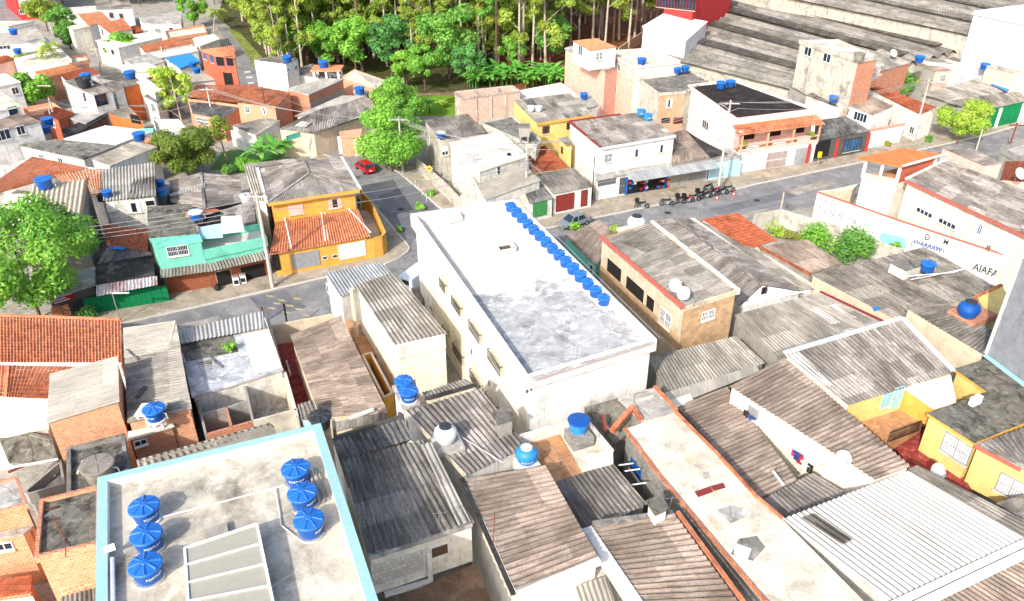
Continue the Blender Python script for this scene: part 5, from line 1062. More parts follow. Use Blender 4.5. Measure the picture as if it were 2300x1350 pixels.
h = hs('grey building with white balustrade at the right edge of the road', 't4', [(1765,1060,4.2),(1929,1010,4.2),(2100,1080,4.2),(1900,1130,4.2)], 'grey_wall', 'flat', 'deck_grey', rk=dict(parapet=.6))
# ================================================================ NORTH OF THE MAIN ROAD, CENTRE
h = House('house', 'white two storey house with grey ribbed roof and motorcycle shop below', Q('t3', (575,885,6.6),(800,1068,6.6),(1342,975,6.6),(1095,812,6.6)), 'white_wall')
P = h.P; h.corr('fibre', [P[3]+Vector((0,0,.1)), P[0]+Vector((0,0,.1)), P[1], P[2]], pitch=.2, amp=.034)
h.bar('coping', P[0]+Vector((0,0,.12)), P[1]+Vector((0,0,.12)), .28, .2, 'rust_red_door'); h.bar('coping', P[0]+Vector((0,0,.16)), P[0].lerp(P[3],.7)+Vector((0,0,.16)), .25, .2, 'rust_red_door'); h.bar('fascia', P[1]+Vector((0,-.1,-.12)), P[2]+Vector((0,-.1,-.12)), .16, .3, 'white_paint')
h.win(1, 't3', 855, 1140, 1.0, 1.05, 'grille'); h.win(1, 't3', 1060, 1105, 1.0, 1.05, 'shutter'); h.win(1, 't3', 1240, 1073, 1.0, 1.05, 'shutter')
ltank(1441, 246, 6.9, 'rear pale blue water tank on the white shop house', 'skylid', 1.3, .3); ltank(1456, 256, 6.8, 'front pale blue water tank on the white shop house', 'skylid', 1.3, .6)
h = House('shop', 'motorcycle shop front with blue posts under a grey corrugated awning', Q('u1', (765,175,3.0),(985,135,3.0),(1590,40,3.0),(1600,5,3.0),(1310,50,3.0),(760,120,3.0)), 'white_wall', 'shop')
h.slabroof('deck_grey'); a_, b_ = Q('u1', (985,128,3.15),(1605,18,3.15)); mb = MB(); mb.corr(*Q('u1', (985,122,3.2),(1600,12,3.2),(1662,88,2.75),(1042,190,2.75)), pitch=.2, amp=.034); h.part('awning', mb, 'metal_grey')
a, b, d, n = h.edge(1)
for x, y in ((985,210),(1128,205),(1270,195)): c = on_wall(a, b, *T('u1', x, y)); mb = MB(); mb.box((c.x,c.y,1.3), (.3,.3,2.5), math.atan2(d.y,d.x)); h.part('post', mb, 'blue_paint')
for x, y, w in ((1060,215,2.8),(1200,200,2.8),(1430,150,4.2)): h.win(1, 'u1', x, y, w, 2.0, 'hole', 'blue_paint')
h.win(0, 'u1', 845, 185, 2.6, .9, 'bargate', 'grey_paint'); h.win(0, 'u1', 958, 215, .9, 2.2, 'bargate', 'silver_metal')
GOODS = thing('shop_stock', 'colourful motorcycle helmets and parts displayed at the shop front', 'goods', on_wall(a,b,*T('u1',1060,240)), local=False)
for k in range(26):
    c = on_wall(a, b, *T('u1', 1010+ (k%13)*20 + (60 if k%13>6 else 0), 190+(k//13)*40+random.random()*12-(k%13)*2)); c.z = max(c.z, .4); mb = MB(); mb.box(tuple(c+n*.15), (.3,.2,.3), random.random()); mb.build('boxed_part', random.choice(['cloth_red','moto_red','white_paint','black_paint','blue_paint','orange_plastic']), GOODS)
hs('ribbed roof with patched sheets between the white shop house and big white house', 't3', [(1320,955,4.4),(1405,935,4.4),(1590,1140,3.5),(1310,1192,3.5)], 'grey_wall', 'corr', 'fibre_brown')
hs('dark patched roof beside the stained brick wall', 't3', [(1410,935,4.2),(1500,1000,4.0),(1720,1110,3.4),(1595,1140,3.4)], 'grey_wall', 'corr', 'deck_dark')
h = hs('pale blue garage with metal gate beside the utility pole', 't3', [(1580,1170,2.9),(1815,1130,2.9),(1830,1060,2.9),(1640,1080,2.9)], 'sky_wall', 'slab', 'deck_grey', 'garage', cat='garage'); h.win(0, 't3', 1660, 1260, 1.5, 2.1, 'gate', 'pale_blue'); h.win(0, 't3', 1760, 1225, 2.2, 2.2, 'gate', 'pale_blue')
# small low houses at the corner
h = hs('low house with mossy ribbed roof and two dark red doors by the pavement', 'u1', [(335,130,3.6),(605,85,3.6),(748,222,2.9),(457,280,2.9)], 'white_wall', 'corr', 'fibre_dark'); h.win(2, 'u1', 543, 335, 2.5, 2.1, 'gate', 'rust_red_door'); h.win(2, 'u1', 681, 305, .85, 2.1, 'door', 'rust_red_door')
h = hs('small striped roof shed with green gate at the street corner', 'u1', [(235,210,3.4),(340,165,3.4),(462,308,2.6),(285,350,2.6)], 'old_white_wall', 'corr', 'fibre_black', name='shed', cat='shed'); h.win(2, 'u1', 362, 385, 1.9, 1.8, 'gate', 'green_paint')
h = hs('house with old red tiled roof tangled in cables', 't3', [(285,1100,4.4),(395,1048,4.4),(575,1213,3.6),(270,1255,3.4)], 'pale_yellow_wall', 'tile', 'tile_old')
h = House('house', 'yellow two storey house with patched ribbed roof and two white tanks', Q('t3', (168,722,6.6),(338,893,6.6),(748,828,6.6),(578,672,6.6)), 'pale_yellow_wall'); P = h.P; h.corr('fibre_light', [P[3], P[0], P[1], P[2]], pitch=.2, amp=.034)
for q in ([(240,720),(300,712),(350,765),(285,775)], [(410,720),(455,712),(500,765),(455,772)], [(515,820),(550,815),(590,845),(555,852)], [(595,808),(635,800),(675,832),(640,840)], [(480,690),(520,682),(535,705),(495,712)]): mb = MB(); mb.corr(*Q('t3', *[(x, y, 6.65) for x, y in q]), pitch=.2, amp=.03); h.part('dark_sheet', mb, 'fibre_black')
h.bar('fascia', P[1]+Vector((0,-.1,-.1)), P[2]+Vector((0,-.1,-.1)), .16, .3, 'yellow_wall'); h.win(1, 't3', 405, 937, 1.0, .95, 'shutter', 'wood_brown'); h.win(1, 't3', 565, 910, .4, .9, 'plain', 'wood_brown')
ltank(1193, 238, 6.8, 'left white water tank on the yellow two storey house', 'white', 1.1, 0); ltank(1210, 238, 6.8, 'right white water tank on the yellow two storey house', 'white', 1.1, 0)
h = hs('small yellow porch wing with grey roof beside the white shop house', 't3', [(492,1000,4.6),(560,985,4.8),(600,1045,4.6),(560,1060,4.4)], 'pale_yellow_wall', 'corr', 'fibre'); h.win(3, 't3', 523, 1085, .5, .9, 'plain', 'wood_brown')
h = hs('white building with flat dark roof terrace next to the yellow house', '', [(1075,273,6.0),(1205,330,6.0),(1216,312,6.0),(1150,258,6.0)], 'mould_wall', 'flat', 'deck_dirty', rk=dict(parapet=.3))
t = thing('cement_tank', 'square cement tank on posts above the dark roof terrace', 'cement tank', W(1177,318,5.7)); mb = MB(); mb.box((0,0,1.5), (1.4,1.4,1.2)); mb.build('box', 'grey_wall', t); mb = MB(); mb.box((0,0,2.15), (1.55,1.55,.12)); mb.build('lid', 'deck_dirty', t); legs(t, [(sx*.5, sy*.5, .45) for sx in (-1,1) for sy in (-1,1)], (.2,.2,.9), 'grey_wall', 'leg')
h = hs('house with smooth cream sloping roof and dark vent slots', '', [(1009,320,6.4),(1076,385,6.0),(1187,349,6.0),(1124,295,6.4)], 'old_white_wall', 'slab', 'deck_white'); h.win(1, '', 1120, 383, .5, 1.0, 'plain')
mb = MB(); q = W(1143,347,6.2); [mb.box((q.x, q.y+k*.3, q.z+.05), (.45,.12,.1)) for k in (-1,0,1)]; h.part('vent', mb, 'black_paint')
hs('low house with pale metal striped roof under the cables', '', [(1060,395,4.6),(1090,450,4.0),(1215,405,4.2),(1160,352,4.8)], 'old_white_wall', 'corr', 'fibre_pale')
h = hs('stained grey two storey house with mossy dark ribbed roof beside the street tree', 't2', [(1295,868,6.0),(1408,1010,6.0),(1742,962,6.0),(1612,820,6.0)], 'mould_wall', 'corr2', 'fibre_dark'); h.win(0, 't2', 1330, 1010, .8, 1.1, 'slide'); h.win(1, 't2', 1445, 1090, .8, 1.1, 'half'); h.win(0, 't2', 1310, 1110, .6, .8, 'plain')
ltank(990, 296, 6.2, 'blue water tank with white lid on the stained grey house', 'whitelid', 1.3, 0)
h = hs('brick red balcony wing with railing below the cream sloping roof', 't6', [(1520,130,4.0),(1660,380,3.6),(1690,360,3.6),(1600,100,4.0)], 'old_white_wall', 'slab', 'patio_tile', 'balcony_wing', cat='house')
wall_thing('boundary_wall', 'white wall climbing along the verge from the street tree to the corner', 't6', [(1240,175,2.0),(1420,330,2.0),(1560,470,2.0)], 2.2, .2, 'mould_wall'); wall_thing('boundary_wall', 'white stained corner wall below the electric pole', 't6', [(1560,440,2.6),(1700,480,2.6)], 2.6, .2, 'mould_wall')
# unfinished brick box
P = Q('', (1036,222,5.0),(1168,205,5.0),(1150,193,5.0),(1021,207,5.0)); t = thing('unfinished_house', 'roofless unfinished brick house with bare concrete beams', 'house', P[0]*.5+P[2]*.5-Vector((0,0,5)), local=False)
o_, I = poly_inset(P, .2)[0], None
for i in range(4):
    a, b = P[i], P[(i+1)%4]; mb = MB(); ai, bi = o_[i], o_[(i+1)%4]; g = Vector((0,0,5)); mb.face([a-g,b-g,b,a]); mb.face([ai-g,bi-g,bi,ai]); mb.face([a,b,bi,ai]); mb.build('wall', 'pale_brick', t); mb = MB(); mb.bar(a, b, .24, .22); mb.build('beam', 'deck_grey', t)
    for k in range(1, 4): p = a.lerp(b, k/4); n = Vector((b.y-a.y, a.x-b.x, 0)).normalized()*.02; mb = MB(); mb.bar(p+n-Vector((0,0,4.9)), p+n, .2, .26); mb.build('pillar', 'deck_grey', t)
for k in (.33, .66): mb = MB(); mb.bar(P[0].lerp(P[1], k), P[3].lerp(P[2], k), .2, .2); mb.build('beam', 'deck_grey', t)
mb = MB(); mb.bar(P[0].lerp(P[1], .6), P[3].lerp(P[2], .75), .15, .15); mb.build('prop', 'deck_white', t)
h = hs('low white flat roof in front of the unfinished brick house', '', [(1140,208,3.5),(1260,185,3.5),(1300,215,3.5),(1180,230,3.5)], 'white_wall', 'slab', 'deck_white')
ltank(1312, 209, 5.6, 'blue water tank on the block behind the yellow two storey house', 'blue', 1.3, 0)
hs('grey plastered block behind the yellow two storey house', '', [(1285,222,5.4),(1325,212,5.4),(1345,235,5.2),(1310,245,5.2)], 'old_white_wall', 'slab', 'deck_grey', 'tank_block', cat='house')
# tall brick house
h = House('house', 'tall bare brick house with an orange tiled attic at the edge of the wood', Q('t3', (540,345,8.6),(835,512,8.3),(965,448,8.5),(690,305,8.8)), 'pale_brick'); h.slabroof('deck_grey')
h = hs('rear storey of the tall bare brick house with pale front and small barred windows', 't3', [(838,365,9.8),(1045,472,9.6),(1378,432,9.6),(1150,345,9.8)], 'old_white_wall', 'flat', 'deck_cream', rk=dict(parapet=.35, cap='brick'), mats={0: 'pale_brick'})
h.win(0, 't3', 866, 455, .7, 1.0, 'grille'); h.win(0, 't3', 935, 490, .8, 1.0, 'slide'); h.win(0, 't3', 1003, 530, .8, 1.2, 'grille'); h.win(0, 't3', 850, 605, .5, .9, 'plain'); h.win(0, 't3', 910, 645, .4, 1.0, 'plain')
ltank(1442, 131, 9.5, 'blue water tank on the roof terrace of the tall brick house', 'blue', 1.5, 0)
h = hs('orange tiled attic room with white walls on top of the tall brick house', 't3', [(595,298,11.6),(720,368,11.4),(922,342,11.4),(770,278,11.8)], 'white_wall', 'tile', 'tile_pale', 'attic', base=8.3); h.win(0, 't3', 655, 365, 1.3, 1.4, 'slide', 'white_paint', 'blue_glass'); h.win(1, 't3', 790, 405, 1.1, 1.1, 'grille')
h = hs('salmon front house with black flat roof and white streaked side wall', 't3', [(1048,545,7.4),(1225,672,7.2),(1420,655,7.2),(1580,575,7.4),(1440,508,7.4)], 'mould_wall', 'flat', 'deck_dirty', rk=dict(parapet=.2), mats={1: 'salmon_wall'}); h.win(1, 't3', 1295, 745, .9, 1.2, 'shutter'); h.win(1, 't3', 1360, 870, 1.5, .9, 'bargate', 'rust_paint'); h.win(1, 't3', 1270, 870, 1.4, .8, 'hole', 'rust_paint')
ltank(1522, 152, 7.6, 'left blue water tank on the black flat roof', 'blue', 1.35, 0); ltank(1540, 149, 7.6, 'right blue water tank on the black flat roof', 'blue', 1.35, 0)
# big white house with tar roof
h = House('house', 'big white house with black tar roof and stained white side wall', Q('', (1545,190,7.4),(1655,266,7.4),(1834,244,7.4),(1650,178,7.4)), 'white_wall'); h.flat('deck_tar', .35, .2, 'pink_wall')
h.win(0, 't3', 1447, 845, 1.3, 1.1, 'grille'); h.win(0, 't3', 1558, 902, 2.0, 1.2, 'slide'); h.win(0, 't3', 1660, 965, .9, 1.2, 'closed'); h.win(0, 't3', 1690, 790, 2.6, .9, 'hole')
ltank(1621, 184, 7.2, 'left blue water tank at the back of the black tar roof', 'blue', 1.6, 0); ltank(1642, 181, 7.2, 'right blue water tank at the back of the black tar roof', 'blue', 1.5, 0)
for k in range(30):
    q = W(1580+random.random()*190, 192+random.random()*52, 7.06); mb = MB(); mb.box((0,0,.07), (.35,.2,.14), random.random()*3)
    if -.1 < (q.y-W(1655,266,7.4).y) and q.x < W(1800,240,7.4).x: tag(mb.build('loose_brick', 'pale_brick', None, at=q), 'loose brick lying on the black tar roof', 'brick', 'loose bricks on the black tar roof')
A, B, d, n = h.edge(1)
def fr(u, o, z): q = A.lerp(B, u)+n*o; return Vector((q.x, q.y, z))
w = House('house', 'pink balcony wing with orange tile canopy, balusters and three garage gates', [fr(-.02,1.9,3.1), fr(1.0,1.9,3.1), fr(1.0,.1,3.1), fr(-.02,.1,3.1)], 'pale_pink_wall', 'house', inset=.1); w.slabroof('patio_tile', .3, edge='white_wall')
w.tile('tile_orange', [fr(-.06,.05,6.5), fr(1.04,.05,6.5), fr(1.04,2.2,5.7), fr(-.06,2.2,5.7)], name='canopy'); w.bar('hand_rail', fr(-.02,1.85,4.1), fr(1,1.85,4.1), .2, .14, 'pink_wall'); w.bar('rail_base', fr(-.02,1.86,3.3), fr(1,1.86,3.3), .2, .4, 'pink_wall')
mb = MB(); mb.face([fr(0,.05,3.1), fr(1,.05,3.1), fr(1,.05,6.4), fr(0,.05,6.4)]); w.part('rear_wall', mb, 'pink_wall')
for u in (0, .33, .66, 1): w.bar('column', fr(u,1.8,3.1), fr(u,1.8,5.8), .26, .26, 'salmon_wall')
for u in (.16, .5, .82): w.win(0, '', 0, 0, 1.9, .55, 'bargate', 'white_paint', u=u, zc=3.78)
for u in (.18, .52, .83): opening(w, fr(u,.06,4.9), d, n, 1.8, 1.5, 'hole', 'rust_paint')
w.win(0, '', 0, 0, 2.4, 2.3, 'gate', 'white_paint', u=.15, zc=1.3); w.win(0, '', 0, 0, 3.2, 2.3, 'bargate', 'pale_pink_wall', u=.5, zc=1.3); w.win(0, '', 0, 0, 2.6, 2.3, 'gate', 'metal_grey', u=.85, zc=1.3)
for u, lb in ((.06, 'left'), (.93, 'right')): q = fr(u,1.6,3.9); bush(q, 'yellow flowered potted plant at the '+lb+' end of the pink balcony', .8, 'leaf_yellow', 220, .14, 7, name='potted_plant')
# garage with red pillars
h = hs('garage with dark ribbed roof, red pillars and blue-glazed gate', 't4', [(425,870,3.9),(640,838,3.9),(828,945,3.3),(410,1022,3.3)], 'dark_wall', 'corr', 'fibre_black', 'garage'); a, b, d, n = h.edge(2)
for x, y in ((372,1090),(578,1050),(800,1010)): q = on_wall(a, b, *T('t4', x, y)); mb = MB(); mb.box((q.x,q.y,1.5), (.35,.35,3.0), math.atan2(d.y,d.x)); h.part('pillar', mb, 'red_wall')
h.win(2, 't4', 470, 1075, 2.6, 2.4, 'gate', 'black_paint'); h.win(2, 't4', 690, 1045, 3.2, 1.8, 'slide', 'black_paint', 'blue_glass')
h = hs('white house with brown ribbed roof and row of dark windows behind the garage', 't4', [(580,730,5.6),(830,832,5.2),(990,765,5.4),(770,670,5.8)], 'white_wall', 'corr2', 'fibre_brown'); h.win(0, 't4', 748, 845, 2.2, 1.2, 'slide'); h.win(0, 't4', 655, 805, .5, .9, 'plain')
h = hs('low dirty roof with cream verge behind the garage', 't4', [(350,690,5.2),(580,775,4.8),(760,680,5.2),(495,620,5.6)], 'cream_wall', 'corr', 'fibre_dark'); ltank(1873, 216, 5.6, 'blue water tank on the dirty roof behind the garage', 'blue', 1.4, 0)
h = hs('rough grey roof at the foot of the tall white house', 't4', [(230,625,5.0),(360,695,4.6),(400,650,4.8),(310,608,5.0)], 'grey_wall', 'corr', 'fibre_dark')
h = hs('red doored white porch beside the garage', 't4', [(820,845,3.8),(945,825,3.8),(960,790,3.8),(840,800,3.8)], 'red_wall', 'slab', 'deck_grey', 'porch', cat='house')
h = hs('white mural wall with orange frame beside the garage', 't4', [(800,945,3.0),(1070,895,3.0),(1075,885,3.0),(805,935,3.0)], 'white_wall', 'slab', 'salmon_wall', 'mural_wall', cat='wall')
h = hs('white house with long rust red tiled roof beside the tall pale tree', 't4', [(800,640,4.6),(1180,830,4.2),(1300,775,4.6),(880,625,5.0)], 'white_wall', 'tile2', 'tile_old'); h.win(0, 't4', 1120, 940, .8, 1.0, 'slide')
# tall white house
h = hs('tall white plastered house with two dark windows and brick end', 't4', [(305,288,12.4),(735,428,12.4),(880,405,12.4),(590,283,12.4)], 'mould_wall', 'flat', 'deck_cream', rk=dict(parapet=.3), mats={1: 'brick'}); h.win(0, 't4', 370, 372, 1.5, 1.2, 'slide'); h.win(0, 't4', 507, 418, 1.5, 1.2, 'slide')
ltank(1932, 118, 12.3, 'grey water tank on the corner of the tall white house', 'cement', 1.7, 0)
t = thing('staircase', 'white open framework stair at the brick end of the tall white house', 'stairs', W(*T('t4', 830, 610), 3), local=False); mb = MB(); a, b = Q('t4', (770,610,5.5),(880,540,8.5))
for k in range(12): q = a.lerp(b, k/11); mb.box(tuple(q), (1.0,.3,.1), .3); mb.bar(q, q+Vector((0,0,1.0)), .06)
mb.bar(a+Vector((0,0,1)), b+Vector((0,0,1)), .08); mb.build('flight', 'white_paint', t); mb = MB(); p0_, p1_ = Q('t4', (780,540,8.2),(855,470,10.8))
for k in range(6): q = p0_.lerp(p1_, k/5); mb.bar(q, q+Vector((1.2,0,0)), .07)
mb.bar(p0_, p1_, .08); mb.bar(p0_+Vector((1.2,0,0)), p1_+Vector((1.2,0,0)), .08); mb.build('lattice', 'white_paint', t)
h = hs('grey ribbed roof house with brick gable right of the tall white house', 't4', [(740,420,7.6),(880,520,7.2),(1110,455,7.2),(900,350,7.8)], 'brick', 'corr2', 'fibre_light'); ltank(2067, 126, 8.2, 'blue water tank in a brick cradle among the grey roofs', 'blue', 1.6, 0)
dish(W(*T('t4', 970, 420), 7.6), 'white satellite dish on a tall rod above the grey roofs', 1.5, .3)
hs('dark roofed house behind the grey ribbed roof with a brick cradle on top', 't4', [(890,350,7.0),(1240,440,7.0),(1430,465,6.6),(1000,325,7.2)], 'old_white_wall', 'corr', 'fibre_dark')
h = hs('grey plaster and pink house with brown ribbed roof and barred window', 't4', [(1095,440,6.4),(1290,515,6.0),(1415,508,6.0),(1240,440,6.4)], 'pink_wall', 'corr', 'fibre_brown', mats={0: 'grey_wall'}); h.win(1, 't4', 1340, 565, 1.0, 1.1, 'grille')
h = hs('white gable house with dark roof next to the pink house', 't4', [(1270,395,6.6),(1440,445,6.4),(1580,445,6.4),(1400,390,6.8)], 'white_wall', 'corr', 'fibre_dark'); h.win(1, 't4', 1485, 520, 1.0, 1.3, 'grille')
h = hs('wide low pale roof house with blue tarpaulin left of the green garage', 't4', [(1190,670,4.6),(1480,760,3.8),(1660,790,3.6),(1800,660,4.4),(1600,568,5.0)], 'grey_wall', None); h.corr('fibre_light', Q('t4', (1190,680,4.6),(1590,568,5.0),(1800,660,4.4),(1480,765,3.8))); h.corr('fibre', Q('t4', (1350,735,4.3),(1560,700,4.4),(1665,775,3.6),(1480,770,3.7)))
slabobj('tarp', 'blue tarpaulin on the wide low pale roof', 't4', [(1690,605,5.0),(1780,605,5.0),(1830,640,4.8),(1810,660,4.8)], 'blue_tarp', 'tarp', .1)
h = hs('green garage with dark ribbed roof at the right edge of the street', 't4', [(1560,700,4.4),(1900,660,4.6),(2000,720,3.6),(1650,795,3.4)], 'green_wall', 'corr', 'fibre_dark', 'garage'); h.win(2, 't4', 1690, 845, 2.4, 2.3, 'gate', 'green_wall'); h.win(2, 't4', 1830, 815, 3.0, 2.3, 'gate', 'green_wall'); a, b, d, n = h.edge(2)
for x, y in ((1640,835),(1750,820),(1915,790)): q = on_wall(a, b, *T('t4', x, y)); mb = MB(); mb.box((q.x,q.y,1.6), (.5,.3,3.2)); h.part('pillar', mb, 'white_wall')
h = hs('beige plastered house at the right edge above the green garage', 't4', [(1650,470,7.6),(1850,520,7.6),(2300,520,7.6),(2250,400,7.6),(1700,445,7.6)], 'beige_wall', 'slab', 'deck_grey')
t = thing('tank_stand', 'grey concrete stand carrying the blue tank at the white factory wall', 'stand', W(*T('t4', 1690, 440), 6.8)); legs(t, [(sx*1.0, sy*.8, 1.1) for sx in (-1,1) for sy in (-1,1)], (.2,.2,2.2), 'deck_dirty', 'leg'); mb = MB(); mb.box((0,0,2.25), (2.5,2.0,.15)); mb.build('platform', 'deck_dirty', t)
p = W(*T('t4', 1690, 440), 6.8); tank(p+Vector((0,0,2.33)), 'blue water tank standing high on the concrete stand', 'blue', 1.7); ltank(2214, 143, 6.8, 'blue water tank beneath the concrete stand', 'blue', 1.5)
t = thing('cement_tank', 'wide oval cement tank under the trees at the warehouse wall', 'cement tank', W(*T('t4', 1340, 375), 6.0)); mb = MB(); mb.lathe([(0,0),(1.7,0),(2.0,.3),(2.0,.8),(1.8,.95),(0,1.0)], n=24); mb.build('basin', 'tank_cement', t); mb = MB(); mb.lathe([(1.5,1.0),(1.4,1.08),(0,1.1)], n=24); mb.build('lid', 'deck_dirty', t)
# warehouses
def wh(label, pts, wall, mats=None): return House('warehouse', label, Q('', *pts), wall, 'warehouse', mats=mats)
h = wh('vast grey warehouse roof of long ribbed sheets with dark ventilator bands', [(1474,124,3.9),(1800,206,3.9),(2178,108,7.9),(1663,-17,7.9)], 'mould_wall')
A, B, C_, D = Q('', (1472,124,4.1),(1660,-18,8.1),(2180,107,8.1),(1802,207,4.1)); h.corr('warehouse_sheet', [A, B, C_, D], pitch=2.6, amp=.3, row=12, lap=.04, seg=6)
for k, (f0, f1) in enumerate(((.2,.27),(.43,.5),(.66,.73),(.88,.95))):
    up = Vector((0,0,.55)); mb = MB(); mb.corr(A.lerp(B,f0)+up+(D-A)*.07, D.lerp(C_,f0)+up-(D-A)*.1, D.lerp(C_,f1)+up-(D-A)*.1, A.lerp(B,f1)+up+(D-A)*.07, pitch=.55, amp=.16, row=9); h.part('ventilator', mb, 'sheet_dark_band')
h = wh('second grey warehouse roof rising behind a long white clerestory wall', [(1655,-28,10.4),(2176,80,10.6),(2290,30,13),(1850,-90,13)], 'mould_wall'); A, B, C_, D = Q('', (1645,-31,10.7),(1850,-100,14),(2330,8,14),(2182,80,10.8)); h.corr('warehouse_sheet', [A, B, C_, D], pitch=2.6, amp=.3, row=12, lap=.04)
for f0, f1 in ((.25,.32),(.6,.68)): mb = MB(); up = Vector((0,0,.3)); mb.corr(A.lerp(B,f0)+up, D.lerp(C_,f0)+up, D.lerp(C_,f1)+up, A.lerp(B,f1)+up, pitch=.55, amp=.16, row=9); h.part('ventilator', mb, 'sheet_dark_band')
a = W(2148,160,5.0); zt = zat(a, 24); b = W(2290,200,5.0); d = (b-a); d.z = 0; d.normalize(); n = Vector((-d.y,d.x,0)); n = n if n.y > 0 else -n
h = House('factory', 'plain white factory block at the right edge above the houses', [Vector((p.x,p.y,zt)) for p in (a, a+d*40, a+d*40+n*25, a+n*25)], 'lilac_wall', 'factory'); h.flat('deck_white', .4, .2, 'white_wall')
h = hs('white walled hall with sloping top in front of the red building', '', [(1443,58,9.0),(1541,92,7.5),(1590,48,8.5),(1490,30,9.5)], 'white_wall', 'slab', 'deck_white', 'hall', cat='building')
h = hs('bright red building with dark window band at the edge of the wood', '', [(1493,-12,13),(1560,-5,13),(1650,-40,13),(1540,-60,13)], 'red_wall', 'slab', 'deck_grey', 'red_building', cat='building', base=2); h.win(0, 't3', 1345, 15, 8.0, 2.4, 'slide', 'red_paint')
wall_thing('boundary_wall', 'brown plank boundary wall at the edge of the wood', 't3', [(930,345,2.5),(1095,235,2.5),(1110,180,2.5)], 2.5, .2, 'beige_wall')
# ================================================================ SOUTH SIDE OF THE LEFT STREET
h = House('house', 'house with bright orange tiled roof in the left foreground', Q('u3', (-300,85,5.2),(872,126,5.2),(878,432,4.3),(-300,430,4.3)), 'white_wall'); h.tile('tile_bright'); h.bar('ridge_cap', h.P[0]+Vector((0,0,.1)), h.P[1]+Vector((0,0,.1)), .25, .12, 'tile_bright'); h.bar('gutter', h.P[2]+Vector((0,-.08,-.08)), h.P[3]+Vector((0,-.08,-.08)), .2, .12, 'white_paint')
h = hs('lower orange tiled wing with hip, stained dark, in the left foreground', 'u3', [(60,455,4.1),(520,462,4.1),(340,695,3.4),(40,682,3.4)], 'white_wall', 'tile', 'tile_orange'); h.tile('tile_bright', Q('u3', (-300,430,4.1),(62,455,4.1),(40,684,3.4),(-300,640,3.4))); h.bar('hip_cap', h.P[0]+Vector((0,0,.08)), h.P[3]+Vector((0,0,.08)), .22, .1, 'tile_bright')
h = hs('brick house with pale ribbed roof of grey sheets in the left foreground', 'u3', [(360,515,6.5),(335,876,6.5),(862,716,6.9),(851,384,6.9)], 'orange_brick', 'corr', 'fibre_pale', rk=dict(pitch=.2, amp=.03))
h = hs('bright white flat roof left of the pale ribbed brick house', 'u3', [(-300,680,3.4),(345,690,3.4),(352,900,3.4),(180,930,3.4),(50,960,3.4),(-300,960,3.4)], 'old_white_wall', 'slab', 'deck_white')
h = hs('mould-black sloping concrete slab below the bright white flat roof', 'u3', [(-20,955,3.3),(185,925,3.3),(370,975,3.3),(420,1130,2.2),(60,1150,2.2)], 'grey_block', 'slab', 'deck_moss')
beam('long white gutter pipe spanning over the mouldy slab', 'v1', (0,400,4.5),(420,325,4.5), .12, 'tank_white', 'gutter_pipe', 'pipe')
h = hs('open concrete yard box with mossy floor in the left foreground', 'v1', [(170,560,3.0),(440,330,3.0),(470,500,3.0),(200,580,3.0)], 'grey_wall', 'flat', 'deck_moss', rk=dict(parapet=.7), name='yard_box', cat='shed')
h = hs('dirty grey flat roof holding a round cement tank', 'v1', [(480,240,5.6),(900,138,5.6),(925,400,5.6),(690,560,5.6),(480,575,5.6)], 'grey_block', 'flat', 'deck_moss', rk=dict(parapet=.3, th=.25, cap='deck_dirty'))
ltank(216, 1040, 5.4, 'round brown cement tank with hatch on the dirty grey flat roof', 'cement', 2.1, 0)
h = hs('dark stained flat roof with brick kerbs and a rusty aerial', 'v1', [(285,615,6.2),(720,505,6.2),(720,930,6.2),(245,1035,6.2)], 'orange_brick', 'flat', 'deck_moss', rk=dict(parapet=.25, th=.22, cap='brick', pmat='orange_brick'))
t = thing('antenna', 'rusty leaning television aerial on the dark stained flat roof', 'antenna', W(*T('v1', 470, 905), 6.0), local=True); mb = MB(); mb.tube((0,0,0),(-.6,.5,1.6),.03); mb.tube((0,0,0),(.9,-1.6,.3),.03); mb.build('mast', 'rust_paint', t); mb = MB(); [mb.bar((-.9+k*.12,.3+k*.05,1.5),(-.6+k*.12,.6+k*.05,1.75),.025) for k in range(5)]; mb.build('element', 'silver_metal', t)
hs('brick wing with grey strip roof next to the pale blue parapet', 'v1', [(340,1070,4.6),(700,960,4.6),(720,1240,2.8),(450,1330,2.8)], 'orange_brick', 'slab', 'orange_brick')
hs('grey ribbed shed roof in the lower left corner', 'v1', [(440,1320,3.2),(740,1240,3.4),(760,1500,3.0),(430,1500,3.0)], 'grey_wall', 'corr', 'fibre', name='shed', cat='shed')
h = hs('grey slab roofed brick house at the left edge', 'v1', [(-300,560,6.4),(125,445,6.4),(195,650,6.4),(-300,770,6.4)], 'orange_brick', 'flat', 'deck_grey', rk=dict(parapet=.15, cap='brick'))
h = hs('lower brick house with small dark window at the left edge', 'v1', [(-300,930,4.6),(165,866,4.6),(245,803,4.6),(-300,880,4.6)], 'orange_brick', 'slab', 'deck_grey'); h.win(0, 'v1', 30, 955, .9, .5, 'slide')
h = hs('small brick hut with white slab in the lower left corner', 'v1', [(-300,1230,2.6),(230,1160,2.6),(225,1280,2.6),(-300,1350,2.6)], 'brick', 'slab', 'tile_old', name='hut', cat='shed'); h = hs('white floor slab with brick pillar in the lower left corner', 'v1', [(-300,1340,2.0),(215,1275,2.0),(330,1500,2.0),(-300,1500,2.0)], 'old_white_wall', 'slab', 'deck_white', name='slab_block', cat='house')
h = House('house', 'brick house with long pale ribbed roof and blue tank at its end', Q('u3', (890,185,5.0),(920,872,5.0),(1386,765,5.2),(1270,130,5.2)), 'orange_brick'); P = h.P; h.corr('fibre_light', pitch=.22, amp=.036)
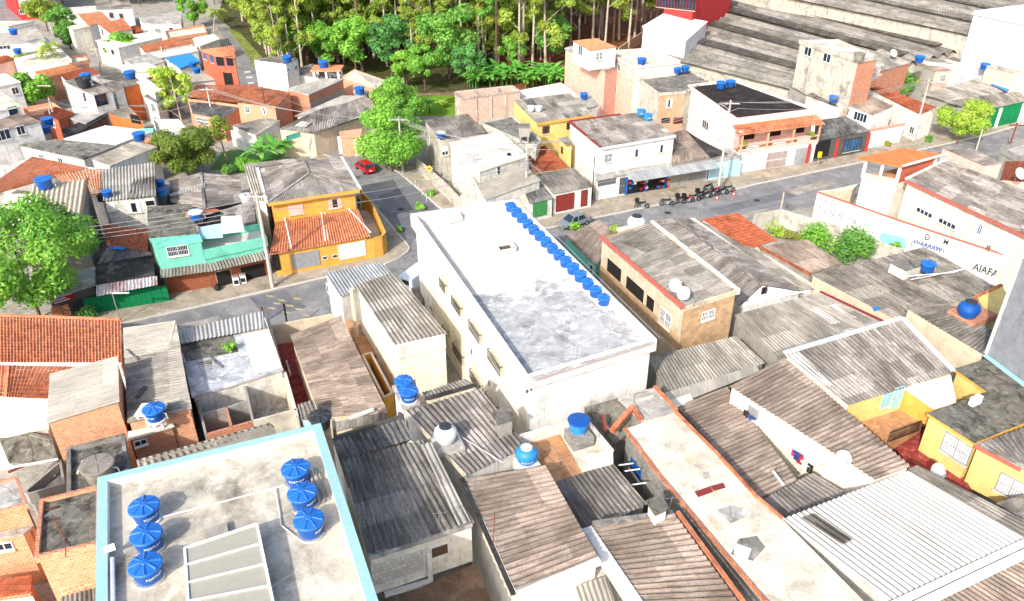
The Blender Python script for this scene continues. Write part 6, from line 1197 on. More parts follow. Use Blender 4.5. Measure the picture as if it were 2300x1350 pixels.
up = Vector((0,0,.03)); mb = MB(); mb.corr(*[q+up for q in Q('u3', (890,185,5.02),(897,405,5.03),(1215,355,5.15),(1305,330,5.22),(1270,130,5.22))[:3]+[Q('u3', (1270,130,5.22))[0]]], pitch=.22, amp=.036); h.part('pale_sheets', mb, 'fibre_pale')
mb = MB(); mb.corr(*[q+up for q in Q('u3', (1212,350,5.15),(1232,690,5.15),(1362,655,5.22),(1302,330,5.22))], pitch=.22, amp=.036); h.part('pale_sheets', mb, 'fibre_pale')
slabobj('plank', 'dark plank lying across the long pale ribbed roof', 'u3', [(1035,600,5.2),(1065,605,5.2),(1000,690,5.2),(970,685,5.2)], 'sheet_dark_band', 'plank'); slabobj('plank', 'grey board lying by the left edge of the long pale ribbed roof', 'u3', [(905,330,5.2),(920,335,5.2),(1003,405,5.2),(990,412,5.2)], 'deck_dirty', 'plank')
h = hs('brick room with tiny window under the single blue tank', 'u3', [(928,985,4.2),(1256,884,4.2),(1240,850,4.2),(925,930,4.2)], 'brick', 'slab', 'deck_white'); h.win(0, 'u3', 1015, 1010, .75, .4, 'slide')
t = thing('tank_stand', 'white rack carrying the single bright blue tank over the brick room', 'stand', W(*T('u3', 1120, 870), 4.2)); legs(t, [(sx*.8, sy*.5, .6) for sx in (-1,-.3,.3,1) for sy in (-1,1)], (.16,.16,1.2), 'white_paint', 'leg'); mb = MB(); mb.box((0,0,1.25), (1.9,1.4,.12)); mb.build('platform', 'white_paint', t)
ltank(344, 916, 5.5, 'bright blue lettered water tank on the white rack above the brick room', 'text', 1.55, -.3)
# ruin with white flat roof
h = House('house', 'white flat roofed house with black mould and a tuft of weeds', Q('', (404,772,4.0),(594,712,4.0),(636,828,4.0),(540,858,4.0),(430,890,4.0)), 'old_white_wall'); h.slabroof('deck_worn', .2)
mb = MB(); mb.face(Q('', (540,735,4.03),(596,715,4.03),(634,826,4.03),(572,840,4.03))[::-1]); h.part('white_render', mb, 'deck_white'); mb = MB(); mb.face(Q('', (405,776,4.02),(520,742,4.02),(536,790,4.02),(418,812,4.02))[::-1]); h.part('mouldy_strip', mb, 'deck_moss')
mb = MB(); mb.corr(*Q('', (400,742,3.9),(590,699,3.9),(594,737,4.3),(406,772,4.3)), pitch=.22, amp=.03); h.part('awning', mb, 'metal_white')
hs('small ribbed lean-to roof between long pale roof and white flat roof', 'u3', [(1330,460,3.9),(1350,560,3.7),(1540,520,3.9),(1520,408,4.1)], 'grey_wall', 'corr', 'fibre_dark', name='shed', cat='shed')
bush(W(517,788,4.0), 'tuft of green weeds on the white mouldy flat roof', .7, 'leaf_bright', 160, .14, 5, 'weeds')
t = thing('ruined_house', 'roofless ruined house of small concrete rooms', 'ruin', W(560,930,0), local=False); k_ = 0
for seg, mat in (([(440,882),(548,858)], 'old_white_wall'), ([(548,858),(640,835)], 'old_white_wall'), ([(440,882),(462,975)], 'grey_wall'), ([(548,858),(568,945)], 'grey_wall'), ([(640,835),(668,935)], 'old_white_wall'), ([(462,975),(568,945)], 'brick'), ([(568,945),(668,918)], 'deck_cream'), ([(508,915),(555,900)], 'grey_wall'), ([(508,915),(520,960)], 'brick'), ([(452,930),(508,915)], 'grey_wall')):
    a, b = Q('', *[(x, y, 3.4) for x, y in seg]); d = (b-a).normalized(); n = Vector((-d.y, d.x, 0))*.09; g = Vector((0,0,3.4)); mb = MB(); q = [a-n, b-n, b+n, a+n]; mb.face(q); w = [v-g for v in q]
    for i in range(4): j = (i+1)%4; mb.face([w[i], w[j], q[j], q[i]])
    mb.build('wall', mat, t)
mb = MB(); mb.face(Q('', (440,882,.6),(640,835,.6),(668,935,.6),(462,985,.6))[::-1]); mb.build('floor', 'deck_grey', t); mb = MB(); mb.box(tuple(W(484,950,1.0)), (1.4,1.2,.8), .4); mb.build('basin', 'deck_grey', t)
tank(W(452,868,2.2), 'dark blue barrel standing in the gap behind the ruined rooms', 'plainflat', 1.0)
h = hs('narrow strip of ribbed roof along the back of the pale blue parapet', 'u3', [(985,1135,6.3),(1950,865,6.3),(1985,900,5.8),(1000,1200,5.8)], 'grey_wall', 'corr', 'fibre_light', rk=dict(pitch=.28, amp=.05)); hs('dark ribbed strip roof beside the dark grey tank', 'u4', [(380,735,5.6),(490,700,5.6),(540,830,5.0),(410,850,5.0)], 'sky_wall', 'corr', 'fibre_dark', name='shed', cat='shed')
wall_thing('courtyard_wall', 'crumbling ochre wall between the white flat roof and the red yard', 'u4', [(165,100,3.0),(260,450,3.0),(330,720,3.0)], 3.0, .2, 'beige_wall'); wall_thing('courtyard_wall', 'pale ochre street wall behind the big brown roof', 'u4', [(160,170,2.6),(640,80,2.6)], 2.6, .2, 'beige_wall')
slabobj('yard_floor', 'narrow red painted yard floor', 'u4', [(230,300,.5),(420,250,.5),(560,740,.5),(380,780,.5)], 'red_floor', 'floor', .4)['kind'] = 'structure'
h = hs('house with big brown ribbed roof facing the street', 'u4', [(328,236,4.2),(545,832,4.2),(1036,792,4.4),(692,92,4.4)], 'beige_wall', 'corr', 'fibre_brown', rk=dict(pitch=.2, amp=.035)); beam('long pale pipe lying at the front of the big brown roof', 'u4', (755,835,4.5),(930,770,4.6), .22, 'tank_white', 'gutter_pipe', 'pipe'); slabobj('roof_sheet', 'loose old sheets in front of the big brown roof', 'u4', [(650,860,4.4),(1000,790,4.4),(1040,830,4.0),(660,930,4.0)], 'fibre_dark', 'sheet')
wall_thing('dark_parapet', 'dark mossy parapet behind the dark corrugated house', 'u4', [(640,850,8.9),(650,965,8.9),(1140,810,8.9),(1110,790,8.9)], .7, .2, 'dark_wall')
t_ = slabobj('yard_floor', 'orange tiled passage floor', 'u4', [(730,120,1.6),(880,150,1.6),(960,370,1.6),(845,375,1.6)], 'patio_tile', 'floor', .9); t_['kind'] = 'structure'
h = hs('yellow framed stairwell beside the big brown roof', 'u4', [(840,375,3.2),(915,352,3.2),(1075,650,3.0),(1000,690,3.0)], 'yellow_wall', 'flat', 'brown_stain', rk=dict(parapet=1.8, th=.2, pmat='yellow_wall', cap='deck_cream'), name='stairwell', cat='house')
h = hs('white house with grey striped roof and plain fascia beside the apartment block', '', [(797,640,6.4),(886,776,6.4),(1004,749,6.4),(886,612,6.4)], 'cream_wall', 'corr2', 'fibre_light', rk=dict(pitch=.22, amp=.05)); P = h.P
h.corr('fibre', [P[0]+up, P[3]+up, P[2]+up, P[1]+up], pitch=.24, amp=.05) if False else None
a, b, d, n = h.edge(1); mb = MB(); mb.obox(a+n*.02-Vector((0,0,1.4)), b-a, n*.12, Vector((0,0,1.38))); h.part('fascia', mb, 'white_wall')
h = hs('small house with grey metal roof and white side wall on the street', 't6', [(575,1002,4.6),(690,1182,4.4),(1060,1010,4.4),(985,925,4.6)], 'white_wall', 'corr2', 'metal_grey', rk=dict(pitch=.2, amp=.03)); h.win(0, 't6', 600, 1120, .7, 1.0, 'plain')
hs('grey plank shed behind the apartment block by the van', 't6', [(1200,1115,2.2),(1310,1095,2.2),(1330,1180,2.0),(1240,1230,2.0)], 'grey_wall', 'slab', 'fibre', name='shed', cat='shed')
# ================================================================ NORTH SIDE OF THE LEFT STREET
h = hs('long low shop with dark flat roof, rusty white awning and green gate', 't5', [(695,838,3.2),(1118,772,3.2),(1105,612,3.2),(690,690,3.2)], 'green_wall', 'slab', 'deck_dark', 'shop', cat='shop')
mb = MB(); mb.corr(*Q('t5', (695,838,3.25),(1132,770,3.25),(1138,836,2.6),(696,920,2.6)), pitch=.2, amp=.03); h.part('awning', mb, 'metal_rusty'); h.win(0, 't5', 920, 950, 7.6, 2.0, 'gate', 'green_wall')
h = hs('dark gated shop with red signboard under the big street tree', 't5', [(340,935,3.0),(690,830,3.0),(690,700,3.0),(340,780,3.0)], 'dark_wall', 'slab', 'deck_grey', 'shop', cat='shop'); h.win(0, 't5', 600, 1000, 3.6, 1.9, 'gate', 'deck_dark')
t = thing('signboard', 'white and red signboard over the dark gated shop', 'sign', W(*T('t5', 455, 935), 2.7), local=False); a, b = h.edge(0)[:2]; d, n = h.edge(0)[2:]; c = on_wall(a, b, *T('t5', 455, 932)); mb = MB(); mb.obox(c-d*1.0-Vector((0,0,.35)), d*2.0, n*.1, Vector((0,0,.75))); mb.build('board', 'red_paint', t); mb = MB()
for k, w_ in enumerate((1.7, 1.1, 1.4)): mb.obox(c-d*.85+Vector((0,0,.25-k*.25))+n*.1, d*w_, n*.01, Vector((0,0,.1)))
mb.build('lettering', 'letter_white', t)
t = thing('poster', 'faded red poster on the dark shop wall below the signboard', 'poster', c, local=False); mb = MB(); mb.obox(on_wall(a, b, *T('t5', 440, 1025))-d*.8-Vector((0,0,.6)), d*1.6, n*.05, Vector((0,0,1.2))); mb.build('sheet', 'tile_pale', t)
bush(W(200,706,.1), 'dark low bush in front of the dark shop gate', 1.3, 'leaf_dark', 700, .16, 9)
h = House('house', 'teal two storey house with barred window and ribbed awning', Q('t5', (1120,560,5.6),(1462,515,5.6),(1440,468,5.8),(1075,500,5.8)), 'teal_wall'); h.slabroof('teal_wall'); h.win(0, 't5', 1283, 588, 1.9, 1.0, 'grille')
a, b, d, n = h.edge(0); c = a-d*.2; e_ = b+d*.2
mb = MB(); A_ = Vector((c.x,c.y,2.95)); B_ = Vector((e_.x,e_.y,2.95)); mb.corr(A_, B_, B_+n*1.3+Vector((0,0,-.35)), A_+n*1.3+Vector((0,0,-.35)), pitch=.2, amp=.035); h.part('awning', mb, 'fibre_light')
h.win(0, 't5', 1275, 885, 3.2, 2.1, 'gate', 'rust_red_door'); h.win(0, 't5', 1420, 845, 1.1, 2.1, 'door', 'rust_red_door')
mb = MB(); mb.obox(a+n*.02-Vector((0,0,5.5)), b-a, n*.06, Vector((0,0,2.7))); h.part('brick_facing', mb, 'face_brick')
h = House('terrace_house', 'teal terrace house with white canopy, ribbed awning and open brick shop below', Q('t5', (1455,590,4.6),(1925,490,4.6),(1880,390,4.6),(1430,470,4.6)), 'teal_wall', 'house'); h.flat('deck_white', .8, .15)
a, b, d, n = h.edge(0); A_ = Vector((a.x,a.y,3.0)); B_ = Vector((b.x,b.y,3.0)); mb = MB(); mb.corr(A_, B_, B_+n*1.3+Vector((0,0,-.35)), A_+n*1.3+Vector((0,0,-.35)), pitch=.2, amp=.035); h.part('awning', mb, 'fibre_light')
mb = MB(); mb.obox(a+n*.02-Vector((0,0,4.5)), b-a, n*.06, Vector((0,0,2.8))); h.part('brick_facing', mb, 'face_brick'); h.win(0, 't5', 1620, 790, 1.5, 2.0, 'hole', 'white_paint', lift=.07); h.win(0, 't5', 1830, 745, 2.4, 1.8, 'hole', 'rust_paint', lift=.07)
slabobj('canopy', 'white sheet canopy over the teal terrace', 't5', [(1600,340,6.4),(1740,335,6.4),(1765,445,5.9),(1600,465,5.9)], 'white_paint', 'canopy', .06); slabobj('canopy', 'pale blue white awning left of the white sheet canopy', 't5', [(1430,420,5.6),(1600,390,5.6),(1610,490,5.3),(1440,505,5.3)], 'pale_blue', 'canopy', .06)
for k, (x, y) in enumerate(((1710,830),(1760,815))):
    p = W(*T('t5', x, y), .13); p.z = .13; t = thing('stove', ('left' if k == 0 else 'right')+' white stove standing outside the open brick shop', 'stove', p, .3); mb = MB(); mb.box((0,0,.45), (.6,.6,.9)); mb.build('casing', 'white_paint', t); mb = MB(); mb.box((0,-.31,.4), (.45,.03,.45)); mb.build('oven_door', 'black_paint', t); mb = MB(); mb.box((0,0,.92), (.5,.5,.04)); mb.build('hob', 'grey_paint', t)
bush(W(*T('t5', 1575, 865), .13), 'black rubbish bags piled by the brick shop corner', .35, 'leaf_dark', 10, .1, 2, 'rubbish_bag') if False else None
t = thing('rubbish_bag', 'black rubbish bag lying by the brick shop corner', 'bag', W(*T('t5', 1575, 870), .13)); mb = MB(); mb.lathe([(0,0),(.3,.02),(.38,.2),(.3,.45),(.1,.6),(.12,.7),(0,.68)], n=12); mb.build('sack', 'black_paint', t, True)
hs('old house with crusted grey roof behind the teal house', 't5', [(1062,270,6.3),(1385,250,6.3),(1418,462,5.9),(1072,492,5.9)], 'grey_wall', 'slab', 'deck_moss'); ltank(438, 474, 6.6, 'blue water tank with white lid on a brick stand above the teal terrace', 'whitelid', 1.5, 0); plinth('tank_plinth', 'brick stand of the white lidded tank above the teal terrace', tuple(W(440,500,5.2)), 1.4, 1.2, 1.2, 'brick')
hs('dark slab roof behind the white canopies of the teal terrace', 't5', [(1420,345,5.4),(1590,310,5.4),(1590,380,5.2),(1425,400,5.2)], 'brick', 'slab', 'deck_dark', name='shed', cat='shed'); slabobj('sheet', 'orange sheet behind the white lidded tank', 't5', [(1450,300,5.9),(1550,285,5.9),(1590,295,5.9),(1470,325,5.9)], 'rust_wall', 'sheet')
h = hs('small house with weathered orange tiled roof between big tree and teal house', 't5', [(733,395,4.4),(1062,430,4.4),(1068,592,3.6),(775,552,3.6)], 'grey_wall', 'tile', 'tile_orange'); hs('sagging grey sheet roof with blue plastic below the weathered orange tiles', 't5', [(778,556,3.5),(1090,598,3.5),(1100,620,3.2),(700,685,3.2)], 'grey_wall', 'corr', 'fibre', name='shed', cat='shed'); slabobj('tarp', 'blue plastic strip below the weathered orange tiles', 't5', [(790,555,3.75),(900,562,3.75),(900,580,3.7),(800,575,3.7)], 'blue_tarp', 'tarp')
h = House('house', 'grey plastered house with pale and dark ribbed roof and shuttered window', Q('', (230,380,6.5),(346,364,6.5),(350,440,6.1),(232,452,6.1)), 'grey_wall', inset=.2, mats={2: 'old_white_wall'}); h.corr('fibre_pale', pitch=.22, amp=.036); mb = MB(); mb.corr(*Q('', (300,402,6.35),(347,396,6.35),(350,440,6.14),(285,447,6.14)), pitch=.22, amp=.036); h.part('stained_sheets', mb, 'fibre_dark'); h.win(2, '', 301, 466, 1.3, 1.1, 'shutter'); h.win(2, '', 250, 467, .8, .6, 'closed'); h.win(2, '', 337, 456, .9, .6, 'hole')
ltank(239, 428, 6.2, 'small blue water tank at the left corner of the grey plastered house', 'blue', 1.15, 0); ltank(358, 405, 4.9, 'rear blue water tank right of the grey plastered house', 'blue', 1.15, 0); ltank(362, 425, 4.6, 'front blue water tank right of the grey plastered house', 'sky', 1.25, 0); plinth('tank_platform', 'dark bracket under the small blue corner tank', tuple(W(240,450,5.3)), 1.5, 1.0, .8, 'deck_dark')
plinth('tank_platform', 'concrete pillar under the pair of tanks right of the grey house', (W(362,432,4.0).x, W(362,432,4.0).y, .2), 1.8, 2.6, 4.3, 'grey_wall')
h = hs('house with flat beige panel roof and tall grey side wall left of the grey house', '', [(74,415,7.2),(197,402,7.2),(183,498,7.0),(60,520,7.0)], 'grey_wall', 'corr', 'panel_beige', rk=dict(pitch=.5, amp=.02)); h.bar('verge', h.P[1]+Vector((0,0,.05)), h.P[2]+Vector((0,0,.05)), .22, .14, 'brown_stain')
ltank(95, 399, 7.3, 'large pale banded blue water tank behind the flat beige panel roof', 'plainflat', 1.9, 0)
h = House('house', 'house with wide old hipped orange tile roof left of the beige panel roof', Q('t1', (-250,1270,5.0),(-60,1400,4.2),(735,1400,4.2),(738,1215,5.0),(240,1130,5.8)), 'white_wall'); h.tile('tile_orange', Q('t1', (235,1130,6.0),(640,1212,5.4),(390,1280,4.9),(-260,1470,4.2))); h.tile('tile_pale', Q('t1', (395,1262,5.2),(738,1215,5.2),(735,1400,4.4),(560,1420,4.4)))
hs('low white garden wall house under the old hipped roof', 't5', [(-200,110,3.2),(215,160,3.2),(215,260,3.0),(-200,220,3.0)], 'white_wall', 'slab', 'deck_white')
h = hs('grey low gabled house with white ridge strip north of the teal house', 't5', [(1225,85,4.0),(1232,215,4.0),(1750,240,4.0),(1735,55,4.0)], 'grey_wall', None); gable(h, 't5', (1225,85,4.0),(1735,55,4.0),(1752,240,4.0),(1230,240,4.0),(1450,25,4.9),(1477,285,4.9), 'fibre'); mb = MB(); mb.corr(*Q('t5', (1225,180,4.12),(1480,97,4.95),(1482,130,4.95),(1227,198,4.12)), pitch=.2, amp=.03); h.part('white_strip', mb, 'metal_white')
hs('sloping brown-grey roof behind the white canopies', 't5', [(1590,300,4.8),(1830,222,4.8),(1845,370,4.4),(1760,400,4.4),(1740,335,4.5)], 'grey_wall', 'slab', 'fibre'); ltank(552, 437, 4.4, 'white water tank at the left side of the yellow house', 'white', 1.5, 0)
# yellow house on the corner
h = House('house', 'bright yellow two storey corner house with hipped grey roof and tiled garage porch', Q('t6', (98,252,6.5),(165,502,6.4),(828,402,6.4),(692,172,6.5)), 'yellow_wall', inset=.5); P = h.P; r0, r1 = Q('t6', (430,200,7.0),(462,292,7.2))
h.corr('fibre', [r1, r0, P[0], P[1]]); h.corr('fibre', [r0, r1, P[2], P[3]]); h.tri('fibre_light', P[1], P[2], r1, 'roof'); h.bar('verge', P[0]+Vector((-.1,0,.05)), P[1]+Vector((-.1,0,.05)), .25, .15, 'white_paint'); h.bar('verge', P[2]+Vector((.1,0,.05)), P[3]+Vector((.1,0,.05)), .3, .15, 'gutter_white'); h.bar('fascia', P[1]+Vector((0,-.05,-.18)), P[2]+Vector((0,-.05,-.18)), .14, .35, 'yellow_wall')
for q in (P[1], P[2]): h.bar('hip_cap', r1+Vector((0,0,.08)), q+Vector((0,0,.08)), .25, .08, 'fibre_light')
h.bar('ridge_cap', r0+Vector((0,0,.08)), r1+Vector((0,0,.08)), .25, .08, 'fibre_light')
h.win(1, 't6', 368, 548, 1.5, 1.0, 'closed', 'pink_wall'); h.win(1, 't6', 650, 503, 1.4, 1.0, 'shutter', 'pink_wall')
# porch
Pp = Q('t6', (222,640,4.0),(178,882,2.9),(905,748,2.9),(815,545,4.0)); h.tile('tile_bright', [Pp[0], Pp[3], Pp[2], Pp[1]], name='porch_roof')
for q in ([(288,615),(338,840)], [(553,570),(580,780)], [(575,560),(603,775)], [(750,548),(910,722)]): h.bar('gutter_strip', *[v+Vector((0,0,.1)) for v in Q('t6', (*q[0],4.0),(*q[1],2.95))], .14, .08, 'white_paint')
I, _s = poly_inset(Pp, .35); a, b = I[1], I[2]; d = (b-a); d.z = 0; d.normalize(); n = Vector((d.y,-d.x,0)); mb = MB(); mb.face([Vector((a.x,a.y,0)), Vector((b.x,b.y,0)), Vector((b.x,b.y,2.85)), Vector((a.x,a.y,2.85))]); q = I[0]; mb.face([Vector((q.x,q.y,0)), Vector((a.x,a.y,0)), Vector((a.x,a.y,2.85)), Vector((q.x,q.y,3.8))]); h.part('front_wall', mb, 'yellow_wall')
h.win(0, 't6', 440, 910, 2.9, 1.7, 'gate', 'grey_paint', a=a, b=b); h.win(0, 't6', 775, 842, 2.9, 1.7, 'gate', 'gutter_white', a=a, b=b); h.win(0, 't6', 228, 920, .6, 2.2, 'hole', 'black_paint', a=a, b=b); h.win(0, 't6', 578, 897, .5, .3, 'plain', 'white_paint', a=a, b=b); h.win(0, 't6', 650, 885, .5, .3, 'plain', 'white_paint', a=a, b=b)
wall_thing('garden_wall', 'yellow garden wall curving round the corner house', 't6', [(835,408,2.9),(912,490,2.9),(1012,712,2.6),(985,740,2.5),(930,755,2.5),(868,765,2.5)], 2.6, .22, 'yellow_wall')
slabobj('patio_floor', 'tan patio floor between the yellow house and its garden wall', 't6', [(830,560,1.0),(900,540,.9),(1000,740,.9),(900,760,.9)], 'deck_cream', 'floor', .8)['kind'] = 'structure'
hs('white steel slatted pergola roof at the left side of the yellow house', 't6', [(-10,225,6.0),(505,163,6.2),(425,196,6.0),(95,250,5.9),(150,470,5.6),(90,470,5.5)], 'old_white_wall', 'slab', 'fibre_pale') if False else None
h = hs('striped pale roof wing at the left side of the yellow house', 't6', [(-10,225,5.6),(95,245,5.6),(160,490,5.2),(70,480,5.2)], 'old_white_wall', 'corr', 'fibre_pale', rk=dict(pitch=.35, amp=.07)); hs('striped grey roof wing behind the yellow house', 't6', [(-5,222,5.5),(90,248,5.5),(515,185,5.5),(500,165,5.7)], 'old_white_wall', 'corr', 'fibre', rk=dict(pitch=.35, amp=.07))
# ================================================================ UPPER LEFT QUARTER
h = hs('low house with long dark sheet roof and white patch opposite the street tree', 't2', [(240,935,4.2),(500,965,3.6),(905,830,3.6),(970,790,4.4),(880,695,5.0),(500,800,4.8)], 'beige_wall', None); h.corr('fibre', Q('t2', (500,800,5.0),(880,695,5.0),(975,795,4.2),(500,965,3.7))); h.corr('fibre_dark', Q('t2', (385,860,4.6),(520,800,5.0),(502,965,3.7),(240,935,4.0))); mb = MB(); mb.corr(*Q('t2', (405,875,4.6),(480,885,4.5),(440,920,4.2),(355,912,4.2)), pitch=.2); h.part('white_patch', mb, 'metal_white'); h.win(1, 't2', 350, 985, 2.4, .7, 'plain', 'teal_wall', 'teal_wall')
wall_thing('street_wall', 'cream boundary wall with gate pillars below the long dark sheet roof', 't2', [(235,935,2.4),(420,970,2.4),(520,975,2.4)], 2.4, .2, 'beige_wall', 'deck_cream'); wall_thing('street_wall', 'cream corner wall with brick roof edge beside the street tree', 't2', [(670,985,2.6),(810,1005,2.6),(830,940,2.6)], 2.6, .2, 'cream_wall')
hs('small orange roof behind the cream corner wall', 't2', [(680,950,3.4),(850,925,3.4),(835,985,3.0),(690,990,3.0)], 'salmon_wall', 'slab', 'salmon_wall', name='shed', cat='shed')
h = hs('salmon house with long orange tiled roof facing the electric poles', 't1', [(1380,650,5.4),(1345,710,4.6),(1750,760,4.6),(1925,735,4.6),(1930,630,5.4)], 'salmon_wall', None); h.tile('tile_orange', Q('t1', (1420,615,5.8),(1860,610,5.8),(1760,745,4.7),(1350,700,4.7)))
h = hs('salmon house with gabled orange roof right of the long orange roof', 't2', [(-60,740,5.6),(220,772,5.6),(330,665,6.0),(40,612,6.4)], 'salmon_wall', None); h.tile('tile_orange', Q('t2', (40,615,6.6),(325,665,6.3),(225,775,5.4),(-90,735,5.4))); h.win(0, 't2', 140, 800, .6, 1.0, 'shutter'); h.win(0, 't2', 20, 790, .7, .9, 'grille')
h = hs('dark ribbed roof yard below the long orange tiled roof', 't1', [(1365,735,4.2),(1760,765,4.2),(1610,860,3.6),(1390,820,3.6)], 'salmon_wall', 'corr', 'fibre_black'); h.win(2, 't1', 1460, 875, 2.4, 1.0, 'bargate', 'white_paint')
hs('pair of low dark ribbed roofs behind the banana plants', 't2', [(-100,905,3.6),(140,850,4.0),(260,870,3.8),(80,980,3.2)], 'white_wall', 'corr', 'fibre_dark'); wall_thing('garden_wall', 'white wall behind the banana plants', 't2', [(-100,940,2.4),(110,985,2.4),(240,945,2.4)], 2.4, .2, 'white_wall')
h = hs('long brick building with pale flat metal roof', 't2', [(300,640,6.0),(460,685,6.0),(720,568,6.2),(560,565,6.4)], 'grey_wall', 'slab', 'fibre_pale', mats={1: 'brick', 0: 'brick'}); a, b, d, n = h.edge(1); mb = MB(); mb.obox(a+n*.02-Vector((0,0,3.5)), b-a, n*.05, Vector((0,0,2.0))); h.part('grey_plinth', mb, 'grey_wall')
h = hs('plain white windowless gable house at the far street', 't2', [(55,430,8.2),(295,462,8.2),(390,425,8.0),(200,408,8.2)], 'white_wall', 'corr', 'fibre'); h.win(1, 't2', 365, 475, .8, .9, 'half'); h.win(1, 't2', 310, 495, .7, .9, 'half'); ltank(644, 126, 8.2, 'blue water tank behind the plain white gable house', 'blue', 1.6, 0)
h = hs('grey house with sagging dark roof right of the plain white gable', 't2', [(300,520,5.6),(560,560,5.4),(600,530,5.6),(490,458,6.0)], 'old_white_wall', 'slab', 'deck_dirty'); p = W(735,152,6.9); t = thing('tank_tower', 'white concrete frame tower with orange slab under a blue tank', 'tower', (p.x, p.y, 3.6)); legs(t, [(sx*2.0, sy*1.3, 1.55) for sx in (-1,0,1) for sy in (-1,1)], (.35,.35,3.1), 'white_wall', 'column'); mb = MB(); mb.box((0,0,3.2), (5.0,3.4,.25)); mb.build('slab', 'tile_pale', t); tank(Vector((p.x-.6,p.y,6.93)), 'blue water tank on the white concrete frame tower', 'blue', 1.7)
hs('low grey house carrying the white concrete frame tower', '', [(690,190,3.7),(760,200,3.7),(790,170,3.7),(715,160,3.7)], 'old_white_wall', 'slab', 'deck_dirty')
h = hs('round backed pale hall roof at the edge of the wood', 't2', [(690,560,5.4),(960,640,5.0),(1015,580,5.6),(790,500,7.0)], 'salmon_wall', 'slab', 'fibre_pale'); hs('grey round pad under a blue tank in front of the pale hall', 't2', [(780,660,5.2),(880,690,5.0),(900,660,5.2),(830,635,5.4)], 'grey_wall', 'slab', 'deck_grey', name='tank_pad', cat='house'); ltank(807, 196, 5.4, 'blue water tank in front of the pale hall', 'blue', 1.7, 0); hs('pale concrete lean-to slope beside the long dark sheet roof', 't2', [(360,835,4.6),(700,690,5.4),(880,690,5.2),(520,810,4.8)], 'old_white_wall', 'slab', 'fibre_pale')
# brick red tower house
h = House('house', 'tall brick-red house with blue-framed openings and sloping tile roof', Q('t1', (1440,365,9.0),(1560,410,9.0),(1700,420,9.0),(1690,335,9.2)), 'rust_wall'); h.tile('tile_pale', Q('t1', (1430,362,9.6),(1690,328,9.8),(1705,428,9.0),(1550,408,9.0))); h.win(0, 't1', 1478, 395, 1.0, 1.3, 'slide', 'blue_paint', 'blue_glass'); h.win(0, 't1', 1530, 420, 1.0, 1.3, 'slide', 'blue_paint', 'blue_glass'); h.win(1, 't1', 1590, 440, 1.4, 1.5, 'hole', 'blue_paint'); h.win(1, 't1', 1660, 440, 1.2, 1.5, 'hole', 'blue_paint'); h.win(1, 't1', 1650, 570, 1.6, 2.0, 'hole', 'rust_paint')
slabobj('tarp', 'bright blue tarpaulin roof left of the brick-red house', 't1', [(1195,420,4.8),(1380,385,5.2),(1445,440,4.8),(1300,492,4.2)], 'blue_tarp', 'tarp', .1)
hs('white walled house carrying the blue tarpaulin', 't1', [(1190,425,4.5),(1300,498,4.0),(1445,450,4.4),(1380,390,4.8)], 'white_wall', 'slab', 'deck_grey')
ltank(432, 140, 4.6, 'left blue water tank beside the blue tarpaulin', 'blue', 1.4, 0); ltank(441, 153, 4.2, 'right blue water tank beside the blue tarpaulin', 'blue', 1.4, 0)
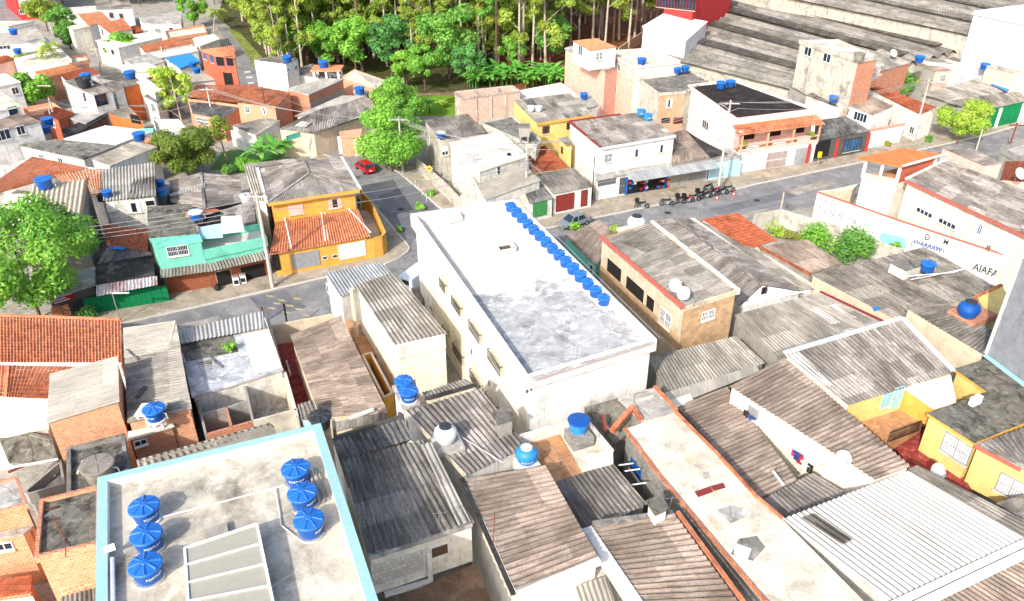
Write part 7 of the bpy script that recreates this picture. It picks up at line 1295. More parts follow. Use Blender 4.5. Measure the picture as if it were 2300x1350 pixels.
U = [('orange tiled gable house with white front near the top left trees',[(555,100,5.6),(640,190,5.0),(805,150,5.0),(735,82,5.8)],'white_wall','tile2','tile_pale'),
 ('orange tiled house with yellow porch just right of another orange gable',[(700,172,5.6),(790,242,4.8),(960,212,4.8),(890,132,5.8)],'white_wall','tile2','tile_orange'),
 ('low white house with wide white roof below the orange gables',[(690,290,4.6),(850,345,4.4),(1175,268,4.4),(1120,225,4.8)],'white_wall','slab','deck_white'),
 ('white fronted house with orange hipped roof left of the palm street',[(1005,335,5.2),(1045,380,4.6),(1405,312,4.6),(1262,272,5.6)],'white_wall','tile','tile_orange'),
 ('long low grey roofed house near the round street tree',[(1000,130,5.0),(1040,170,4.8),(1310,170,4.8),(1310,80,5.2)],'white_wall','slab','deck_grey'),
 ('pale orange walled yard house beside the round street tree',[(1190,222,4.2),(1210,275,4.2),(1495,232,4.2),(1470,175,4.2)],'salmon_wall','flat','deck_cream'),
 ('white house with brown fibre roof and dark barred door',[(455,590,6.8),(672,692,6.4),(818,655,6.4),(640,560,6.8)],'white_wall','corr2','fibre_dark'),
 ('white terraced house with ribbed roof beside an orange front',[(740,605,6.4),(830,655,6.0),(900,630,6.0),(830,580,6.4)],'white_wall','corr2','fibre_dark'),
 ('orange fronted terraced house with ribbed roof',[(845,590,6.2),(895,635,5.8),(1030,598,5.8),(980,560,6.2)],'orange_wall','corr2','fibre'),
 ('old tile roof cluster with dark ridges behind the terraced houses',[(690,560,6.0),(880,590,5.6),(960,550,5.8),(860,520,6.0)],'grey_wall','corr','fibre_dark'),
 ('white walled house with clean white lean roof left of the flowering tree',[(985,590,6.0),(1115,672,5.4),(1180,640,5.4),(1050,565,6.0)],'white_wall','slab','deck_white'),
 ('long pale roof house below the blue tarpaulin',[(1255,580,5.0),(1290,612,4.8),(1560,572,4.8),(1480,530,5.2)],'white_wall','slab','fibre_pale'),
 ('brown tiled roof house behind the long pale roof',[(1050,565,5.2),(1170,590,4.8),(1320,545,4.8),(1250,515,5.4)],'pink_wall','tile','tile_old'),
 ('low grey flat roof by the leaning left pole pair',[(430,830,3.6),(620,890,3.6),(770,810,3.6),(700,795,3.6)],'grey_wall','slab','deck_grey'),
 ('dark blue-grey walled shed beside the flat white roof',[(440,940,3.2),(520,985,3.2),(780,830,3.4),(690,830,3.4)],'dark_wall','slab','deck_dark'),
 ('wide clean white flat roof in front of the orange doored shop',[(460,1000,4.2),(520,1045,4.0),(840,1045,4.0),(1110,945,4.0),(760,905,4.2)],'white_wall','slab','deck_white'),
 ('orange walled bar with ribbed porch roof',[(770,810,4.0),(870,850,3.6),(1040,880,3.6),(930,770,4.2)],'orange_wall','corr','fibre_dark'),
 ('dark dirty long roof in front of the wide white flat roof',[(130,1045,4.6),(600,1145,4.2),(860,1050,4.2),(400,1005,4.6)],'old_white_wall','slab','deck_dirty'),
 ('grey fibre roofed house left of the olive tree',[(655,1150,4.8),(790,1200,4.6),(1145,1060,4.6),(960,1020,4.8)],'white_wall','corr2','fibre_light'),
 ('white two storey house with brown ribbed roof at the left edge',[(-200,930,7.0),(-150,990,6.8),(300,878,6.8),(140,815,7.0)],'white_wall','corr','fibre_brown'),
 ('white house with pale grey flat roof at the left edge',[(-200,700,7.0),(-150,830,7.0),(150,765,7.0),(20,665,7.0)],'white_wall','slab','deck_cream'),
 ('white house with pale wall and orange eave at the left edge',[(-200,560,6.0),(-100,640,6.0),(150,590,6.0),(40,530,6.0)],'white_wall','slab','deck_white'),
 ('orange brick shed with dark red roof beside the round lime tree',[(155,780,3.2),(205,840,3.0),(470,800,3.0),(380,735,3.4)],'orange_brick','flat','salmon_wall'),
 ('dark red tiled house behind the left pole pair',[(310,815,4.6),(420,870,4.0),(540,815,4.0),(400,770,4.8)],'rust_wall','tile','tile_old'),
 ('flat cream roof house behind the palm trees',[(100,420,4.6),(130,460,4.4),(520,430,4.4),(440,350,4.8)],'cream_wall','slab','deck_cream'),
 ('peach walled yard house right of the palm trees',[(480,410,4.0),(500,460,4.0),(640,430,4.0),(610,390,4.0)],'salmon_wall','flat','deck_cream'),
 ('old orange tiled roof house in front of the palm trees',[(240,520,4.8),(350,560,4.2),(600,500,4.2),(500,465,5.0)],'salmon_wall','tile','tile_pale'),
 ('second old orange tiled roof beside the palm house',[(430,540,4.8),(470,580,4.2),(730,530,4.2),(650,485,5.0)],'white_wall','tile','tile_old'),
 ('dark roofed yard house at the far left below the palms',[(60,560,3.6),(120,600,3.4),(240,575,3.4),(180,530,3.6)],'grey_wall','slab','deck_dark'),
 ('red tiled low house at the far left edge',[(-200,440,4.6),(-150,500,4.0),(110,430,4.2),(60,400,4.8)],'pink_wall','tile','tile_old'),
 ('broad pale blue-grey roofed hall at the left edge',[(-200,230,6.0),(-150,330,5.4),(330,290,5.4),(250,180,6.2)],'lilac_wall','slab','fibre_pale'),
 ('white hall with grey roof in front of the pale blue-grey hall',[(-200,330,4.4),(120,385,4.2),(420,340,4.2),(330,270,4.6)],'lilac_wall','slab','deck_white'),
 ('long white house with flat grey roof behind the street trees',[(-200,215,7.0),(60,190,7.0),(250,150,7.0),(-200,150,7.0)],'white_wall','slab','deck_cream'),
 ('brick-red tiled low roof beside the pale hall',[(940,195,4.6),(980,235,4.2),(1035,225,4.2),(990,180,4.6)],'rust_wall','tile','tile_old'),
 ('cream low house with pale flat roof under the orange gables',[(485,190,5.2),(520,215,5.0),(650,190,5.0),(620,165,5.2)],'cream_wall','slab','deck_cream'),
 ('white low house beside the banked street',[(1390,275,4.4),(1440,335,4.2),(1590,280,4.2),(1540,245,4.6)],'white_wall','slab','deck_white'),
 ('long white wall house behind the orange hipped roof',[(1060,385,4.0),(1090,430,4.0),(1430,365,4.0),(1400,320,4.0)],'white_wall','slab','deck_white'),
 ('white house left of the blue tarpaulin with grey roof',[(890,430,4.6),(1020,500,4.2),(1190,440,4.2),(1080,385,4.6)],'white_wall','slab','deck_grey'),
 ('peach low house behind the white terraced houses',[(860,470,4.4),(960,520,4.2),(1190,500,4.2),(1060,450,4.4)],'pale_pink_wall','slab','deck_cream'),
 ('low brown roofed house left of the flowering tree',[(1040,690,4.6),(1130,740,4.2),(1190,690,4.2),(1130,660,4.6)],'white_wall','slab','deck_dirty'),
 ('white walled lot with high wall behind the olive tree',[(1100,860,3.8),(1130,975,3.8),(1350,930,3.8),(1290,860,3.8)],'white_wall','flat','deck_cream'),
 ('long white garden wall house below the top tree belt',[(400,62,4.0),(415,112,3.8),(700,88,3.8),(690,40,4.0)],'white_wall','slab','deck_cream'),
 ('dark roofed hall half hidden by the top tree belt',[(690,20,5.0),(700,70,4.6),(960,60,4.6),(930,5,5.0)],'lilac_wall','corr','fibre_dark'),
 ('low orange roofed hut beside the white flat roof',[(1035,1000,3.6),(1050,1030,3.4),(1210,1010,3.4),(1190,985,3.6)],'salmon_wall','slab','tile_pale')]
UH = {}
for lb, pts, wl, rk_, mt_ in U:
    UH[lb] = hs(lb, 't1', pts, wl, rk_, mt_)
rw = random.Random(4)
for lb, q in UH.items():
    if any(k in lb for k in ('dark barred', 'two storey', 'pale grey flat', 'orange fronted', 'bar with', 'pale wall', 'garden wall')): continue
    i = min(range(len(q.I)), key=lambda k: q.edge(k)[3].y); a, b = q.edge(i)[:2]; L = (b-a).length
    if L < 3: continue
    for u in ((.25, .6) if L > 6 else (.45,)): q.win(i, '', 0, 0, rw.choice((.7, .9, 1.2)), rw.choice((.7, .9, 1.0)), rw.choice(('slide', 'half', 'plain', 'closed', 'grille')), rw.choice(('white_paint', 'white_paint', 'wood_brown', 'grey_paint')), u=u+rw.random()*.12, zc=a.z-1.3-rw.random()*.3)
q = UH['white house with brown fibre roof and dark barred door']; q.win(0, 't1', 612, 700, .8, 1.3, 'plain', 'grey_paint'); q.win(1, 't1', 732, 722, 1.8, 1.6, 'plain', 'rust_paint'); q = UH['white two storey house with brown ribbed roof at the left edge']; q.win(1, 't1', 150, 940, .9, 1.1, 'slide'); q.win(1, 't1', 20, 975, 1.8, 1.3, 'slide')
q = UH['white house with pale grey flat roof at the left edge']; q.win(1, 't1', 95, 800, 1.2, 1.2, 'plain', 'teal_wall'); q = UH['orange fronted terraced house with ribbed roof']; q.win(0, 't1', 852, 690, 1.4, 2.4, 'hole', 'rust_paint'); q = UH['orange walled bar with ribbed porch roof']; q.win(1, 't1', 980, 860, 2.0, 1.4, 'hole', 'orange_wall')
q = UH['broad pale blue-grey roofed hall at the left edge']; q.win(1, 't1', 25, 350, 2.4, 1.0, 'slide'); q = UH['white house with pale wall and orange eave at the left edge']; q.win(1, 't1', 110, 655, .9, 1.0, 'slide')
Pq = [W(x, y, 0) for x, y in ((14,16),(47,45),(124,40),(105,8))]
for q in Pq: q.z = 9.0
h = House('red_building', 'red painted block with white windows at the top left', Pq, 'red_wall', 'building'); h.slabroof('deck_grey')
for x, y in ((175,30),(235,25),(315,20)): h.win(1, 't1', x, y, 2.2, 1.8, 'plain', 'white_paint', 'white_paint')
for x, y in ((160,85),(215,80)): h.win(1, 't1', x, y, 1.0, .9, 'slide')
ltank(191, 166, 7.2, 'blue water tank behind the white house with brown fibre roof', 'blue', 1.7, 0); ltank(184, 175, 6.8, 'black water tank on the brown fibre roof', 'dark', 2.2, 0); ltank(290, 160, 6.2, 'blue water tank at the old tile roof cluster', 'blue', 1.9, 0)
ltank(28, 66, 7.2, 'small blue water tank on the long white house at the top left', 'blue', 1.6, 0); ltank(38, 110, 6.0, 'small blue water tank on the pale blue-grey hall', 'blue', 1.4, 0); ltank(310, 297, 4.4, 'flat blue water tank at the corner of the wide white flat roof', 'plainflat', 1.8, 0)
ltank(104, 264, 4.4, 'dark blue tank beside the left pole pair', 'plainflat', 1.8, 0); ltank(99, 283, 4.0, 'second blue tank nearer the brown ribbed roof at the left', 'plainflat', 1.6, 0)
slabobj('awning', 'teal awning over the white flat roof corner', 't1', [(1000,930,4.4),(1110,925,4.4),(1100,955,4.0),(1010,950,4.0)], 'teal_wall', 'awning')
# ================================================================ VEHICLES, POLES, PEOPLE
def gp(x, y, z=0.0): return W(x, y, z)
def heading(p, q): d = Vector(q)-Vector(p); return math.atan2(-d.x, d.y)
c = make_car('car_red', 3.9, 1.62, 1.42, 'hatch'); c.location = gp(820, 383, .006); c.rotation_euler = (0, 0, heading(gp(828,388), gp(806,372))); c['label'] = 'red hatchback parked on the side street under the street tree'
c = make_car('car_silver', 4.2, 1.65, 1.43, 'sedan'); c.location = gp(1289, 506, .006); c.rotation_euler = (0, 0, heading(gp(1330,490), gp(1258,512))); c['label'] = 'silver green sedan parked at the kerb behind the row of blue tanks'
c = make_van(); c.location = gp(940, 645, .006); c.rotation_euler = (0, 0, heading(gp(925,655), gp(960,628))); c['label'] = 'white van half hidden behind the white apartment block'
MG = 'motorcycles parked outside the shop'
m1 = make_moto('black_paint', True); m2 = make_moto('black_paint'); m3 = make_moto('moto_red'); m4 = make_moto('moto_red', True); used = set()
ML = [(1441,468,m1,'black motorcycle with top box, leftmost and standing apart on the road',-1.2),(1497,462,m2,'second motorcycle from the left, alone between the first and the crowded row',-1.25),(1530,456,m1,'black top box motorcycle at the left end of the crowded row',-.9),(1545,456,m4,'red motorcycle with top box in the crowded row',-.9),(1558,452,m2,'dark motorcycle right of the red one with top box',-1.1),(1574,444,m1,'tall black top box motorcycle in the middle of the crowded row',-.8),(1586,446,m2,'black motorcycle close against the middle of the crowded row',-.85),(1598,442,m2,'dark motorcycle left of the utility pole in the row',-.9),(1607,436,m3,'red motorcycle nearest the utility pole',-.8),(1622,438,m2,'black motorcycle right of the utility pole',-.9),(1635,432,m2,'motorcycle at the right end of the row by the traffic cone',-1.1),(1511,414,m3,'small red motorcycle on the pavement before the shop door',-.4),(1590,428,m2,'black motorcycle behind the row on the pavement',-.6),(2268,272,m2,'dark motorcycle in front of the green garage',-1.3)]
for x, y, m, lb, rz in ML:
    z = .13 if lb.find('pavement') > 0 or x > 2000 else .006; p = gp(x, y, z)
    if m.name in used: o = dup(m, p, rz-.35, lb, MG)
    else: o = m; o.location = p; o.rotation_euler = (0, 0, rz-.35); o['label'] = lb; o['group'] = MG; used.add(m.name)
    if x > 2000: del o['group']
for x, y, lb in ((1610,449,'orange traffic cone left of the pole shadow by the motorcycles'),(1648,440,'orange traffic cone at the right end of the motorcycle row')):
    t = thing('traffic_cone', lb, 'traffic cone', gp(x, y)); mb = MB(); mb.box((0,0,.03), (.4,.4,.06)); mb.build('base', 'orange_plastic', t); mb = MB(); mb.lathe([(.16,.06),(.03,.7),(0,.7)], n=14); mb.build('body', 'orange_plastic', t); mb = MB(); mb.lathe([(.126,.25),(.094,.4)], n=14); mb.build('band', 'white_paint', t)
person(gp(1358, 420, .13), 2.6, 'man in white shirt and blue trousers bending over a red motorcycle at the shop', 'cloth_white', 'cloth_blue', 'bend')
person(gp(808, 472, 3.0), 2.4, 'dark clothed person standing at the upper side of the yellow corner house', 'cloth_dark', 'cloth_dark')
def sign(name, label, p, col, h, w=.6, shape='diamond'):
    t = thing(name, label, 'sign', p); mb = MB(); mb.tube((0,0,0),(0,0,h),.035); mb.build('post', 'grey_paint', t); mb = MB()
    if shape == 'diamond': q = [Vector((0,-.05,h-.1)), Vector((w*.7,-.05,h+w*.6)), Vector((0,-.05,h+w*1.3)), Vector((-w*.7,-.05,h+w*.6))]; mb.face(q); mb.face([v+Vector((0,.03,0)) for v in q][::-1])
    else: mb.box((0,-.05,h), (w,.04,w*1.5))
    mb.build('panel', col, t); mb = MB()
    if shape == 'diamond': mb.box((0,-.065,h+w*.6), (w*.5,.01,.12)); mb.build('symbol', 'black_paint', t)
sign('road_sign', 'yellow diamond warning sign on the verge of the side street', gp(967, 420, .13), 'yellow_sign', 2.2, .7); sign('road_sign', 'tall yellow sign panel on the pavement by the red pillared garage', gp(1834, 382, .13), 'yellow_sign', 2.3, .55, 'panel')
for k, (x, y) in enumerate(((933,418),(940,425),(948,440),(958,452),(968,445))): t = thing('verge_post', 'thin pale post on the grass verge of the side street', 'post', gp(x, y, .13), group='pale posts on the verge'); mb = MB(); mb.tube((0,0,0),(0,0,.9),.03); mb.build('shaft', 'tank_white', t)
# utility poles: (base, top row, label, ...)
def upole(bx, by, ty, label, **k):
    p = gp(bx, by); h = zat(p, ty); k.setdefault('arms', ((h-.4, 2.2),)); return p, h, pole(p, h, label, **k)
PA = upole(613, 647, 432, 'thick white utility pole with crossarms before the yellow corner house', r=.22, top=.14)
PB = upole(1182, 470, 318, 'dark utility pole loaded with boxes behind the white apartment block', r=.18, arms=((8.6,2.2),(7.4,1.8)), transformer=True)
PC = upole(1612, 432, 225, 'tall pale utility pole at the motorcycle row', r=.2, lamp=(.62, 1.6, -.3))
PD = upole(1330, 452, 352, 'thin dark post against the white shop house', r=.07, arms=(), mat='black_paint', top=.05)
PE = upole(138, 316, 220, 'left pole of the pair standing by the wide white flat roof', r=.2, arms=((8.5,2.0),))
PF = upole(132, 320, 245, 'shorter right pole of the pair by the wide white flat roof', r=.18, arms=())
PG = upole(265, 286, 230, 'pole in front of the orange walled bar', r=.18); PH = upole(484, 296, 195, 'tall pale pole left of the salmon houses', r=.2); PI = upole(607, 312, 195, 'brown pole pair member before the salmon gabled house', r=.16, mat='bark_brown')
PJ = upole(621, 310, 255, 'short brown post beside the brown pole', r=.14, arms=(), mat='bark_brown'); PK = upole(500, 270, 225, 'slim pole between the tall pale pole and the brown pole', r=.12, arms=())
PL = upole(2050, 318, 178, 'utility pole with crossarms by the white mural wall', r=.18); PM = upole(2062, 312, 248, 'black street lamp post beside the white mural wall', r=.09, arms=(), mat='black_paint', lamp=(.9, 1.8, .2)); PN = upole(2265, 335, 275, 'rust red pole at the right edge of the road', r=.12, mat='rust_paint')
PO = upole(2190, 345, 290, 'short grey pole by the pale leaved tree', r=.1, arms=()); PQ = upole(1955, 292, 228, 'thin pole behind the garage with red pillars', r=.09, arms=(), mat='black_paint'); PR = upole(2215, 240, 198, 'grey pole over the green garage', r=.14)
PS = upole(1748, 500, 432, 'wooden post on the low mould-streaked grey wall', r=.12, arms=(), mat='bark'); PT = upole(1065, 470, 348, 'slim pole left of the pole loaded with boxes', r=.12, arms=((7.2,1.4),)); PU = upole(907, 188, 138, 'white concrete pole at the edge of the wood', r=.2, arms=())
PV = upole(905, 390, 262, 'utility pole standing in the crown of the street tree', r=.16); PW = upole(228, 160, 105, 'pole among the houses at the top left', r=.16); PX = upole(135, 50, 12, 'pole near the red painted block', r=.16); PY = upole(118, 75, 25, 'second pole near the red painted block', r=.16, arms=())
PZ = upole(325, 152, 105, 'pole beside the old tile roof cluster', r=.14, arms=()); P1 = upole(375, 165, 105, 'pole left of the blue tarpaulin', r=.14, arms=()); P2 = upole(770, 285, 255, 'short pole at the long dark sheet roof', r=.12, arms=()); P3 = upole(757, 305, 258, 'second short pole at the long dark sheet roof', r=.12, arms=())
P4 = upole(594, 725, 690, 'thin rusty post at the corner of the white flat roof', r=.08, arms=(), mat='rust_paint'); P5 = upole(648, 745, 683, 'thin black post in front of the ochre street wall', r=.06, arms=(), mat='black_paint')
p = W(802, 755, 1.6); pole(p, zat(p, 648)-1.6, 'yellow stained concrete post with lamp cap in the tiled passage', r=.2, mat='beige_wall', top=.18)
t = thing('street_lamp', 'street lamp with white arm above the orange tiled roof', 'street lamp', W(272,726,0)); mb = MB(); mb.tube((0,0,0),(0,0,3.4),.05); mb.build('shaft', 'grey_paint', t); mb = MB(); mb.bar((0,0,3.4),(1.6,.1,3.4),.12,.1); mb.build('lamp_head', 'tank_white', t)
def top(P, z=-.3, dx=0): return P[0]+Vector((dx, -.12, P[1]+z))
WG = 'overhead power cables'
def span(A, B, n=3, label='overhead power cable between street poles', sag=.9, z=-.2, w=.7):
    for k in range(n):
        dx = (k-(n-1)/2)*w; wire(top(A, z-(.0 if k < 3 else .8*(k-2)), dx), top(B, z-(.0 if k < 3 else .8*(k-2)), dx), label, sag+.1*k, .03, WG+' '+label)
span(PA, PB, 5, 'overhead cable from the thick white pole past the yellow house to the pole with boxes', 1.0); span(PB, PC, 4, 'overhead cable from the pole with boxes to the pole at the motorcycle row', 1.0); span(PC, PL, 4, 'overhead cable from the motorcycle row pole to the mural wall pole', 1.0); span(PV, PB, 4, 'overhead cable from the street tree pole to the pole with boxes', .8)
span(PH, PV, 3, 'overhead cable from the tall pale pole to the street tree pole', 1.2); span(PG, PH, 4, 'overhead cable from the orange bar pole to the tall pale pole', 1.2); span(PE, PG, 3, 'overhead cable from the left pole pair to the orange bar pole', .8); span(PL, PR, 3, 'overhead cable from the mural wall pole to the green garage pole', .8); span(PI, P2, 2, 'overhead cable from the brown pole along the long dark sheet roof', .6)
p0 = PA[0]+Vector((-30,-9,PA[1]-1)); [wire(top(PA, -.6-k*.5), p0+Vector((0,k*.4,-k*.5)), 'overhead cable running left from the thick white pole over the dark roofed shop', .8, .03, WG) for k in range(4)]
for k in range(7): wire(top(PB, -1.5-k*.2), W(1215+k*18, 405+random.random()*25, 4.2), 'service cable fanning from the pole with boxes to the low roofs', .5, .015, 'service cables at the pole with boxes')
for k in range(5): wire(top(PT, -.8-k*.3), W(1110+k*16, 400-k*10, 5.5), 'service cable fanning from the slim pole over the pale metal roof', .4, .015, 'service cables at the slim pole')
for x, y, z, L, lb in ((1108,1218,7.6,2.2,'thin red aerial rod on the brown ribbed roof right of the courtyard'),(1065,1120,7.8,1.9,'pale aerial rod above the white house gutter'),(1500,1000+160,6.9,1.6,'thin rod on the cream flat roof'),(985,1190,7.9,1.4,'short white aerial rod on the dark corrugated house')):
    p = W(x, y, z); mb = MB(); mb.tube(p, p+Vector((.1,0,L)), .025); mb.bar(p+Vector((-.3,0,L*.9)), p+Vector((.45,0,L*.95)), .02); tag(mb.build('aerial', 'rust_paint' if 'red' in lb else 'silver_metal', None, at=p), lb, 'aerial')
# ================================================================ TREES AND PLANTS
def put(o, p, rz=0, s=1, first=False, label=None, group=None):
    if first: o.location = p; o.rotation_euler = (0, 0, rz); o.scale = (s,)*3; return o
    return dup(o, p, rz, label, group, s)
make_tree('large bright green street tree at the left edge of the street', 'street_tree', 12.6, 2.6, 7.5, 'leaf_bright', 21000, .2, 'bark_brown', 'wide', 3).location = gp(92, 716)
make_tree('dense bright green street tree above the red hatchback', 'street_tree', 8.6, 1.4, 5.7, 'leaf_bright', 17000, .19, 'bark_brown', 'round', 8).location = gp(880, 385)
make_tree('second bright green tree behind the street tree', 'street_tree', 9.0, 2.0, 4.2, 'leaf_bright', 8000, .2, 'bark_brown', 'round', 18).location = gp(900, 300)
make_tree('round olive green tree beside the grassy lot', 'olive_tree', 7.4, 1.0, 4.3, 'leaf_dkolive', 15000, .18, 'bark_brown', 'round', 13).location = gp(425, 402)
make_tree('pale yellow-green round tree at the bend of the main road', 'pavement_tree', 6.6, 1.6, 4.0, 'leaf_lime', 8000, .18, 'bark_brown', 'round', 23).location = gp(2150, 322, .1)
make_tree('round lime green tree in a yard at the left edge', 'yard_tree', 6.5, 1.6, 3.6, 'leaf_bright', 5000, .24, 'bark_brown', 'round', 33).location = gp(82, 250)
make_tree('sparse young tree beside the tall pale pole', 'young_tree', 6.0, 2.6, 2.4, 'leaf_olive', 1800, .2, 'bark', 'euc', 43).location = gp(510, 362)
make_tree('round dark tree beside the far street', 'yard_tree', 8.5, 1.5, 3.4, 'leaf_bright', 4000, .28, 'bark_brown', 'round', 53).location = gp(437, 62)
make_tree('bushy tree in front of the orange hipped roof', 'yard_tree', 6.0, 1.5, 3.3, 'leaf_bright', 3500, .25, 'bark_brown', 'round', 63).location = gp(285, 140)
make_tree('sparse flowering tree before the salmon houses', 'flowering_tree', 8.5, 2.4, 3.4, 'leaf_lime', 2600, .26, 'bark', 'euc', 73).location = gp(410, 280)
make_tree('tree right of the flowering tree with dark trunk', 'yard_tree', 7.5, 3.4, 2.2, 'leaf_olive', 1500, .22, 'bark_brown', 'euc', 74).location = gp(385, 265)
make_tree('olive tinted tree at the top left beside the red block', 'yard_tree', 8.5, 2, 4.0, 'leaf_olive', 3500, .3, 'bark_brown', 'round', 83).location = gp(108, 70)
make_tree('green tree right below the olive tinted tree at the top left', 'yard_tree', 7.0, 1.5, 3.4, 'leaf_mid', 3000, .3, 'bark_brown', 'round', 93).location = gp(145, 88)
make_tree('small dark tree below the top left green tree', 'yard_tree', 4.5, 1.0, 2.4, 'leaf_mid', 1800, .25, 'bark_brown', 'round', 94).location = gp(160, 110)
make_tree('leafy tree behind the grey roofs beneath the white factory', 'yard_tree', 6.5, 1.0, 3.6, 'leaf_mid', 3500, .24, 'bark_brown', 'round', 103).location = gp(2120, 150)
make_tree('bright shrub tree beside the concrete tank stand', 'yard_tree', 6, 1.2, 2.6, 'leaf_bright', 2500, .2, 'bark_brown', 'round', 113).location = gp(2195, 205)
make_tree('leafy garden tree under the brick gable', 'yard_tree', 5.5, 1.0, 3.0, 'leaf_mid', 3500, .2, 'bark_brown', 'round', 123).location = gp(2005, 225)
for k, (x, y, r, lf, lb) in enumerate(((1848,572,3.0,'leaf_bright','left large bushy shrub behind the graffiti wall'),(1918,588,3.0,'leaf_mid','right large bushy shrub behind the graffiti wall'),(1745,535,1.8,'leaf_lime','small shrub at the wooden post'),(1785,545,1.5,'leaf_yellow','small yellowish shrub left of the large bushy shrubs'),(2003,562,1.2,'leaf_bright','low shrub at the edge of the huge dark roof'),(1290,518,1.2,'leaf_bright','green shrub behind the silver sedan'),(1378,522,.8,'leaf_lime','small shrub at the cream annexe'),(2080,225,1.6,'leaf_banana','spiky garden shrub behind the mural wall'),(990,240,1.6,'leaf_lime','round lime shrub by the unfinished brick house'),(780,336,.8,'leaf_bright','small weeds at the cream corner wall'),(2085,318,.9,'leaf_mid','low weeds by the street lamp'),(1990,328,.7,'leaf_yellow','flower tuft at the mural wall'),(945,470,.8,'leaf_bright','weeds on the pavement verge by the corner'),(970,440,.9,'leaf_bright','grass clump on the verge of the side street'),(860,555,.8,'leaf_lime','weed clump at the yellow garden wall corner'),(900,520,.6,'leaf_mid','weed strip on the kerb of the corner house'),(265,762,1.0,'leaf_yellow','yellow-green creeper at the end of the orange tiled roof'),(560,385,2.2,'leaf_bright','low green thicket behind the yellow house'),(520,392,1.6,'leaf_mid','low dark thicket beside the olive tree'))):
    bush(gp(x, y, 1.8 if x == 265 else .05), lb, r, lf, 2200 if r > 2 else 420, .17, 200+k, flat=1.15 if r > 2.5 else .75)
for k, (x, y, H, lb) in enumerate(((590,372,4.2,'left clump of the banana plants on the grassy lot'),(618,362,4.2,'middle clump of the banana plants on the grassy lot'),(638,360,3.6,'right clump of the banana plants on the grassy lot'),(905,272,5.0,'tall banana plant in the crown of the street tree'),(965,255,3.5,'banana plant beside the unfinished brick house'))): b = make_banana(lb, 300+k, H, 13); b.location = gp(x, y)
BN = make_banana('banana plant in the thicket at the edge of the wood', 320, 3.6, 12, 'banana plants at the edge of the wood'); BN.location = gp(1055, 195); BN.scale = (1.1,)*3
for k in range(30): dup(BN, gp(1060+k*6.8+random.random()*5, 183+random.random()*20), random.random()*6, None, None, .8+random.random()*.6)
def palm(p, H, label, seed):
    r = thing('palm_tree', label, 'palm tree', p); tk = MB()
    for i in range(5): tk.tube((.05*i*i,0,H*i/5),(.05*(i+1)**2,0,H*(i+1)/5),.2-.02*i,.18-.02*i,8)
    tk.build('trunk', 'bark', r); rg = random.Random(seed); V, Fc, rn = [], [], []; o = Vector((1.25,0,H))
    for k in range(15):
        a = k*2.4; el = rg.uniform(-.1,1.1); u = Vector((math.cos(a),math.sin(a),0)); w = Vector((-u.y,u.x,0)); q = o.copy(); L = 3.2; n = 9
        for j in range(n):
            e = el-1.9*j/n; q2 = q+(u*math.cos(e)+Vector((0,0,math.sin(e))))*L/n
            for s in (-1,1):
                i0 = len(V); tip = q.lerp(q2,.5)+w*s*(.75*math.sin(math.pi*(j+1)/(n+1))+.1)+Vector((0,0,-.3)); V += [tuple(q),tuple(q2),tuple(tip)]; Fc.append((i0,i0+1,i0+2)); rn.append(rg.random())
            q = q2
    me = bpy.data.meshes.new('fronds'); me.from_pydata(V, [], Fc); at = me.attributes.new('rnd','FLOAT','FACE'); at.data.foreach_set('value', rn); me.materials.append(MATS['leaf_olive']); ob = bpy.data.objects.new('fronds', me); C.objects.link(ob); ob.parent = r
palm(gp(50,172), 4.0, 'short bushy palm in front of the flat cream roof', 1); palm(gp(112,185), 6.5, 'tall slender palm right of the short bushy palm', 2); palm(gp(482,72), 4.5, 'small palm at the far street bend', 4); palm(gp(2050,225), 4.0, 'palm in the garden behind the mural wall', 5)
# the wood
E = [make_tree('tall slender eucalyptus with pale trunk in the wood behind the houses', 'eucalyptus_tree', H, th, cr, lf, 4200, .27, bk, 'euc', sd, group='tall eucalyptus trees of the wood', tr=.26) for H, th, cr, lf, bk, sd in ((24,9,3.6,'leaf_euc','bark',501),(27,11,3.4,'leaf_euc','bark',502),(22,6,3.8,'leaf_olive','bark',503),(27,12,3.3,'leaf_mid','bark_brown',504),(20,5,3.8,'leaf_euc','bark',505))]
Bd = [make_tree('broad bushy tree at the front edge of the wood', 'broadleaf_tree', H, 2.0, cr, lf, 4200, .28, 'bark_brown', 'round', sd, group='broad trees at the edge of the wood') for H, cr, lf, sd in ((11,4.2,'leaf_bright',601),(13,4.6,'leaf_mid',602),(9,3.6,'leaf_bright',603),(12,4.4,'leaf_dark',604))]
usedT = set(); BASE = {o.name: (o['label'], o['group']) for o in E+Bd}
def plant(o, p, rz, s, lb=None):
    if o.name in usedT: q = dup(o, p, rz, None, None, s)
    else: usedT.add(o.name); q = put(o, p, rz, s, True)
    q['label'] = lb or BASE[o.name][0]; q['group'] = BASE[o.name][1]
    if lb: del q['group']
    return q
for k, (x, y, i, s, lb) in enumerate(((695,152,0,1.0,'bright broad tree by the concrete tank tower'),(745,168,0,.9,'bright broad tree behind the pale hall'),(800,168,2,1.25,'yellow-green feathery tree right of the pale hall'),(1010,178,1,1.2,'tall dense green tree in the middle of the wood edge'),(955,205,0,.8,'low bright tree in front of the dense green tree'),(915,200,2,.8,'low bright tree at the white concrete pole'),(1235,148,1,.9,'dense tree left of the tall brick house'),(1050,195,3,.7,'dark small tree right of the dense green tree'),(880,172,3,1.0,'dark tree in the gap of the wood edge'),(1150,165,2,.8,'small tree on the red earth bank'))): plant(Bd[i], gp(x, y), k*1.3, s, lb)
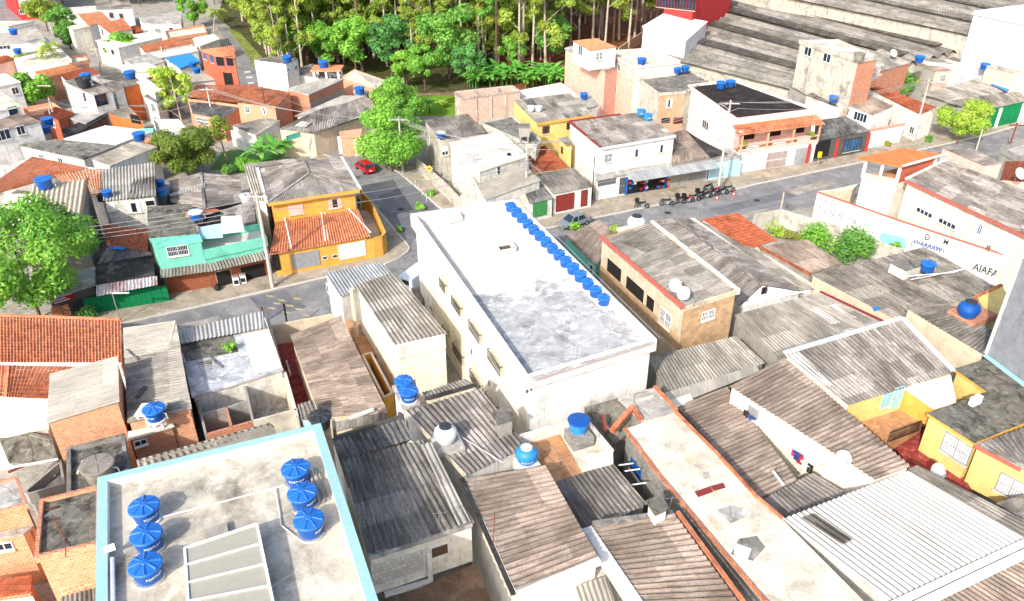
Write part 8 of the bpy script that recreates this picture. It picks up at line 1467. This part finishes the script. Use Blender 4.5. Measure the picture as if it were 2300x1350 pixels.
FR = [(585,100),(570,75),(600,120),(622,140),(545,48),(640,165),(665,150),(680,165),(560,60),(612,150),(618,160),(640,140),(655,162),(690,148),(720,150),(712,130),(760,140),(790,120),(815,160),(840,130),(870,150),(895,150),(930,172),(938,140),(975,140),(1000,130),(1040,150),(1075,150),(1115,172),(1120,140),(1165,168),(1175,150),(1195,165),(1198,130),(1225,160),(1260,110),(1330,115),(1345,90),(1375,118),(1390,90),(1410,120),(1425,85),(1300,105),(1285,80),(1440,70),(1460,60),(1340,60),(1240,95)]
rg = random.Random(5)
for k, (x, y) in enumerate(FR): plant(E[k % 5], gp(x, y), rg.random()*6, .85+rg.random()*.35)
n_ = 0
while n_ < 190:
    x, y = rg.uniform(495, 1480), rg.uniform(-25, 135)
    if x < 508+.62*max(y, 0): continue
    if x > 1380 and y > 60: continue
    plant(E[rg.randrange(5)], gp(x, y), rg.random()*6, .85+rg.random()*.4); n_ += 1
for k in range(130):
    x, y = rg.uniform(510, 1270), rg.uniform(5, 150)
    if x >= 520+.62*y and y < 100+(x-540)*.2: plant(E[rg.choice((4, 4, 2, 0))], gp(x, y), rg.random()*6, .4+rg.random()*.3)
for k in range(26): y = 20+k*6; plant(E[(4, 2, 0)[k % 3]], gp(522+.62*y+rg.random()*14, y), k, .55+rg.random()*.3)
for k in range(4): x, y = rg.uniform(600, 770), 0; y = rg.uniform(20, 60+(x-600)*.38); plant(Bd[rg.choice((0, 2, 2, 1))], gp(x, y), rg.random()*6, .75+rg.random()*.5)
for k in range(7): x, y = rg.uniform(700, 1150), rg.uniform(60, 150); plant(Bd[rg.choice((1, 3, 0))], gp(x, y), rg.random()*6, .6+rg.random()*.5)
for k in range(24): x, y = rg.uniform(130, 500), rg.uniform(-22, 12); plant(Bd[rg.choice((0, 1, 2))], gp(x, y), rg.random()*6, .6+rg.random()*.35, 'bushy tree in the leafy belt at the top left')['group'] = 'leafy belt at the top left'

# loose bricks and boards weighing down roofs, junk in the yards
for k, (x, y, z) in enumerate([(820,1100,8.1),(900,1180,7.7),(870,1020,8.3),(1010,1020,7.4),(1110,1080,7.5),(1230,1150,7.8),(1280,1230,7.8),(1600,985,5.9),(1650,1030,5.9),(1850,960,7.5),(1780,900,7.5),(1960,800,7.6),(1880,820,7.5),(2050,660,5.7),(1950,640,5.6),(1905,600,5.6),(740,800,4.4),(760,860,4.4),(700,770,4.4),(160,850,6.8),(220,830,6.9),(340,820,5.1),(360,880,5.1),(1560,590,8.9),(1600,640,8.9),(1420,1240,7.5),(1480,1290,7.5),(1530,1220,7.6)]):
    mb = MB(); mb.box((0,0,.1), (.4,.2,.16), random.random()*3); tag(mb.build('loose_brick', random.choice(['tile_old','deck_dirty','grey_block']), None, at=W(x, y, z)), 'loose brick weighing down a ribbed roof sheet', 'brick', 'loose bricks on the ribbed roofs')
for k, (x, y) in enumerate(((1500,478),(1700,450),(760,690),(900,470))):
    p = gp(x, y, .016); mb = MB(); mb.lathe([(.42,0),(.4,.012),(0,.012)], p, 18); tag(mb.build('manhole_cover', 'deck_dark', None, at=p), 'round dark iron manhole cover '+('in front of the motorcycle shop','in the road near the graffiti wall','in the left street below the yellow house','in the side street beside the yellow house','in the left street among painted marks')[k], 'manhole')
for q in ([(1380,520),(1440,505),(1470,515),(1400,535)], [(1760,430),(1850,405),(1880,412),(1790,438)], [(1640,488),(1720,468),(1735,474),(1660,494)], [(860,470),(890,465),(905,500),(880,505)], [(2100,345),(2170,328),(2185,336),(2115,354)], [(400,730),(480,712),(495,728),(410,748)]): ground_patch('road_patch', '', q, random.choice(['asphalt_new','concrete']), .009+random.random()*.002)

JK = [('plank','pale board leaning in the red yard','u4',(300,420,.6),(330,520,1.6),'deck_cream'),('plank','dark board lying by the ruined rooms','u3',(1500,900,.7),(1560,940,.8),'wood_brown'),('plank','rusty beam on the mouldy slab','v1',(60,420,3.0),(230,350,3.2),'rust_paint'),('plank','white batten lying in the concrete yard box','v1',(230,520,2.4),(400,440,2.4),'white_paint'),
('plank','grey batten on the white flat roof','',(470,800,4.05),(500,825,4.05),'deck_dirty'),('plank','timber on the dark stained flat roof','v1',(330,700,6.0),(420,670,6.0),'wood_brown'),('plank','short timber beside the cement tank','v1',(560,430,5.4),(600,340,5.4),'deck_cream'),('plank','pole lying on the flat grey concrete roof','u5',(1080,640,7.1),(1180,610,7.1),'deck_cream'),('plank','white batten near the rear of the cream flat roof','v3',(1190,250,7.0),(1260,230,7.0),'white_paint'),('plank','white rod lying on the low dirty roof behind the garage','t4',(520,720,5.1),(640,700,5.2),'deck_cream')]
for nm, lb, t_, a_, b_, m_ in JK: beam(lb, t_, a_, b_, .14, m_, nm, 'plank')
for k, (x, y, z, m_) in enumerate(((455,905,.6,'tank_blue'),(498,932,.6,'tank_white'),(610,880,.6,'tank_dark'),(640,770,.5,'tank_dark'),(1372,985,4.9,'tank_white'),(92,1080,2.4,'tank_dark'))):
    mb = MB(); mb.lathe([(0,0),(.28,0),(.3,.3),(.28,.6),(.3,.85),(.26,.88),(0,.86)], n=14); tag(mb.build('barrel', m_, None, at=W(x, y, z)), ('blue barrel in the left ruined room','white barrel in the middle ruined room','dark barrel in the right ruined room','dark barrel in the red painted yard','white barrel in the junk corner','dark barrel in the left yard box')[k], 'barrel')
